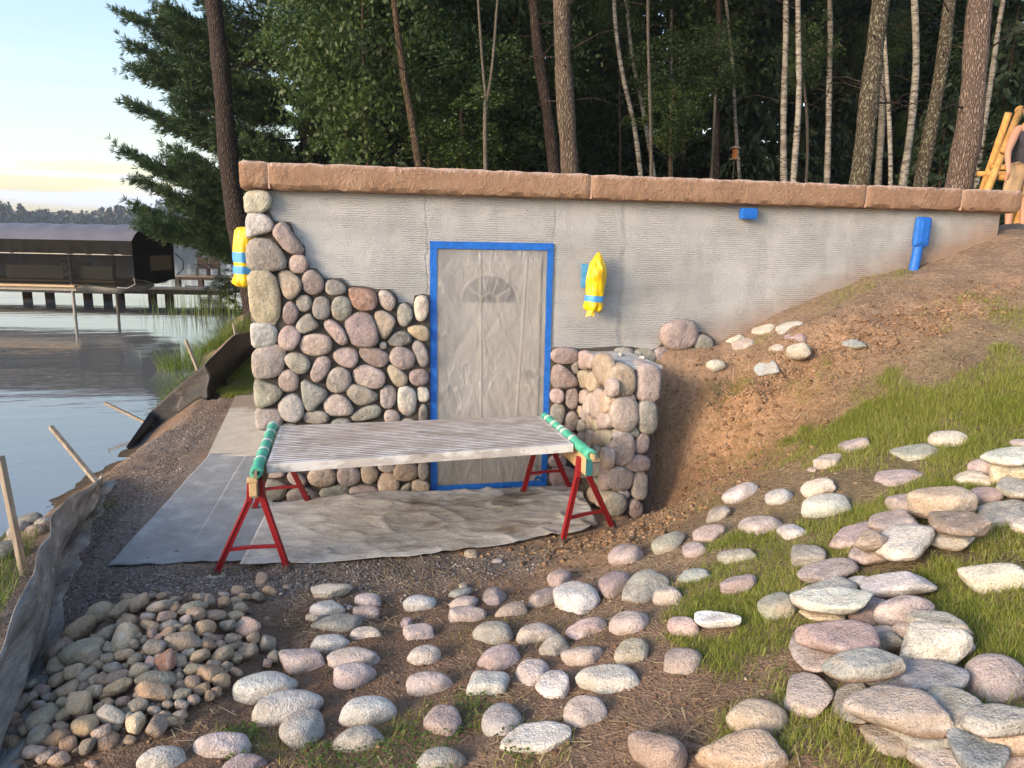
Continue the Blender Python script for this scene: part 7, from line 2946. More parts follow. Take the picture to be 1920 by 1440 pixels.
NLp, NRp, FLp, FRp = [Vector(v) for v in ((-1.147,-1.475,.765),(.848,-1.315,.765),(-1.162,-.505,.755),(.828,-.47,.755))]
NR_ = 22; prof = []
for k in range(NR_):
    s0 = k/NR_; wd = 1/NR_
    prof += [(s0+.10*wd, 0), (s0+.62*wd, 0), (s0+.66*wd, -.022), (s0+1.04*wd, -.022)]
prof[0] = (0,0); prof[-1] = (1,-.0)
V = []; F = []; n = len(prof)
for e in (0, 1):
    A0 = NLp.lerp(NRp, e); B0 = FLp.lerp(FRp, e)
    for s, z in prof: V.append(A0.lerp(B0, s) + Vector((0,0,z)))
for i in range(n-1): F.append((i, n+i, n+i+1, i+1))
o = link('ribbed_top', mesh('ribbed_top', V, F), mPan, bench); o.data.materials.append(plain('groove_brown', (.23,.19,.16), .9, .1, .3, 9))  # grooves coloured darker and browner than the ribs
for i, f_ in enumerate(o.data.polygons): f_.material_index = 0 if i % 4 == 0 else 1
def edge_bar(a, bb, name, w_=.012, h=.058):
    a = Vector(a); bb = Vector(bb); return MB().bar(a - Vector((0,0,h/2+.001)), bb - Vector((0,0,h/2+.001)), w_, h).build(name, mPan, bench, bevel=.002)
o1 = Vector((0,-.0065,0)); edge_bar(NLp+o1, NRp+o1, 'edge_rail'); edge_bar(FLp-o1, FRp-o1, 'edge_rail'); o2 = Vector((.012,0,0)); edge_bar(NLp+o2, FLp+o2, 'end_cap', .02, .052); edge_bar(NRp-o2, FRp-o2, 'end_cap', .02, .052)
b = MB()
for k in range(3):
    s = .2+.3*k; b.bar(NLp.lerp(FLp, s)+Vector((.03,0,-.045)), NRp.lerp(FRp, s)+Vector((-.03,0,-.045)), .04, .03)
b.build('under_rib', mPan, bench)['kind'] = 'stuff'
t = NT('red_paint', .45, .4); p = t.pos(); c = t.mix(t.ramp(t.noise(p, 45, 5, .7), [(.58,0),(.66,1)]), (.27,.014,.018), (.06,.03,.022)); t.col(c); t.bump(t.noise(p, 60, 4), .4, .004); mRed = t.m
t = NT('foam', .6, .3); p = t.pos(); t.col(t.ramp(t.noise(p, 20, 4), [(.3,(.04,.30,.19)),(.7,(.10,.46,.31))])); t.bump(t.noise(p, 90, 3), .4, .004); mFoam = t.m
mTape = plain('clear_tape', (.52,.55,.50), .3, .5, .15, 25); 
t = NT('lumber', .8, .2); p = t.pos(); t.col(t.ramp(t.noise(t.map(p,(45,5,45)), 1, 4, .6), [(.3,(.42,.27,.13)),(.7,(.58,.42,.24))])); mWood = t.m
t = NT('old_wood', .9, .1); p = t.pos(); t.col(t.ramp(t.noise(t.map(p,(30,4,30)), 1, 4, .6), [(.3,(.17,.125,.085)),(.7,(.33,.26,.19))])); mOld = t.m
mTeal = plain('teal_paint', (.03,.16,.18), .6)
mMet = plain('rusty_iron', (.09,.065,.05), .7, .3, .3, 40)
def trestle(name_lab, fy, by, feet, topz, beam, noodle, fresh):
    cx0 = (feet[0][0]+feet[1][0])/2
    th = empty('trestle', (cx0, (fy+by)/2, 0), name_lab, 'trestle', 'red metal trestles carrying the bench panel')
    for i, ((fx, fyy), yy, xo) in enumerate(((feet[0], fy, -.028), (feet[1], fy, .028), (feet[2], by, .028), (feet[3], by, -.028))):
        bx0 = beam[0][0] + (beam[1][0]-beam[0][0])*((yy-beam[0][1])/(beam[1][1]-beam[0][1]))
        top = Vector((bx0+xo, yy, topz)); mid = Vector((bx0+xo*1.35, yy, topz-.13)); bot = Vector((fx, fyy, float(HN(fx,fyy))+.012))
        m = MB(); m.bar(bot, mid, .040, .028, (0,1,0)).bar(mid-(mid-bot).normalized()*.01, top, .034, .05, (0,1,0))
        # raised flange along the outer edge of the pressed steel leg
        d = Vector((0,-.016 if yy == fy else .016,0)); m.bar(bot+d+Vector((xo*.4,0,0)), mid+d+Vector((xo*.4,0,0)), .010, .010, (0,1,0))
        lg = m.build('leg', mRed, th, bevel=.003)
        MB().tube([bot+Vector((0,0,-.008)), bot+Vector((0,0,.012)), bot+Vector((0,0,.05))], [.034,.03,.017], 10).build('foot', mMet, lg)
        if i == 1 and not fresh:
            cu = bpy.data.curves.new('leg_lettering', 'FONT'); cu.body = 'METALLANCE'; cu.size = .034; cu.extrude = .0004; cu.space_character = 1.18
            tx = bpy.data.objects.new('leg_lettering', cu); COL.objects.link(tx); cu.materials.append(plain('white_paint', (.42,.36,.33), .7)); tx.parent = lg
            ax = (bot-mid).normalized(); yv = Vector((0,-1,0)).cross(ax) * -1
            st_ = mid + ax*.015 + Vector((0,-.0215,0)) - yv*.011
            off = Vector(th.location); Mx = Matrix((ax, ax.cross(Vector((0,-1,0)))*-1 if False else Vector((0,-1,0)).cross(ax), Vector((0,-1,0)))).transposed().to_4x4(); Mx.translation = st_
            tx.matrix_parent_inverse = Matrix.Identity(4); tx.location = st_; tx.rotation_euler = Mx.to_euler()
            dg = bpy.context.evaluated_depsgraph_get(); me_ = bpy.data.meshes.new_from_object(tx.evaluated_get(dg)); o_ = bpy.data.objects.new('leg_lettering', me_); COL.objects.link(o_); me_.transform(Mx); o_.parent = lg; o_.location = -off; bpy.data.objects.remove(tx)
    for a_, b_ in ((0,1),(2,3)):
        f = .36
        def at(i, yy, xo):
            fx, fyy = feet[i]; bx0 = beam[0][0] + (beam[1][0]-beam[0][0])*((yy-beam[0][1])/(beam[1][1]-beam[0][1]))
            return Vector((fx,fyy,.01)).lerp(Vector((bx0+xo*1.35, yy, topz-.13)), f)
        yy = fy if a_ == 0 else by
        A_ = at(a_, yy, -.028 if a_ == 0 else .028); B_ = at(b_, yy, .028 if a_ == 0 else -.028); mid = (A_+B_)/2+Vector((0,0,.006))
        MB().bar(A_, mid, .022, .024, (0,1,0)).bar(mid, B_, .022, .020, (0,1,0)).build('cross_brace', mRed, th, bevel=.002)
    MB().bar(beam[0], beam[1], .045, .13).build('beam', mWood if fresh else mOld, th, bevel=.003)
    if fresh:
        a = Vector(beam[0]); d = (Vector(beam[1])-a).normalized()
        MB().box(a - d*.004, (.046,.006,.128), Matrix.Rotation(math.atan2(-d.x, d.y), 3, 'Z')).build('painted_end', mTeal, th)
        MB().bar(a+Vector((.035,-.0,.058))-d*.05, Vector(beam[1])+Vector((.035,0,.058)), .055, .022).build('side_batten', mWood, th, bevel=.002)
    else:
        a = Vector(beam[0]); MB().box(a+Vector((-.004,-.012,.055)), (.062,.03,.03)).box(a+Vector((-.002,-.01,-.005)), (.045,.03,.085)).build('end_block', mWood, th, bevel=.004)
    n0, n1_ = Vector(noodle[0]), Vector(noodle[1]); dd = (n1_-n0)
    NV = MB(); pts = [n0 + dd*s for s in np.linspace(0, 1, 24)]
    NV.tube(pts, [.036+.0025*math.sin(i*1.9) for i in range(24)], 16, cap=False)
    inner = MB().tube(pts, .0165, 12, cap=False); b0 = len(NV.V); NV.V += inner.V; NV.F += [tuple(i+b0 for i in f[::-1]) for f in inner.F]
    for k in range(16):
        kk = (k*12)//16
        NV.F.append((k, b0+((k*12)//16)%12, b0+(((k+1)*12)//16)%12, (k+1)%16) if ((k*12)//16)%12 != (((k+1)*12)//16)%12 else (k, b0+((k*12)//16)%12, (k+1)%16))
    nd = NV.build('foam_tube', mFoam, th, smooth=True)
    MB().bar(n0-dd.normalized()*.05, n1_, .018, .03).build('lath', mOld if not fresh else mWood, nd)
    for s in ((.20,.38,.56,.77,.96) if not fresh else (.34,.52,.60,.74,.90)):
        c0 = n0+dd*s; w0 = dd.normalized()*.016; sk = Vector((0,.012,.004))
        MB().tube([c0-w0-sk*.3, c0-w0*.3, c0+w0*.4, c0+w0+sk*.3], [.0375,.0395,.0385,.0375], 16, cap=False).build('tape_band', mTape, nd, smooth=True)
    return th
trestle('worn red trestle at the lake end with stencilled lettering on its leg', -1.43, -.42, [(-1.496,-1.39),(-1.060,-1.391),(-1.007,-.17),(-1.415,-.221)], .66, [(-1.225,-1.50,.625),(-1.19,-.40,.625)], [(-1.195,-1.585,.745),(-1.215,-.44,.745)], False)
trestle('bright red trestle beside the wing wall with new yellow lumber beam', -1.36, -.36, [(.822,-1.232),(1.254,-1.078),(1.199,-.141),(.762,-.207)], .68, [(.915,-1.475,.645),(.885,-.30,.645)], [(.900,-1.56,.75),(.872,-.46,.745)], True)
# ---------------------------------------------------------------- drop cloth, mats, path slab
t = NT('canvas', .95, .1); p = t.pos(); f = t.noise(t.map(p,(1.6,2.4,1)), 1.7, 5, .65)
c = t.ramp(f, [(.30,(.29,.26,.225)),(.48,(.41,.385,.345)),(.70,(.52,.50,.46))]); c = t.mix(t.ramp(t.noise(t.map(p,(1.5,3.2,1),loc=(.3,.8,0)), 1.1, 4, .6), [(.53,0),(.66,.8)]), c, (.15,.115,.08)); c = t.mix(.5, c, t.ramp(t.noise(p, 45, 4, .6), [(.3,.75),(.7,1.2)]), 'MULTIPLY')
t.col(c); t.bump(t.noise(t.map(p,(3,6,1),rot=(0,0,.5)), 4, 6, .6), .7, .02); mCan = t.m
back = resample_open = None
def poly_resample(P, n):
    P = np.array(P); d = np.r_[0, np.cumsum(np.hypot(*np.diff(P, axis=0).T))]; s = np.linspace(0, d[-1], n); return np.stack([np.interp(s, d, P[:,0]), np.interp(s, d, P[:,1])], -1)
bk = poly_resample(CLOTH[0:5], 150); fr = poly_resample([CLOTH[17]]+CLOTH[16:4:-1], 150); nr = 64
V = []; F = []
for j in range(nr):
    s = j/(nr-1)
    for i in range(150):
        x, y = bk[i]*(1-s)+fr[i]*s
        wob = .012*(float(vn(i*.09, 3.3, 1, 5))-.5)*s; y += wob
        r1_ = 1-abs(float(vn(x*1.0+y*.55, y*1.6-x*.35, .33, 41))*2-1); r2_ = 1-abs(float(vn(x*.7-y*.8, y*1.3+x*.2, .17, 42))*2-1); r3_ = 1-abs(float(vn(x+y*1.5, y*.6, .09, 43))*2-1)
        amt = float(vn(x, y, .5, 44))*.8+.25+max(0, x-.3)*.55
        z = .030 + amt*(.020*r1_**6 + .012*r2_**6 + .004*r3_**3)
        if s > .97: z -= .006
        V.append((x, y, max(z, float(H(x,y))+.006+z*.8)))
for j in range(nr-1):
    for i in range(149): a = j*150+i; F.append((a, a+150, a+151, a+1))
o = link('drop_cloth', mesh('drop_cloth', V, F, True), mCan); m = o.modifiers.new('s','SOLIDIFY'); m.thickness = .003
tag(o, 'stained wrinkled canvas drop cloth spread under the bench', 'drop cloth')
t = NT('grey_mat', .8, .25); p = t.pos(); f = t.noise(p, 4.5, 6, .68)
c = t.ramp(f, [(.3,(.19,.195,.19)),(.52,(.245,.25,.25)),(.72,(.36,.365,.36))]); c = t.mix(t.ramp(t.noise(p, 8, 5, .7), [(.62,0),(.72,.5)]), c, (.27,.235,.19)); c = t.mix(t.ramp(t.noise(p, 14, 3, .5), [(.70,0),(.74,.7)]), c, (.05,.055,.065)); t.col(c); t.bump(t.noise(p, 30, 6, .7), .5, .006); mMat = t.m
def mat_sheet(P, z, label, seed):
    n, mm = 24, 60; V = []; F = []
    fl, fr_, nr2, nl = [Vector((*q, 0)) for q in P]
    for j in range(mm+1):
        for i in range(n+1):
            q = fl.lerp(fr_, i/n).lerp(nl.lerp(nr2, i/n), j/mm); 
            if j == mm: q += Vector((0, .012*(float(vn(i*.25, seed, 1, 6))-.5), 0))
            V.append((q.x, q.y, z + .010*(float(vn(q.x, q.y, .35, seed))) + .004*float(vn(q.x, q.y, .09, seed)) + (.008*float(vn(i*.3,seed,1,9)) if j >= mm-1 else 0)))
    for j in range(mm):
        for i in range(n): a = j*(n+1)+i; F.append((a, a+n+1, a+n+2, a+1))
    o = link('floor_mat', mesh('floor_mat', V, F, True), mMat); m = o.modifiers.new('s','SOLIDIFY'); m.thickness = .006; m.offset = 1
    return tag(o, label, 'mat', 'grey mats laid along the path')
mat_sheet(MATA, .006, 'grey mat strip nearest the lake, on the path', 3); mat_sheet(MATB, .012, 'grey mat strip tucked beside the drop cloth', 5)
t = NT('pale_concrete', .9, .15); p = t.pos(); c = t.ramp(t.noise(p, 5, 6, .65), [(.3,(.37,.32,.255)),(.7,(.50,.45,.37))]); yv = t.n('ShaderNodeSeparateXYZ', {0: p}).outputs['Y']
c = t.mix(t.ramp(t.math('ADD', t.math('MULTIPLY', t.math('SUBTRACT', yv, 3.25), .9), t.math('MULTIPLY', t.math('SUBTRACT', t.noise(p, 2.5, 4), .5), 1.2)), [(.0,0),(.12,.75)]), c, (.21,.15,.10)); t.col(c); t.bump(t.noise(p, 50, 5), .4, .004)
fl, fr_, nr2, nl = SLAB; b = MB(); zt, zb = .022, -.1
b.add([(*fl,zt),(*fr_,zt),(*nr2,zt),(*nl,zt),(*fl,zb),(*fr_,zb),(*nr2,zb),(*nl,zb)], [(3,2,1,0),(0,1,5,4),(1,2,6,5),(2,3,7,6),(3,0,4,7)]); o = b.build('path_slab', t.m); o['kind'] = 'structure'
# ---------------------------------------------------------------- silt fence
t = NT('silt_fabric', .5, .4); p = t.pos(); c = t.ramp(t.noise(t.map(p,(5,2,5)), 1.5, 5, .6), [(.35,(.014,.012,.011)),(.7,(.04,.034,.03))]); t.col(c); t.bump(t.noise(t.map(p,(3,14,14),rot=(0,0,.3)), 1.3, 5, .6), .7, .02); mSiltD = t.m
t = NT('lit_fabric', .55, .4); p = t.pos(); c = t.ramp(t.noise(t.map(p,(9,2.4,9)), 1.6, 6, .65), [(.30,(.10,.095,.09)),(.48,(.21,.20,.185)),(.70,(.40,.375,.335))]); t.col(c); t.bump(t.noise(t.map(p,(18,4,18),rot=(0,0,.2)), 1, 5, .6), .8, .03); mSiltLit = t.m  # black fabric with the light falling on it painted in as grey
t = NT('stake_wood', .9, .1); p = t.pos(); t.col(t.ramp(t.noise(t.map(p,(30,30,5)), 1, 4), [(.3,(.20,.165,.125)),(.7,(.36,.30,.235))])); mStake = t.m
def fence(pairs, label, mat, stakes, seed, lean):
    B = np.array([q[0] for q in pairs]); T = np.array([q[1] for q in pairs]); n = 140; tt = np.linspace(0, 1, n)
    d = np.r_[0, np.cumsum(np.linalg.norm(np.diff(B, axis=0), axis=1))]; d /= d[-1]
    Bi = np.stack([np.interp(tt, d, B[:,k]) for k in range(3)], -1); Ti = np.stack([np.interp(tt, d, T[:,k]) for k in range(3)], -1)
    th = empty('silt_fence', tuple(map(float, Bi[n//2])), label, 'silt fence', 'silt fence along the lake shore'); m = 12; V = []; F = []
    for i in range(n):
        for k in range(m+1):
            s = k/m; q = Bi[i]*(1-s) + Ti[i]*s; h = np.linalg.norm(Ti[i]-Bi[i])
            fo = (float(vn(i*.045+s*1.2, s*3.2, 1, seed))-.5)*.10 + (float(vn(i*.11-s*2, s*6, 1, seed+1))-.5)*.03
            q = q + np.array([fo*lean+.05*math.sin(math.pi*s), 0, .6*fo*s*(1-s)*2])*min(1, h/.2); 
            if k == 0: q[2] = float(HN(q[0], q[1])) - .01
            V.append(q)
    for i in range(n-1):
        for k in range(m): a = i*(m+1)+k; F.append((a, a+1, a+m+2, a+m+1))
    o = link('fabric', mesh('fabric', V, F, True), mat, th); mo = o.modifiers.new('s','SOLIDIFY'); mo.thickness = .003
    # skirt lying on the ground on the land side
    V = []; F = []
    for i in range(n):
        for k in range(4):
            w_ = k*.035*(1+.5*float(vn(i*.2, k, 1, seed+5))); x, y = Bi[i][0]+w_, Bi[i][1]; V.append((x, y, float(HN(x,y))+.012*(k<3)+.003))
    for i in range(n-1):
        for k in range(3): a = i*4+k; F.append((a, a+4, a+5, a+1))
    link('skirt', mesh('skirt', V, F, True), mat, th)
    for a_, b_ in stakes:
        a_ = Vector(a_); b_ = Vector(b_); dr = (b_-a_).normalized(); MB().bar(a_-dr*.15, b_, .038, .036).build('stake', mStake, th, bevel=.003)
fence(FENCE_FAR, 'black silt fence leaning along the far shore towards the building corner', mSiltD, [STAKES[2], STAKES[3], STAKES[4]], 61, .8)
fence(FENCE_NEAR, 'sagging lit grey silt fence left of the cobble pile', mSiltLit, [STAKES[0], STAKES[1]], 71, 1.3)
# ---------------------------------------------------------------- stones on the ground
bmi = bmesh.new(); bmesh.ops.create_icosphere(bmi, subdivisions=4, radius=1); ICO = np.array([v.co[:] for v in bmi.verts]); ICOF = np.array([[v.index for v in f.verts] for f in bmi.faces]); bmi.free()
bmi = bmesh.new(); bmesh.ops.create_icosphere(bmi, subdivisions=3, radius=1); ICO2 = np.array([v.co[:] for v in bmi.verts]); ICO2F = np.array([[v.index for v in f.verts] for f in bmi.faces]); bmi.free()
def rock(seed, sh, D, Fc, name):
    rs = np.random.default_rng(seed)
    npl, pw, lo, hi = {'r': (11, 11, .86, 1.08), 'a': (13, 22, .70, 1.02), 'b': (7, 15, .76, 1.0), 'f': (10, 16, .86, 1.06)}[sh]
    N = rs.normal(size=(npl,3)); N /= np.linalg.norm(N, axis=1)[:,None]; d = rs.uniform(lo, hi, npl)
    base = np.array([[1,0,0],[-1,0,0],[0,1,0],[0,-1,0],[0,0,1],[0,0,-1]], float); bd = rs.uniform(.86,1.0,6)
    if sh == 'b':
        Rm = np.array(Euler((rs.uniform(-.15,.15), rs.uniform(-.15,.15), rs.uniform(-.3,.3))).to_matrix()); base = base @ Rm.T; bd[:4] *= rs.uniform(.78,.9,4); bd[4:] = .72
    if sh == 'f': bd[4:] = rs.uniform(.55,.75,2)
    N = np.vstack([N, base]); d = np.r_[d, bd]
    
    if sh in 'rfa':                                                       # oval outline chipped by random cuts
        zk = np.abs(N[:npl,2]) < (.7 if sh == 'f' else 2); N = np.vstack([N[:npl][zk], N[-2:]]); d = np.r_[d[:npl][zk], d[-2:]*(.92 if sh == 'r' else 1)]
        nv = {'r': 5, 'f': 8, 'a': 6}[sh]; az = rs.uniform(0, 6.283, nv); el = rs.normal(size=nv)*.22; cut = np.stack([np.cos(az)*np.cos(el), np.sin(az)*np.cos(el), np.sin(el)], -1)
        N = np.vstack([N, cut]); d = np.r_[d, rs.uniform({'r': .82, 'f': .70, 'a': .66}[sh], 1.0, nv)]
    q = np.maximum(D @ N.T, 0)/d; r = ((.30 if sh == 'r' else .04) + (q**pw).sum(1))**(-1/pw)
    P = D*r[:,None]
    # low lumps and fine pits
    k = rs.normal(size=(6,3))*2.2; ph = rs.uniform(0,6.28,6); lum = np.sin(P @ k.T + ph).mean(1)
    k2 = rs.normal(size=(10,3))*7; ph2 = rs.uniform(0,6.28,10); f2 = np.sin(P @ k2.T + ph2).mean(1)
    am = {'r': (.08,.03), 'a': (.08,.06), 'b': (.05,.045), 'f': (.06,.04)}[sh]; k3 = rs.normal(size=(14,3))*17; f3 = np.abs(np.sin(P @ k3.T + rs.uniform(0,6.28,14))).mean(1)-.64
    P = P*(1 + am[0]*lum + am[1]*f2 + am[1]*1.2*f3)[:,None]
    if rs.random() < .4:                                                  # egg taper
        P[:,1] *= 1 - .16*P[:,0]*rs.choice([-1,1]); 
    P = P - (P.max(0)+P.min(0))/2; P /= np.abs(P).max(0)
    return bigmesh(name, P, Fc, True)
def put(o, x, y, z, a, b_, c_, yaw, tilt=0):
    n = Vector(Hn(x, y)); 
    if tilt: n = (n + Vector((random.uniform(-tilt,tilt), random.uniform(-tilt,tilt), 0))).normalized()
    q = Vector((0,0,1)).rotation_difference(n); xa = Vector((math.cos(yaw), math.sin(yaw), 0)); xa = (xa - n*xa.dot(n)).normalized(); ya = n.cross(xa)
    o.matrix_world = Matrix.Translation((x,y,z)) @ Matrix((xa, ya, n)).transposed().to_4x4() @ Matrix.Diagonal((a,b_,c_,1))
mGnd = mat_stone('ground_fieldstone', 1.0, True)
for k, (x, y, z, a, b_, c_, yaw, sh, col, lab) in enumerate(FIELDSTONES):
    o = link('fieldstone', rock(1000+k, sh, ICO, ICOF, 'fieldstone'), mGnd); cc_ = stcol(col, .10); o.color = (*[v_*1.08 for v_ in cc_[:3]], 1); put(o, x, y, z, a, b_, c_, yaw, .05)
    tag(o, lab, 'fieldstone', 'fieldstones laid out on the ground')
protos = [rock(2000+i, ('r','a','b','a','r','b')[i % 6], ICO2, ICO2F, 'cobble') for i in range(18)]
mCob = mat_stone('cobble_stone', .55, True)
for me in protos: me.materials.append(mCob)
for k, (x, y, z, a, b_, c_, yaw, col, lab) in enumerate(COBBLES):
    o = link('cobble', protos[k % 18]); cc_ = stcol(col, .16); o.color = (cc_[0]*1.02, cc_[1]*.89, cc_[2]*.74, 1); put(o, x, y, z, a, b_, c_, yaw, .55); tag(o, lab, 'cobble', 'cobbles heaped in the pile')
ss = ['dark wet rock furthest out in the shore water','dark shore rock left of the furthest out one','brown shore rock right of the leaning stake','rounded shore rock low at the left edge','dark shore rock behind the near stake','small shore rock touching the grey fence']
for k, (x, y, z, s) in enumerate(SHORESTONES):
    o = link('shore_rock', rock(3000+k, 'r', ICO2, ICO2F, 'shore_rock'), mStone); o.color = stcol('dgrdrg'[k]); put(o, x, y, z+.02, s, s*.75, s*.6, k*1.3, .2); tag(o, ss[k], 'rock', 'rocks at the water edge')
o = link('foot_stone', rock(3100, 'f', ICO2, ICO2F, 'foot_stone'), mStone); o.color = stcol('t'); put(o, -1.496, -1.40, float(HN(-1.496,-1.40))-.004, .062, .05, .016, .2); tag(o, 'flat tan stone under the left front foot of the worn trestle', 'stone')

# ---------------------------------------------------------------- foliage meshes
def quads(C0, U_, V_):
    n = len(C0); P = np.stack([C0-U_*.5, C0-V_*.5+U_*.05, C0+U_*.5, C0+V_*.5+U_*.05], 1).reshape(-1,3)
    return P, np.arange(n*4).reshape(n,4)
def rdir(rs, n): d = rs.normal(size=(n,3)); return d/np.linalg.norm(d, axis=1)[:,None]
def leaf_cloud(seed, n, ncl, size, name, hollow=.35, droop=.35, spread=.16):
    """leaves of a unit crown: drooping clumps spread through the volume"""
    rs = np.random.default_rng(seed); d = rdir(rs, ncl); r = (hollow + (1-hollow)*rs.random(ncl))[:,None]**.7; cc = d*r
    cc *= (1 + .22*np.sin(cc @ (rs.normal(size=(3,1))*3)))
    k = rs.integers(0, ncl, n); off = rs.normal(size=(n,3))*np.array([spread,spread,spread*.6])*rs.uniform(.5,1.3,ncl)[k][:,None]
    C0 = cc[k] + off; C0[:,2] -= droop*(off[:,0]**2+off[:,1]**2)*4
    u = rdir(rs, n); u[:,2] = u[:,2]*.6-.35; u /= np.linalg.norm(u, axis=1)[:,None]; v = np.cross(u, rdir(rs, n)); v /= np.linalg.norm(v, axis=1)[:,None]
    s = (size*rs.uniform(.6,1.35,n))[:,None]; P, F = quads(C0, u*s, v*s*.55); return bigmesh(name, P, F)
def spruce_cloud(seed, name, nb=90, per=85):
    """unit spruce: drooping whorled boughs, cone from z=-1 to 1"""
    rs = np.random.default_rng(seed); Cs = []; Us = []; Vs = []
    for i in range(nb):
        z0 = -1+2*(i+rs.random())/nb; L = (1-(z0+1)/2)**.8*rs.uniform(.75,1.12)+.08; a = rs.uniform(0, 6.28); dr = np.array([math.cos(a), math.sin(a), 0]); sd = np.array([-dr[1], dr[0], 0])
        s = rs.random(per)**.6; lat = rs.normal(size=per)*.16*L*(.3+s); P = dr*(s*L)[:,None] + sd*lat[:,None] + np.array([0,0,1])*(z0 - .28*L*s**1.3 + .10*L*s**3 - np.abs(lat)*.5 + rs.normal(size=per)*.02)[:,None]
        Cs.append(P); u = dr[None]*.7 + sd[None]*np.sign(lat)[:,None]*.8 + rs.normal(size=(per,3))*.35; u[:,2] -= .35; u /= np.linalg.norm(u, axis=1)[:,None]; Us.append(u); w_ = np.cross(u, rdir(rs, per)); Vs.append(w_/np.linalg.norm(w_, axis=1)[:,None])
    C0 = np.vstack(Cs); U_ = np.vstack(Us); V_ = np.vstack(Vs); s = (rs.uniform(.07,.15,len(C0)))[:,None]; P, F = quads(C0, U_*s, V_*s*.38); return bigmesh(name, P, F)
mLeaf = mat_leaf('leaves', (.020,.044,.010), (.052,.090,.020), .32); mLeafB = mat_leaf('bright_leaves', (.036,.070,.013), (.080,.125,.025), .36); mSpr = mat_leaf('needles', (.011,.026,.011), (.026,.050,.018), .15, .6); mPine = mat_leaf('pine_needles', (.022,.052,.016), (.058,.100,.026), .2, .55)
LEAF = [leaf_cloud(10+i, 10000, 80, .058, 'crown') for i in range(3)]; LEAFB = [leaf_cloud(20+i, 8000, 46, .056, 'crown', .25, .6, .13) for i in range(2)]
SPR = [spruce_cloud(30+i, 'crown') for i in range(2)]; HIGH = [leaf_cloud(40+i, 3600, 60, .13, 'crown', .1, .1, .2) for i in range(2)]
for m_ in LEAF: m_.materials.append(mLeaf)
for m_ in LEAFB: m_.materials.append(mLeafB)
for m_ in SPR: m_.materials.append(mSpr)
for m_ in HIGH: m_.materials.append(mPine)
def crown(me, parent, loc, r, rot=None):
    o = bpy.data.objects.new('crown', me); COL.objects.link(o); o.parent = parent; o.location = Vector(loc) - Vector(parent.location); o.scale = r if hasattr(r, '__len__') else (r, r, r); o.rotation_euler = (0, 0, random.uniform(0, 6.28) if rot is None else rot); return o
BARK = {'dark': mat_bark('dark_bark', (.028,.020,.016), (.085,.062,.048), 20, 5), 'brown': mat_bark('brown_bark', (.05,.034,.022), (.15,.105,.068), 30, 6), 'grey': mat_bark('grey_bark', (.07,.06,.045), (.20,.175,.135), 40, 9, depth=.01),
 'pine': mat_bark('pale_pine_bark', (.09,.066,.048), (.27,.21,.155), 32, 5.0, depth=.05), 'redpine': mat_bark('pink_pine_bark', (.12,.085,.066), (.33,.245,.195), 30, 5.5, depth=.05), 'lichen': mat_bark('lichened_bark', (.05,.04,.028), (.135,.105,.072), 30, 7, moss=(.25,.25,.17), mossamt=.02), 'birch': mat_birch()}
def trunk_mesh(pts, r0, r1, par, mat, n=14, name='trunk', flare=True):
    P = np.array(pts, float); d = np.r_[0, np.cumsum(np.linalg.norm(np.diff(P, axis=0), axis=1))]; m = max(8, int(d[-1]/.25)); s = np.linspace(0, d[-1], m)
    Q = np.stack([np.interp(s, d, P[:,k]) for k in range(3)], -1)
    for _ in range(6): Q[1:-1] = (Q[:-2]+2*Q[1:-1]+Q[2:])/4
    wb = .014+.12*r0; Q[:,0] += wb*np.sin(s*.9+r0*300)*np.minimum(1,s/2); Q[:,1] += wb*np.sin(s*1.3+r0*170)*np.minimum(1,s/2); rad = r0 + (r1-r0)*(s/d[-1]); rad = rad*(1 + (.35*np.exp(-s/.35) if flare else 0)) * (1 + .05*np.sin(s*3.1+r0*90) + .03*np.sin(s*7.7))
    b = MB().tube([tuple(q) for q in Q], list(rad), n); return b.build(name, mat, par, smooth=True)
TG = 'trees standing behind the building'
roots = {}
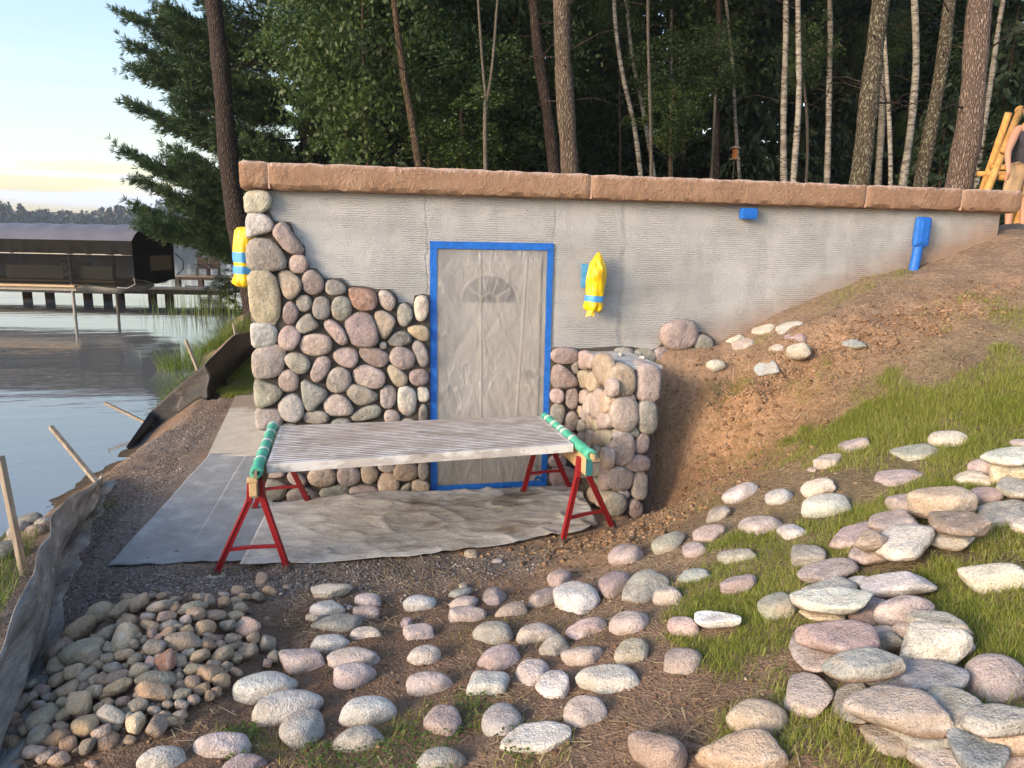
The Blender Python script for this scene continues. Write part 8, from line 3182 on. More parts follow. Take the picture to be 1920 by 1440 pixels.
for nm, kind, r0, r1, pts, lab in TREES:
    P = [Vector(p) for p in pts]
    if nm in ('b1','b2'):
        trunk_mesh(P + [P[-1]+(P[-1]-P[-2])*1.5], r0, r1*.6, roots['b'], BARK[kind], 10, 'fork_limb', False); continue
    name = {'birch': 'birch_tree', 'pine': 'pine_tree', 'redpine': 'pine_tree', 'dark': 'dark_tree', 'lichen': 'lichened_tree'}.get(kind, 'slim_tree')
    th = empty(name, P[0], lab, 'tree', TG); roots[nm] = th
    cut = nm in ('b','i2','m','o2','w','v','u')
    if not cut:
        d = (P[-1]-P[-2]).normalized(); ln = 3.5 if nm in 'aefgjlnkt' else 6.5; top = P[-1] + d*ln
        P2 = P + [top]; rr1 = r1*.75
    else: P2, rr1, top = P, r1, P[-1]
    tk = trunk_mesh(P2, r0, rr1, th, BARK[kind], 16 if r0 > .1 else 10)
    if nm == 'b': continue
    # twigs and the crown far above
    rs = np.random.default_rng(len(roots)); b = MB()
    for i in range(3 if cut else 6):
        q = P[1].lerp(P[-1], rs.uniform(.35, 1)); a = rs.uniform(0, 6.28); L = rs.uniform(.5, 1.5)
        e = q + Vector((math.cos(a)*L, math.sin(a)*L, rs.uniform(-.2, .5)*L)); mid = (q+e)/2 + Vector((0,0,.1*L)); b.tube([q, mid, e], [max(.012, r1*.16), .010, .004], 5)
    b.build('twigs', BARK['dark'], th)['kind'] = 'stuff'
    if not cut:
        if nm == 'L': crown(HIGH[0], th, top + Vector((0,.5,2.0)), (2.2,2.2,1.6))
        elif kind in ('pine','redpine','lichen','dark'): crown(HIGH[len(roots) % 2], th, top + Vector((0,0,1)), (2.9,2.9,2.2))
        else: crown(LEAF[len(roots) % 3], th, top + Vector((0,0,.3)), (2.3,2.3,2.0))
    else: crown(LEAF[len(roots) % 3], th, top + Vector((0,.2,.6)), (.8,.8,1.0))
# knots and broken branch stub on the leaning lake pine and the pale pine
Ls = [Vector(p) for p in [t_ for t_ in TREES if t_[0] == 'L'][0][4]]
q = Ls[3].lerp(Ls[4], .6); MB().tube([q, q+Vector((-.30,-.05,.02))], [.035,.028], 8).build('broken_branch', BARK['pine'], roots['L'])
dp = [Vector(p) for p in [t_ for t_ in TREES if t_[0] == 'd'][0][4]]
for f in (.25, .5, .8):
    q = dp[1].lerp(dp[3], f) + Vector((-.03,-.17,0)); MB().tube([q+Vector((0,.05,0)), q+Vector((-.01,-.035,-.01))], [.05,.025], 8).build('branch_knot', BARK['dark'], roots['d'])
for k, (p_, gz, rx, rz, kind, lab) in enumerate(BACKTREES):
    p_ = Vector(p_); th = empty('leafy_tree' if kind == 'leaf' else 'spruce_tree', (p_.x, p_.y, gz), lab, 'tree', 'bushy trees of the wood')
    top = p_ + Vector((0,0,rz*.7)); trunk_mesh([(p_.x+.2, p_.y+.1, gz-.1), (p_.x+.05, p_.y, (gz+p_.z)/2), tuple(top)], .07, .02, th, BARK['brown'], 8)
    if kind == 'leaf':
        br = k in (0, 1, 2, 8); crown((LEAFB if br else LEAF)[k % 2], th, p_, (rx, rx, rz)); crown(LEAF[(k+1) % 3], th, p_ + Vector((.3,1.3,1.6)), (rx*1.1, rx, rz))
    else:
        h = max(p_.z + rz*1.5 - gz, 1.6)/2; crown(SPR[k % 2], th, (p_.x, p_.y, gz + h*1.0), (rx*1.05, rx*1.05, h))
# the wood further back reads as one mass
rs = np.random.default_rng(77); n = 52000; R0 = np.array([_R.x, _R.y, 0]); R0 /= np.linalg.norm(R0); F0 = np.array([-R0[1], R0[0], 0])
az = rs.uniform(-.27, .95, n); dd = rs.uniform(27, 46, n); z = 2 + 19*rs.random(n)**1.15; ce = vn(az*60, z, 2.4, 5)*.6 + vn(az*60, z, .9, 6)*.4; keep = ce > (.27 + .011*z)
az, dd, z = az[keep], dd[keep], z[keep]; n = len(az); C0 = np.array(CAM_LOC)*[1,1,0] + R0*(np.tan(az)*dd)[:,None] + F0*dd[:,None] + np.array([0,0,1])*z[:,None]
u = rdir(rs, n); u[:,2] = u[:,2]*.5-.3; u /= np.linalg.norm(u, axis=1)[:,None]; v = np.cross(u, rdir(rs, n)); v /= np.linalg.norm(v, axis=1)[:,None]; s = rs.uniform(.45,1.1,n)[:,None]; P, F = quads(C0, u*s, v*s*.6)
tag(link('distant_wood', bigmesh('distant_wood', P, F), mat_leaf('far_wood_leaves', (.030,.062,.016), (.075,.125,.030), .35)), 'dark mass of woodland foliage behind the trunks', 'woodland', kind='stuff')
b = MB()
for i in range(60):
    a = rs.uniform(-.2, .8); d = rs.uniform(26, 42); q = np.array(CAM_LOC)*[1,1,0] + R0*math.tan(a)*d + F0*d; g = float(H(q[0], q[1])); b.tube([(q[0], q[1], g-.2), (q[0]+rs.normal()*.3, q[1], 9), (q[0]+rs.normal()*.6, q[1], 18)], [.16,.13,.08], 7)
tag(b.build('distant_trunks', BARK['dark'], smooth=True), 'dim far trunks deep in the wood', 'woodland', kind='stuff')
# ---------------------------------------------------------------- the big soft pine over the lake
wp = empty('lakeside_pine', (WPINE[0], WPINE[1], 0), 'big feathery pine reaching its boughs out over the lake', 'tree', TG)
trunk_mesh([(WPINE[0], WPINE[1], -.3), (WPINE[0]+.1, WPINE[1], 6), (WPINE[0], WPINE[1], 13), (WPINE[0], WPINE[1], 18)], .30, .08, wp, BARK['dark'])
rs = np.random.default_rng(5); lb = MB(); Cs=[]; Us=[]; Vs=[]
def bough(base, tip, lift, dens=1.0):
    base = np.array(base, float); tip = np.array(tip, float); L = np.linalg.norm(tip-base); n = max(5, int(L/.28)); ts = np.linspace(0, 1, n)
    def at(t): p = base*(1-t)+tip*t; p = p.copy(); p[2] += -lift*L*math.sin(math.pi*t)*.55; return p
    lb.tube([at(t) for t in ts], [.055*(1-t*.85)*(L/5)**.5 for t in ts], 5); ax = (tip-base)/L
    side = np.cross(ax, [0,0,1]); side /= np.linalg.norm(side)
    for t in np.r_[np.arange(.10, .97, .14/L), np.linspace(.8, 1.0, 7)]:
        for sg in (-1, 1):
            tl = (.42 + .95*(1-t)**.8)*rs.uniform(.6,1.15)*min(1, L/4); p0 = at(t); dr = ax*.75 + side*sg*.75*rs.uniform(.5,1.2) + np.array([0,0,rs.uniform(-.3,.4)]); dr /= np.linalg.norm(dr)
            m = max(2, int(tl/.11*dens))
            for q in np.linspace(.1, 1, m):
                c0 = p0 + dr*tl*q + rs.normal(size=3)*.05; k = 13; u = dr[None]*.8 + rdir(rs, k)*.75 + np.array([0,0,.22]); u /= np.linalg.norm(u, axis=1)[:,None]; w_ = np.cross(u, rdir(rs, k)); w_ /= np.linalg.norm(w_, axis=1)[:,None]; s = rs.uniform(.12,.25,k)[:,None]
                Cs.append(c0 + u*s*.5); Us.append(u*s); Vs.append(w_*s*.13)
for tip, lift in zip(TIPS, (.10,.10,.10,.10,.12,.09,.07,.03)):
    tip = np.array(tip); b0 = np.array([WPINE[0], WPINE[1], tip[2] - .9 - .10*(WPINE[0]-tip[0])]); bough(b0, tip, lift)
    for _ in range(4):
        t2 = tip + np.array([rs.uniform(.5,1.8), rs.uniform(-1.6,1.6), rs.uniform(-.7,.5)]); bough(b0 + np.array([0,0,rs.uniform(-.4,.2)]), t2, lift)
for z in np.arange(1.2, 15, .5):
    for k in range(4):
        a = rs.uniform(-2.9, .6) if k else rs.uniform(-3.4,-2.6); L = (5.0 - max(0, z-8)*.34)*rs.uniform(.55,.95)*(1 if z > 3.4 else .75)
        if math.cos(a) < -.55: L *= .82
        bough((WPINE[0], WPINE[1], z), (WPINE[0]+math.cos(a)*L, WPINE[1]+math.sin(a)*L*.7, z + L*rs.uniform(.05,.3)), .10, .8)
lb.build('boughs', BARK['dark'], wp, smooth=True)
P, F = quads(np.vstack(Cs), np.vstack(Us), np.vstack(Vs)); link('crown', bigmesh('crown', P, F), mPine, wp); print('pine quads', len(F))
# ---------------------------------------------------------------- far shore
rs = np.random.default_rng(9); Cs=[]; Us=[]; Vs=[]
for i in range(2600):
    a = rs.uniform(-1.25, -.08); d = rs.uniform(395, 450); x, y = math.sin(a)*d, math.cos(a)*d; g = float(H(x,y)); con = rs.random() < .55; h = rs.uniform(8, 15)*(1.1 if con else .9)*(1+.25*math.sin(a*23)); n = 44; t_ = rs.random(n)**1.25
    w_ = (1.9*(1-t_)+.25) if con else 3.2*np.sqrt(np.clip(1-(2*t_-1)**2, .05, 1)); q = rdir(rs, n)*w_[:,None]; q[:,2] *= .3; Cs.append(np.stack([x+q[:,0], y+q[:,1], g + t_*h + q[:,2]], -1)); u = rdir(rs, n); Us.append(u*rs.uniform(1.2,3.0,n)[:,None]); v = np.cross(u, rdir(rs, n)); Vs.append(v/np.linalg.norm(v,axis=1)[:,None]*rs.uniform(.9,2.2,n)[:,None])
P, F = quads(np.vstack(Cs), np.vstack(Us), np.vstack(Vs)); tag(link('far_shore_wood', bigmesh('far_shore_wood', P, F), mat_leaf('hazed_leaves', (.026,.044,.034), (.05,.074,.05), .1)), 'wooded shore across the lake', 'woodland', kind='stuff')  # lake haze also put into the lighter, bluish leaf colour
# ---------------------------------------------------------------- boat lift, boat and docks
lo, lu, lv = Vector((*LIFT[0],0)), Vector((*LIFT[1],0)), Vector((*LIFT[2],0)); LL, LW = 9.5, 2.5
def lp(a, b_, z): return lo + lu*a + lv*b_ + Vector((0,0,z))
lift = empty('boat_lift', lo + Vector((0,0,WATER)), 'covered boat lift with dark canopy and mesh curtains standing in the lake', 'boat lift')
t = NT('canopy_vinyl', .7, .06); p = t.pos(); t.col((.012,.0115,.010)); t.bump(t.noise(t.map(p,(6,6,1)), 1, 4), .6, .03); mCan1 = t.m  # near black: the shade on the canopy sides is put into the colour
mRoof = plain('canopy_top', (.12,.12,.14), .5, .3, .12, 2); 
t = NT('mesh_curtain', .8, .04); p = t.pos(); t.col((.008,.008,.0075)); t.bump(t.noise(p, 3, 4), .5, .03); tp = t.n('ShaderNodeBsdfTransparent'); m = t.n('ShaderNodeMixShader', {0: .78, 1: tp.outputs[0], 2: t.b.outputs[0]}); t.t.links.new(m.outputs[0], t.out.inputs[0]); mCur = t.m  # curtain colour lowered too, carrying the shade of that side
mAlu = plain('aluminium', (.24,.23,.215), .5, .4, .1, 5, .3)
def arc(s): return 1.93 + .56*math.sin(math.pi*s)**.75
n, m = 96, 12; V = []; F = []
for i in range(n+1):
    a = LL*i/n; sag = -.035*abs(math.sin(math.pi*a/.95))
    for k in range(m+1): s = k/m; V.append(lp(a, LW*s, arc(s) + sag*math.sin(math.pi*s)))
for i in range(n):
    for k in range(m): q = i*(m+1)+k; F.append((q, q+1, q+m+2, q+m+1))
link('canopy_top', mesh('canopy_top', V, F, True), mRoof, lift)
def curtain(name, a0, a1, z1, z0f, mat, b_=0, amp=.03, n=120, m=6):
    V = []; F = []
    for i in range(n+1):
        a = a0+(a1-a0)*i/n
        for k in range(m+1):
            s = k/m; z0 = z0f(a); V.append(lp(a, b_ + amp*(float(vn(a*5+s*.6, s, 1, 3))-.5)*2*s, z1*(1-s)+z0*s))
    for i in range(n):
        for k in range(m): q = i*(m+1)+k; F.append((q, q+1, q+m+2, q+m+1))
    return link(name, mesh(name, V, F, True), mat, lift)
for bb in (0, LW):
    curtain('canopy_skirt', -.02, LL, 1.94, lambda a: 1.49, mCan1, bb - (.02 if bb == 0 else -.02), .05)
    curtain('side_curtain', 0, LL, 1.50, lambda a: .52 + (.0 if a > 1.6 else -.10*math.sin(math.pi*min(1,a/1.6))) + (.25*max(0, 1-a/.35)), mCur, bb, .05)
V = [lp(-.005, LW*s, arc(s)-.01) for s in np.linspace(0,1,13)] + [lp(-.005, LW, .62), lp(-.005, LW*.5, .50), lp(-.005, 0, .75)]; link('end_curtain', mesh('end_curtain', V, [tuple(range(len(V)))]), mCan1, lift)
MB().add([lp(-.02, LW*.38, 1.45), lp(-.02, LW*.92, 1.45), lp(-.02, LW*.92, .95), lp(-.02, LW*.38, .95)], [(0,1,2,3)]).build('window_panel', plain('dark_vinyl_window', (.05,.05,.055), .2, .5), lift)
for a in (2.2, 7.2):
    for bb in (.08, LW-.08):
        q = lp(a, bb, 0)
        if a == 2.2 or bb > 0: MB().tube([(q.x, q.y, -2.4), (q.x, q.y, 1.5)], .05, 10).build('post', mAlu, lift)
MB().bar(lp(0, -.02, 1.49), lp(LL, -.02, 1.49), .03, .03).build('canopy_rail', mAlu, lift); MB().bar(lp(2.0, .0, .36), lp(LL, .0, .36), .06, .12).build('lift_beam', mAlu, lift); MB().tube([lp(0,-.02,.75), lp(-.03,-.02,.55), lp(.25,-.02,.42), lp(.6,-.02,.44)], .02, 8).build('bent_rail', mAlu, lift)
MB().tube([lp(-.05,LW+.02,1.5), lp(-.32,LW+.05,1.25), lp(-.30,LW+.05,.95), lp(-.05,LW+.02,.75)], .018, 7).build('canopy_strap', mCan1, lift)
boat = empty('pontoon_boat', lp(4.5, LW/2, .4), 'pontoon boat resting under the lift canopy behind the mesh curtain', 'boat'); mBoat = plain('boat_panel', (.25,.24,.22), .4, .5)
MB().bar(lp(.8, LW/2, .60), lp(8.8, LW/2, .60), 2.1, .07).build('deck', plain('deck_ply', (.35,.26,.16)), boat)
for bb in (.55, LW-.55): MB().tube([lp(.5,bb,.42), lp(.9,bb,.36), lp(8.8,bb,.36)], [.05,.19,.19], 12).build('pontoon', mAlu, boat, smooth=True)
for a0, a1 in ((.9,2.1),(2.6,4.6),(5.0,8.6)): MB().bar(lp(a0, .28, .88), lp(a1, .28, .88), .04, .42).build('fence_panel', mBoat, boat)
MB().tube([lp(2.9+.17*math.cos(q), .75, 1.05+.17*math.sin(q)) for q in np.linspace(0, 6.28, 17)], .018, 6).build('steering_wheel', plain('black_rubber', (.015,.015,.015)), boat); MB().box(lp(2.4,.9,.95), (.5,.5,.5)).build('console', mBoat, boat)
MB().bar(lp(1.9, -.12, .46), lp(LL+1, -.12, .46), .30, .05).build('lift_walkboard', plain('tan_board', (.50,.34,.19)), lift)
t = NT('dock_wood', .85, .2); p = t.pos(); t.col(t.ramp(t.noise(t.map(p,(9,1,1)), 1, 4), [(.3,(.16,.12,.085)),(.7,(.30,.235,.18))])); mDk = t.m
mDkS = plain('dark_timber', (.045,.033,.025), .9)
def dock(A0, B0, z, wd, label, piles, nm=70):
    a, b_ = Vector((A0[0], A0[1], 0)), Vector((B0[0], B0[1], 0)); d = (b_-a).normalized(); sdv = Vector((-d.y, d.x, 0)); L = (b_-a).length
    th = empty('dock', a + Vector((0,0,z)), label, 'dock'); me = None; npk = min(int(L/.16), 130)
    for i in range(npk):
        q = a + d*(L*(i+.5)/npk) + Vector((0,0,z)); jj = random.uniform(-.01,.01)
        if me is None:
            o = MB().box((0,0,0), (L/npk*.93, wd, .04)).build('deck_plank', mDk); me = o.data
        else: o = bpy.data.objects.new('deck_plank', me); COL.objects.link(o)
        o.parent = th; o.location = q - th.location + Vector((0,0,jj*.4)); o.rotation_euler = (0,0,math.atan2(d.y, d.x))
    for s in (-1, 1): MB().bar(a + sdv*wd/2*s*.97 + Vector((0,0,z-.11)), b_ + sdv*wd/2*s*.97 + Vector((0,0,z-.11)), .05, .16).build('stringer', mDkS, th)
    for q in piles:
        for s in (-.45,):
            c0 = Vector((q[0], q[1], 0)) + sdv*wd*s; MB().box((c0.x, c0.y, -1.1), (.26,.26,1.9), Matrix.Rotation(math.atan2(d.y,d.x),3,'Z')).build('crib_post', mDkS, th)
    return th
dock(DOCK[0], DOCK[1], -.02, 1.5, 'long low plank dock running out behind the boat lift', DOCK_PILES)
qa, qb = Vector(DOCKB[0]), Vector(DOCKB[1]); dock(DOCKB[0], DOCKB[1], -.12, 2.2, 'farther dock platform with seats beyond the lift', [tuple(qa.lerp(qb,.15)), tuple(qa.lerp(qb,.5)), tuple(qa.lerp(qb,.9))])
def bench_seat(f, lab):
    c0 = qa.lerp(qb, f); th = empty('dock_chair', (c0.x, c0.y, -.1), lab, 'chair', 'wooden chairs on the far dock')
    for dx in (-.28,.28):
        for dy in (-.25,.25): o = MB().box((dx,dy,.22),(.07,.07,.44)).build('leg', mDkS); o.parent = th
    o = MB().box((0,0,.42),(.6,.6,.06)).build('seat', mDkS); o.parent = th; o = MB().box((0,.28,.72),(.6,.05,.6),Euler((-.25,0,0)).to_matrix()).build('backrest', mDkS); o.parent = th
    for dx in (-.32,.32): o = MB().box((dx,0,.62),(.1,.65,.04)).build('armrest', mDkS); o.parent = th
bench_seat(.42, 'left one of two dark chairs on the far dock'); bench_seat(.60, 'right one of two dark chairs on the far dock')
# ---------------------------------------------------------------- shore plants
def blades(P0, hgt, lean, wid, seed, azi=None, seg=4):
    """curved grass blades rooted at P0 (n,3)"""
    rs = np.random.default_rng(seed); n = len(P0); a = rs.uniform(0, 6.283, n) if azi is None else azi; d = np.stack([np.cos(a), np.sin(a), np.zeros(n)], -1); sd = np.stack([-np.sin(a+rs.normal(size=n)*.9), np.cos(a+rs.normal(size=n)*.9), np.zeros(n)], -1)
    rows = []
    for k in range(seg):
        s = k/(seg-1); c0 = P0 + np.array([0,0,1])*(hgt*(s - .38*lean*s*s))[:,None] + d*(hgt*lean*s**1.7)[:,None]; w_ = (wid*(1-s)**.7 if k < seg-1 else wid*.06)
        rows.append(c0 - sd*(w_*.5)[:,None]); rows.append(c0 + sd*(w_*.5)[:,None])
    V = np.stack(rows, 1).reshape(-1,3); b0 = np.arange(n)[:,None]*(2*seg); F = []
    for k in range(seg-1): F.append(np.concatenate([b0+2*k, b0+2*k+1, b0+2*k+3, b0+2*k+2], 1))
    return V, np.concatenate(F)
def mat_grass(name, stops):
    t = NT(name, .5, .3); a = t.n('ShaderNodeAttribute', attribute_name='tint').outputs['Fac']; c = t.ramp(a, stops); t.col(c); tr = t.n('ShaderNodeBsdfTranslucent', {'Color': c}); m = t.n('ShaderNodeMixShader', {0: .3, 1: t.b.outputs[0], 2: tr.outputs[0]}); t.t.links.new(m.outputs[0], t.out.inputs[0]); return t.m
mGr = mat_grass('grass_blades', [(0,(.11,.15,.018)),(.42,(.21,.26,.035)),(.74,(.32,.345,.07)),(.9,(.38,.34,.14)),(1,(.46,.38,.21))])
mGrS = mat_grass('shore_grass_blades', [(0,(.07,.12,.016)),(.6,(.13,.20,.03)),(1,(.26,.30,.08))]); mStraw = mat_grass('straw', [(0,(.22,.15,.08)),(.5,(.36,.27,.15)),(1,(.50,.41,.26))])
def tinted(name, V, F, seg2, rs, mat, n):
    tt = np.repeat(rs.random(n), seg2); return link(name, bigmesh(name, V, F, True, np.stack([tt,tt,tt,np.ones_like(tt)], -1)), mat)
rs = np.random.default_rng(3)
for k, c0 in enumerate(SHOREGRASS):
    if k in (2, 5): continue
    n = 520; r = rs.random(n)**.6*.42; a = rs.uniform(0, 6.28, n); P0 = np.stack([c0[0]+r*np.cos(a)-.12, c0[1]+r*np.sin(a)*1.5, np.full(n, c0[2]-.02)], -1); P0[:,2] = np.maximum(H(P0[:,0], P0[:,1]), WATER)-.02
    V, F = blades(P0, rs.uniform(.28,.60,n), rs.uniform(.25,.95,n), np.full(n,.007), k, a + rs.normal(size=n)*.5, 6); o = tinted('shore_grass', V, F, 12, rs, mGrS, n)
    tag(o, ['long arching shore grass clump at the second stake','long arching shore grass clump between two fence stakes','','shore grass clump left of the farthest stake','shore grass clump at the foot of the leaning lake pine','','low shore grass clump nearest behind the fence'][k], 'grass clump', 'long grass clumps along the lake shore')
for k, (x, y, z) in enumerate(REEDS):
    n = 36; P0 = np.stack([x+rs.normal(size=n)*.5, y+rs.normal(size=n)*.6, np.full(n, WATER-.1)], -1); V, F = blades(P0, rs.uniform(.6,1.35,n), rs.uniform(.02,.25,n), np.full(n,.016), 50+k, None, 4); o = tinted('reeds', V, F, 8, rs, mGrS, n)
    tag(o, ['sparse reeds by the lift end','sparse reeds before the dock piles','thin reeds under the dock edge','reeds left of the waterside bush','reeds in front of the waterside bush','reeds against the bank by the leaning pine'][k], 'reeds', 'reeds standing in the shallow water')
for k, q in enumerate(BUSH):
    th = empty('waterside_bush', (q[0], q[1], WATER), ['rounded leafy bush low at the waterline by the dock','light green twiggy bush above the dock end'][k], 'bush'); crown(LEAFB[k], th, (q[0]+.4, q[1], q[2]-.1), (1.2,.9,1.0 if k == 0 else .7)); MB().tube([(q[0]+.4,q[1],-.8),(q[0]+.5,q[1],q[2])], [.04,.02], 6).build('stem', BARK['dark'], th)
# ---------------------------------------------------------------- lawn grass, straw, gravel
rs = np.random.default_rng(12); PX=[]; hs=[]; lens=[]
stones_xy = np.array([(s_[0], s_[1], s_[3], s_[4], s_[6]) for s_ in FIELDSTONES])
def clear(x, y):
    ok = np.ones(len(x), bool)
    for sx_, sy_, a, b_, yw in stones_xy:
        dx, dy = x-sx_, y-sy_; u = dx*math.cos(yw)+dy*math.sin(yw); v = -dx*math.sin(yw)+dy*math.cos(yw); ok &= (u/a)**2+(v/b_)**2 > .72
    return ok
for nm, dens, pl in GRASS:
    pl = [tuple(q) for q in pl]; xs_ = [q[0] for q in pl]; ys_ = [q[1] for q in pl]; ar = (max(xs_)-min(xs_))*(max(ys_)-min(ys_))
    n = int(ar*60000*dens*(.5 if nm in ('MAIN','RIGHTA','RIGHTB','RIGHTC') else .6)); x = rs.uniform(min(xs_), max(xs_), n); y = rs.uniform(min(ys_), max(ys_), n); jx = (vn(x,y,.35,61)-.5)*.7+(vn(x,y,.12,63)-.5)*.3+rs.normal(size=n)*.05; jy = (vn(x,y,.35,62)-.5)*.7+(vn(x,y,.12,64)-.5)*.3+rs.normal(size=n)*.05; ok = inpoly(x+jx, y+jy, pl) if nm in ('MAIN','EDGE','TOPR','RIGHTA','RIGHTB','RIGHTC') else inpoly(x+jx*.5, y+jy*.5, pl)
    cl = vn(x, y, .30, 8)*.45 + vn(x, y, .11, 9)*.35 + vn(x, y, .9, 10)*.35; ok &= rs.random(n) < np.clip((cl - (.16 if nm == 'MAIN' else .22 if nm[:5] == 'RIGHT' and nm != 'RIGHTSLOPE' else .42))*1.8, .0, 1)
    x, y = x[ok], y[ok]; ok = clear(x, y); x, y = x[ok], y[ok]; PX.append(np.stack([x, y, HN(x, y)-.006], -1)); tall = {'MAIN': 1, 'SHED': 1.5, 'MID': .7}.get(nm, .9); hs.append(rs.uniform(.022,.072,len(x))*tall*(.6+.7*vn(x,y,.4,14)))
P0 = np.vstack(PX); hh = np.concatenate(hs); n = len(P0); print('blades', n)
V, F = blades(P0, hh, rs.uniform(.15,1.05,n), rs.uniform(.0018,.0038,n), 4, None, 3); tt = np.clip(rs.random(n)*.85 + .30*(vn(P0[:,0],P0[:,1],.5,15)-.35), 0, 1)
tt = np.repeat(tt, 6); tag(link('grass', bigmesh('grass', V, F, True, np.stack([tt,tt,tt,np.ones_like(tt)],-1)), mGr), 'patchy green lawn grass growing on the slope', 'grass', kind='stuff')
P = np.array([q for q in FRONTLEFTGRASS]); n = 2600; x = rs.uniform(P[:,0].min()-.3, P[:,0].max(), n); y = rs.uniform(P[:,1].min()-.3, P[:,1].max()+.1, n); ok = x < -2.72+.25*(-.9-y); x, y = x[ok]-.05, y[ok]; P0 = np.stack([x, y, np.maximum(HN(x,y), WATER)], -1); n = len(P0)
V, F = blades(P0, rs.uniform(.06,.22,n), rs.uniform(.2,1,n), np.full(n,.005), 6, None, 4); o = tinted('bank_grass', V, F, 8, rs, mGrS, n); tag(o, 'grass on the bank left of the grey fence', 'grass', kind='stuff')
# broad leaved weeds and clover at the front
rs = np.random.default_rng(21); PXw = []
for nm, dens, pl in GRASS:
    if nm not in ('FRONT1','FRONT2','MAIN','LEFTP'): continue
    xs_ = [q[0] for q in pl]; ys_ = [q[1] for q in pl]; n = {'FRONT1': 5000, 'FRONT2': 1600, 'LEFTP': 500, 'MAIN': 3000}[nm]; x = rs.uniform(min(xs_), max(xs_), n); y = rs.uniform(min(ys_), max(ys_), n); ok = inpoly(x, y, [tuple(q) for q in pl]) & (vn(x, y, .16, 33) > .58) & clear(x, y); PXw.append(np.stack([x[ok], y[ok], HN(x[ok], y[ok])+rs.uniform(.004,.035,ok.sum())], -1))
C0 = np.vstack(PXw); n = len(C0); u = rdir(rs, n); u[:,2] *= .35; u /= np.linalg.norm(u, axis=1)[:,None]; v = np.cross(u, rdir(rs, n)*.35+np.array([0,0,1])); v /= np.linalg.norm(v, axis=1)[:,None]; s = rs.uniform(.008,.02,n)[:,None]; P, F = quads(C0, u*s, v*s*.75)
tag(link('clover', bigmesh('clover', P, F), mat_leaf('clover_leaf', (.07,.13,.02), (.13,.20,.035), .3)), 'low broad leaved clover and weeds among the front stones', 'weeds', kind='stuff')
# straw and dead grass lying about
n = 22000; x = rs.uniform(-2.2, 4.6, n); y = rs.uniform(-4.3, -.3, n); ok = (rs.random(n) < np.clip((vn(x,y,.35,17)-.42)*4, .03, 1)) & ~((y > -1.25) & (x < 1.3)) & ~((x+1.62)**2/.35+(y+2.2)**2/.7 < 1) & clear(x,y)
x, y = x[ok], y[ok]; n = len(x); a = rs.uniform(0, 6.28, n); L = rs.uniform(.02,.085,n); wd = rs.uniform(.0011,.0026,n); z = HN(x,y)+.006; dx, dy = np.cos(a)*L/2, np.sin(a)*L/2; px, py = -np.sin(a)*wd, np.cos(a)*wd; z1 = HN(x-dx,y-dy)+.007+rs.random(n)*.012; z2 = HN(x+dx,y+dy)+.007
V = np.stack([np.stack([x-dx-px,y-dy-py,z1],-1), np.stack([x+dx-px,y+dy-py,z2],-1), np.stack([x+dx+px,y+dy+py,z2+.001],-1), np.stack([x-dx+px,y-dy+py,z1+.001],-1)], 1).reshape(-1,3); F = np.arange(4*n).reshape(n,4)
tag(tinted('straw', V, F, 4, rs, mStraw, n), 'loose straw and dead grass stems strewn on the soil', 'straw', kind='stuff')
# gravel chips beside the path and before the drop cloth, crumbs of soil elsewhere
tet = np.array([(1,.1,-.2),(-.6,.8,-.3),(-.5,-.9,-.2),(.1,.2,.8),(.3,-.5,.6)]); tf = np.array([(0,1,3),(1,2,3),(2,4,3),(0,3,4),(0,4,2),(0,2,1)])
def chips(name, n, sampler, smin, smax, label, cols):
    x, y = sampler(n); ok = clear(x, y); x, y = x[ok], y[ok]; n = len(x); s = rs.uniform(0,1,n)**2.2*(smax-smin)+smin; a = rs.uniform(0,6.28,n); base = tet[None] + rs.normal(size=(n,5,3))*.22; ca, sa = np.cos(a)[:,None], np.sin(a)[:,None]
    q = np.stack([base[:,:,0]*ca-base[:,:,1]*sa, base[:,:,0]*sa+base[:,:,1]*ca, base[:,:,2]*.7], -1)*s[:,None,None]; q += np.stack([x, y, HN(x,y)+s*.15], -1)[:,None]; V = q.reshape(-1,3); F = (np.arange(n)[:,None,None]*5 + tf[None]).reshape(-1,3)
    t = NT(name, .9, .2); c = t.ramp(t.n('ShaderNodeAttribute', attribute_name='tint').outputs['Fac'], cols); t.col(c); tt = np.repeat(rs.random(n), 5)
    tag(link(name, bigmesh(name, V, F, False, np.stack([tt,tt,tt,np.ones_like(tt)],-1)), t.m), label, 'gravel', kind='stuff')
def s_grav(n):
    k = rs.integers(0, 4, n); cx0 = np.array([-2.42,-2.5,-1.7,-.7])[k]; cy0 = np.array([-.3,2.2,-1.5,-1.55])[k]; return cx0+rs.normal(size=n)*np.array([.2,.22,.45,.75])[k], cy0+rs.normal(size=n)*np.array([.8,1.3,.16,.14])[k]
def okpath(f):
    def g(n):
        x, y = f(n); ok = ~((x > -2.2) & (y > -1.1) & (x < 1.4)) & (x > -2.95); return x[ok], y[ok]
    return g
chips('gravel', 15000, okpath(s_grav), .003, .015, 'grey and reddish gravel chips beside the path', [(0,(.11,.08,.065)),(.45,(.20,.16,.135)),(.8,(.27,.235,.205)),(1,(.42,.38,.33))])
def s_clod(n):
    k = rs.integers(0, 4, n); return np.array([1.2,2.2,3.7,2.9])[k]+rs.normal(size=n)*np.array([.35,.3,.55,.4])[k], np.array([-1.45,-.9,-1.0,-.75])[k]+rs.normal(size=n)*np.array([.14,.35,.16,.12])[k]
chips('soil_clods', 3600, okpath(s_clod), .003, .030, 'loose clods of sandy soil on the dug bank', [(0,(.16,.092,.05)),(.6,(.27,.165,.095)),(1,(.34,.23,.145))])
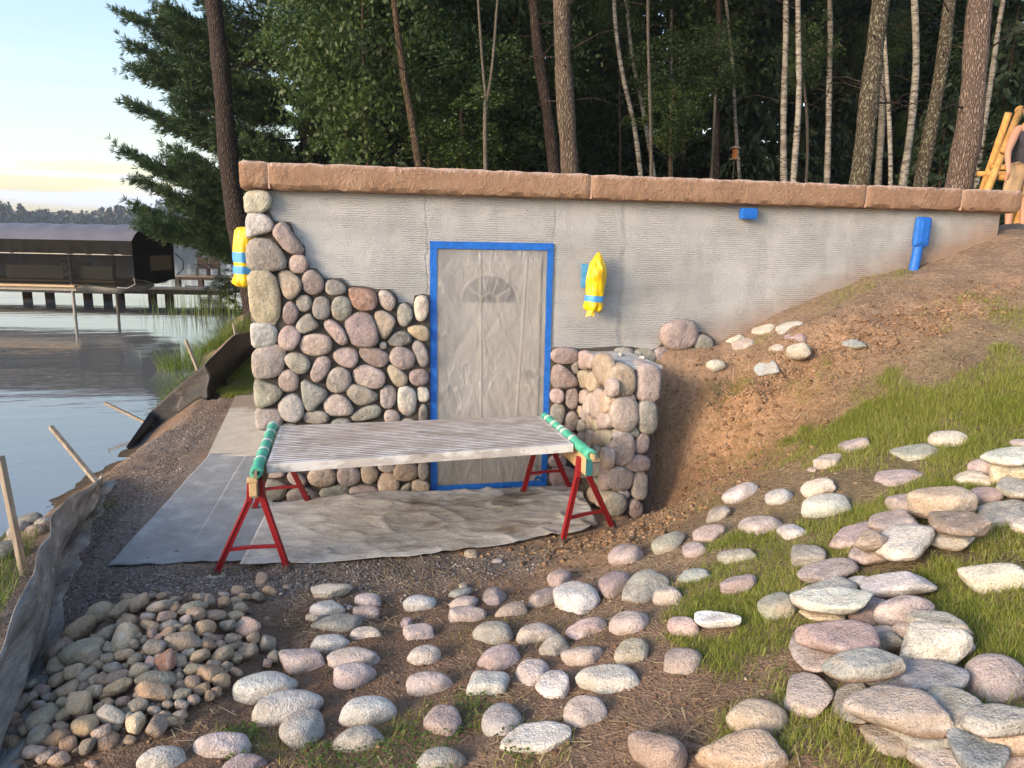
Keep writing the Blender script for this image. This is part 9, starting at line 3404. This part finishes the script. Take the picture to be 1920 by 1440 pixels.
chips('soil_crumbs', 9000, okpath(lambda n: (rs.uniform(-2.2,4.2,n), rs.uniform(-4.2,-.2,n))), .003, .016, 'crumbs of soil and small stones on the bare ground', [(0,(.10,.055,.03)),(.6,(.20,.12,.07)),(.92,(.30,.21,.14)),(1,(.42,.36,.31))])
# ---------------------------------------------------------------- small background things
fx, fy, fz = FEEDER; bf = empty('bird_feeder', (fx, fy, float(H(fx,fy))), 'small lit brown lantern shaped bird feeder on a pole among trunks', 'bird feeder')
o = MB().tube([(0,0,0),(0,0,fz-bf.location.z)], .012, 6).build('pole', mMet); o.parent = bf; hz = fz-bf.location.z
o = MB().box((0,0,hz+.02),(.22,.22,.02)).build('tray', mOld); o.parent = bf; o = MB().box((0,0,hz+.17),(.10,.10,.26)).build('seed_tube', plain('amber', (.35,.12,.03), .3)); o.parent = bf; o = MB().box((0,0,hz+.32),(.24,.24,.06), taper=.4).build('roof', mOld); o.parent = bf
hx, hy, hz0 = HOUSE; hs_ = empty('house', (hx, hy, float(H(hx,hy))), 'blue grey clapboard house glimpsed far back between trunks', 'house'); gz = hs_.location.z; hh_ = 9.0
mSid = plain('siding', (.22,.24,.28), .7); o = MB().box((0,0,hh_/2),(9,6,hh_)).build('wall', mSid); o.parent = hs_
sid = None
for i in range(40):
    if sid is None: o = MB().box((0,0,0),(9.04,.03,.17), Euler((.12,0,0)).to_matrix()).build('clapboard', mSid); sid = o.data
    else: o = bpy.data.objects.new('clapboard', sid); COL.objects.link(o)
    o.parent = hs_; o.location = (0,-3.03,.2+i*.22)
o = MB().add([(-5,-3.6,hh_),(5,-3.6,hh_),(5,3.6,hh_),(-5,3.6,hh_),(-5,0,hh_+2.6),(5,0,hh_+2.6)], [(0,1,5,4),(2,3,4,5),(0,4,3),(1,2,5),(3,2,1,0)]).build('roof', mOld); o.parent = hs_
for dx in (-2.4,1.0,3.2): o = MB().box((dx,-3.07,6.2),(1.1,.08,1.5)).build('window', plain('window_glass', (.05,.06,.07), .1, .5)); o.parent = hs_
# log swing
mLog = NT('honey_log', .75, .15); t = mLog; p = t.pos(); t.col(t.mix(t.ramp(t.voro(p, 4.5), [(.06,.8),(.13,0)]), t.ramp(t.noise(t.map(p,(14,14,4)), 1, 5), [(.3,(.34,.17,.05)),(.7,(.58,.33,.11))]), (.16,.075,.03))); mLog = t.m
S = [Vector(s_) for s_ in SWING]; g = float(H(S[1].x, S[1].y)); sw = empty('log_swing', (S[1].x+.6, S[1].y, g), 'honey coloured log frame swing at the right edge behind the coping', 'swing')
leg2 = S[1] + (S[1]-S[0])*((S[1].z-g)/(S[0].z-S[1].z)+.03); MB().tube([leg2, S[0]+(S[0]-S[1])*.03], [.062,.052], 12).build('leg', mLog, sw, smooth=True)
q0 = S[0] + Vector((.05,.25,0)); MB().tube([(q0.x+.55,q0.y+1.1,g-.05), q0], [.062,.052], 12).build('leg', mLog, sw, smooth=True)
sh = S[2]-S[0]; MB().tube([leg2+sh, S[0]+sh], [.062,.052], 12).build('leg', mLog, sw, smooth=True); MB().tube([(q0.x+.55+sh.x,q0.y+1.1+sh.y,g-.05), q0+sh], [.062,.052], 12).build('leg', mLog, sw, smooth=True)
MB().tube([S[0]+Vector((-.02,0,0)), S[2]], .058, 12).build('top_beam', mLog, sw, smooth=True); MB().tube([S[3], S[4]+(S[4]-S[3])*.6], .05, 12).build('brace', mLog, sw, smooth=True)
MB().tube([S[5], S[6]], .042, 10).build('seat_log', mLog, sw, smooth=True); MB().tube([S[7], S[8]], .045, 10).build('seat_log', mLog, sw, smooth=True); MB().tube([S[7]+Vector((.1,.5,.1)), S[8]+Vector((0,.5,.1))], .042, 10).build('seat_log', mLog, sw, smooth=True)
# person at the right edge, back to the camera
px, py, pz = PERSON; g = float(H(px, py)); rt = Vector((R0[0], R0[1], 0)); fw = Vector((F0[0], F0[1], 0))
pr = empty('person', (px, py, g), 'person in dark sleeveless top and tan cargo shorts cut by the right edge', 'person')
def skin(name, J, E_, mat, sub=2):
    """J: joint -> (position in person axes right, forward, up ; radius)"""
    ids = list(J); me = bpy.data.meshes.new(name); me.from_pydata([tuple(rt*J[k][0] + fw*J[k][1] + Vector((0,0,J[k][2]))) for k in ids], [(ids.index(a), ids.index(b_)) for a, b_ in E_], []); o = bpy.data.objects.new(name, me); COL.objects.link(o); me.materials.append(mat)
    o.modifiers.new('skin','SKIN'); 
    for i, k in enumerate(ids): v = me.skin_vertices[0].data[i]; r = J[k][3]; v.radius = (r, r if len(J[k]) < 5 else J[k][4]); v.use_root = (i == 0)
    m = o.modifiers.new('sub','SUBSURF'); m.levels = sub; m.render_levels = sub
    o.parent = pr; return o
t = NT('skin', .5, .35); t.col((.42,.215,.135)); mSk = t.m
ax = [tuple((Vector(a)-Vector((px,py,g))).dot(v) for v in (rt, fw)) + (a[2]-g,) for a in ARM]; el, wr = ax[1], ax[2]
J = {'pelvis':(0,0,.95,.13,.10),'waist':(0,0,1.12,.125,.09),'chest':(0,.0,1.35,.15,.10),'neck0':(0,0,1.50,.075),'neck':(0,.02,1.58,.055),'head0':(0,.04,1.66,.085),'head':(0,.05,1.77,.095),
 'shL':(-.17,0,1.45,.07),'elL':(el[0],el[1],el[2],.045),'wrL':(wr[0],wr[1],wr[2],.03),'hdL':(wr[0]+.01,wr[1]+.03,wr[2]-.06,.036),'shR':(.17,0,1.45,.07),'elR':(.25,.12,1.18,.045),'wrR':(.2,.36,1.08,.03),'hdR':(.19,.43,1.07,.036),
 'hipL':(-.10,0,.90,.095),'knL':(-.11,.02,.50,.062),'anL':(-.11,-.02,.09,.042),'toL':(-.12,.14,.04,.035),'hipR':(.10,0,.90,.095),'knR':(.11,.05,.50,.062),'anR':(.11,0,.09,.042),'toR':(.12,.16,.04,.035)}
E_ = [('pelvis','waist'),('waist','chest'),('chest','neck0'),('neck0','neck'),('neck','head0'),('head0','head'),('chest','shL'),('shL','elL'),('elL','wrL'),('wrL','hdL'),('chest','shR'),('shR','elR'),('elR','wrR'),('wrR','hdR'),('pelvis','hipL'),('hipL','knL'),('knL','anL'),('anL','toL'),('pelvis','hipR'),('hipR','knR'),('knR','anR'),('anR','toR')]
for sd, w_ in (('L', J['hdL']), ('R', J['hdR'])):
    for f in range(4):
        o_ = (f-1.5)*.019; J[f'f{sd}{f}a'] = (w_[0]+o_*.5, w_[1]+.02+o_, w_[2]-.05, .011); J[f'f{sd}{f}b'] = (w_[0]+o_*.5+.01, w_[1]+.045+o_, w_[2]-.085+.006*abs(f-1), .009); E_ += [('hd'+sd, f'f{sd}{f}a'), (f'f{sd}{f}a', f'f{sd}{f}b')]
    J[f't{sd}'] = (w_[0]+.03, w_[1]+.04, w_[2]-.01, .012); E_.append(('hd'+sd, f't{sd}'))
skin('body', J, E_, mSk)
t = plain('dark_top', (.035,.035,.042), .85, .2, .25, 9, bump=.01)
skin('sleeveless_top', {'b':(0,0,.84,.195,.15),'w':(0,0,1.14,.175,.125),'c':(0,0,1.34,.195,.135),'n':(0,0,1.49,.10,.09),'l':(-.15,0,1.46,.085),'r':(.15,0,1.46,.085)}, [('b','w'),('w','c'),('c','n'),('c','l'),('c','r')], t)
skin('cargo_shorts', {'p':(0,0,1.08,.18,.14),'l0':(-.10,0,.86,.125),'l1':(-.12,.02,.52,.115),'r0':(.10,0,.86,.125),'r1':(.12,.04,.52,.115)}, [('p','l0'),('l0','l1'),('p','r0'),('r0','r1')], plain('tan_cloth', (.42,.29,.17), .9, .15, .15, 14, bump=.01))
skin('hair', {'a':(0,.01,1.80,.10),'b':(0,-.03,1.72,.085)}, [('a','b')], plain('brown_hair', (.05,.03,.02), .7))
for s_ in (-.12,.12): skin('shoe', {'a':(s_,-.05,.045,.05),'b':(s_,.16,.04,.045)}, [('a','b')], plain('dark_shoe', (.03,.03,.03), .7))
hd = Vector((0,0,0)) + rt*J['head'][0] + fw*J['head'][1] + Vector((0,0,J['head'][2]))
for s_ in (-.035,.035): o = MB().tube([hd+rt*s_+fw*.085+Vector((0,0,-.02)), hd+rt*s_+fw*.10+Vector((0,0,-.02))], [.012,.006], 8).build('eye', plain('eye_dark', (.02,.02,.02), .2)); o.parent = pr

# thin evening air over the lake

t = bpy.data.materials.new('haze'); t.use_nodes = True; n_ = t.node_tree; n_.nodes.clear(); pv = n_.nodes.new('ShaderNodeVolumePrincipled'); pv.inputs['Density'].default_value = .00042; pv.inputs['Color'].default_value = (.80,.88,1,1); pv.inputs['Anisotropy'].default_value = .2; oo = n_.nodes.new('ShaderNodeOutputMaterial'); n_.links.new(pv.outputs[0], oo.inputs['Volume'])
hz_ = MB().box((-60, 260, 16), (1900, 1500, 44)).build('haze', t); hz_['kind'] = 'stuff'; hz_['label'] = 'thin bluish evening air over the lake'
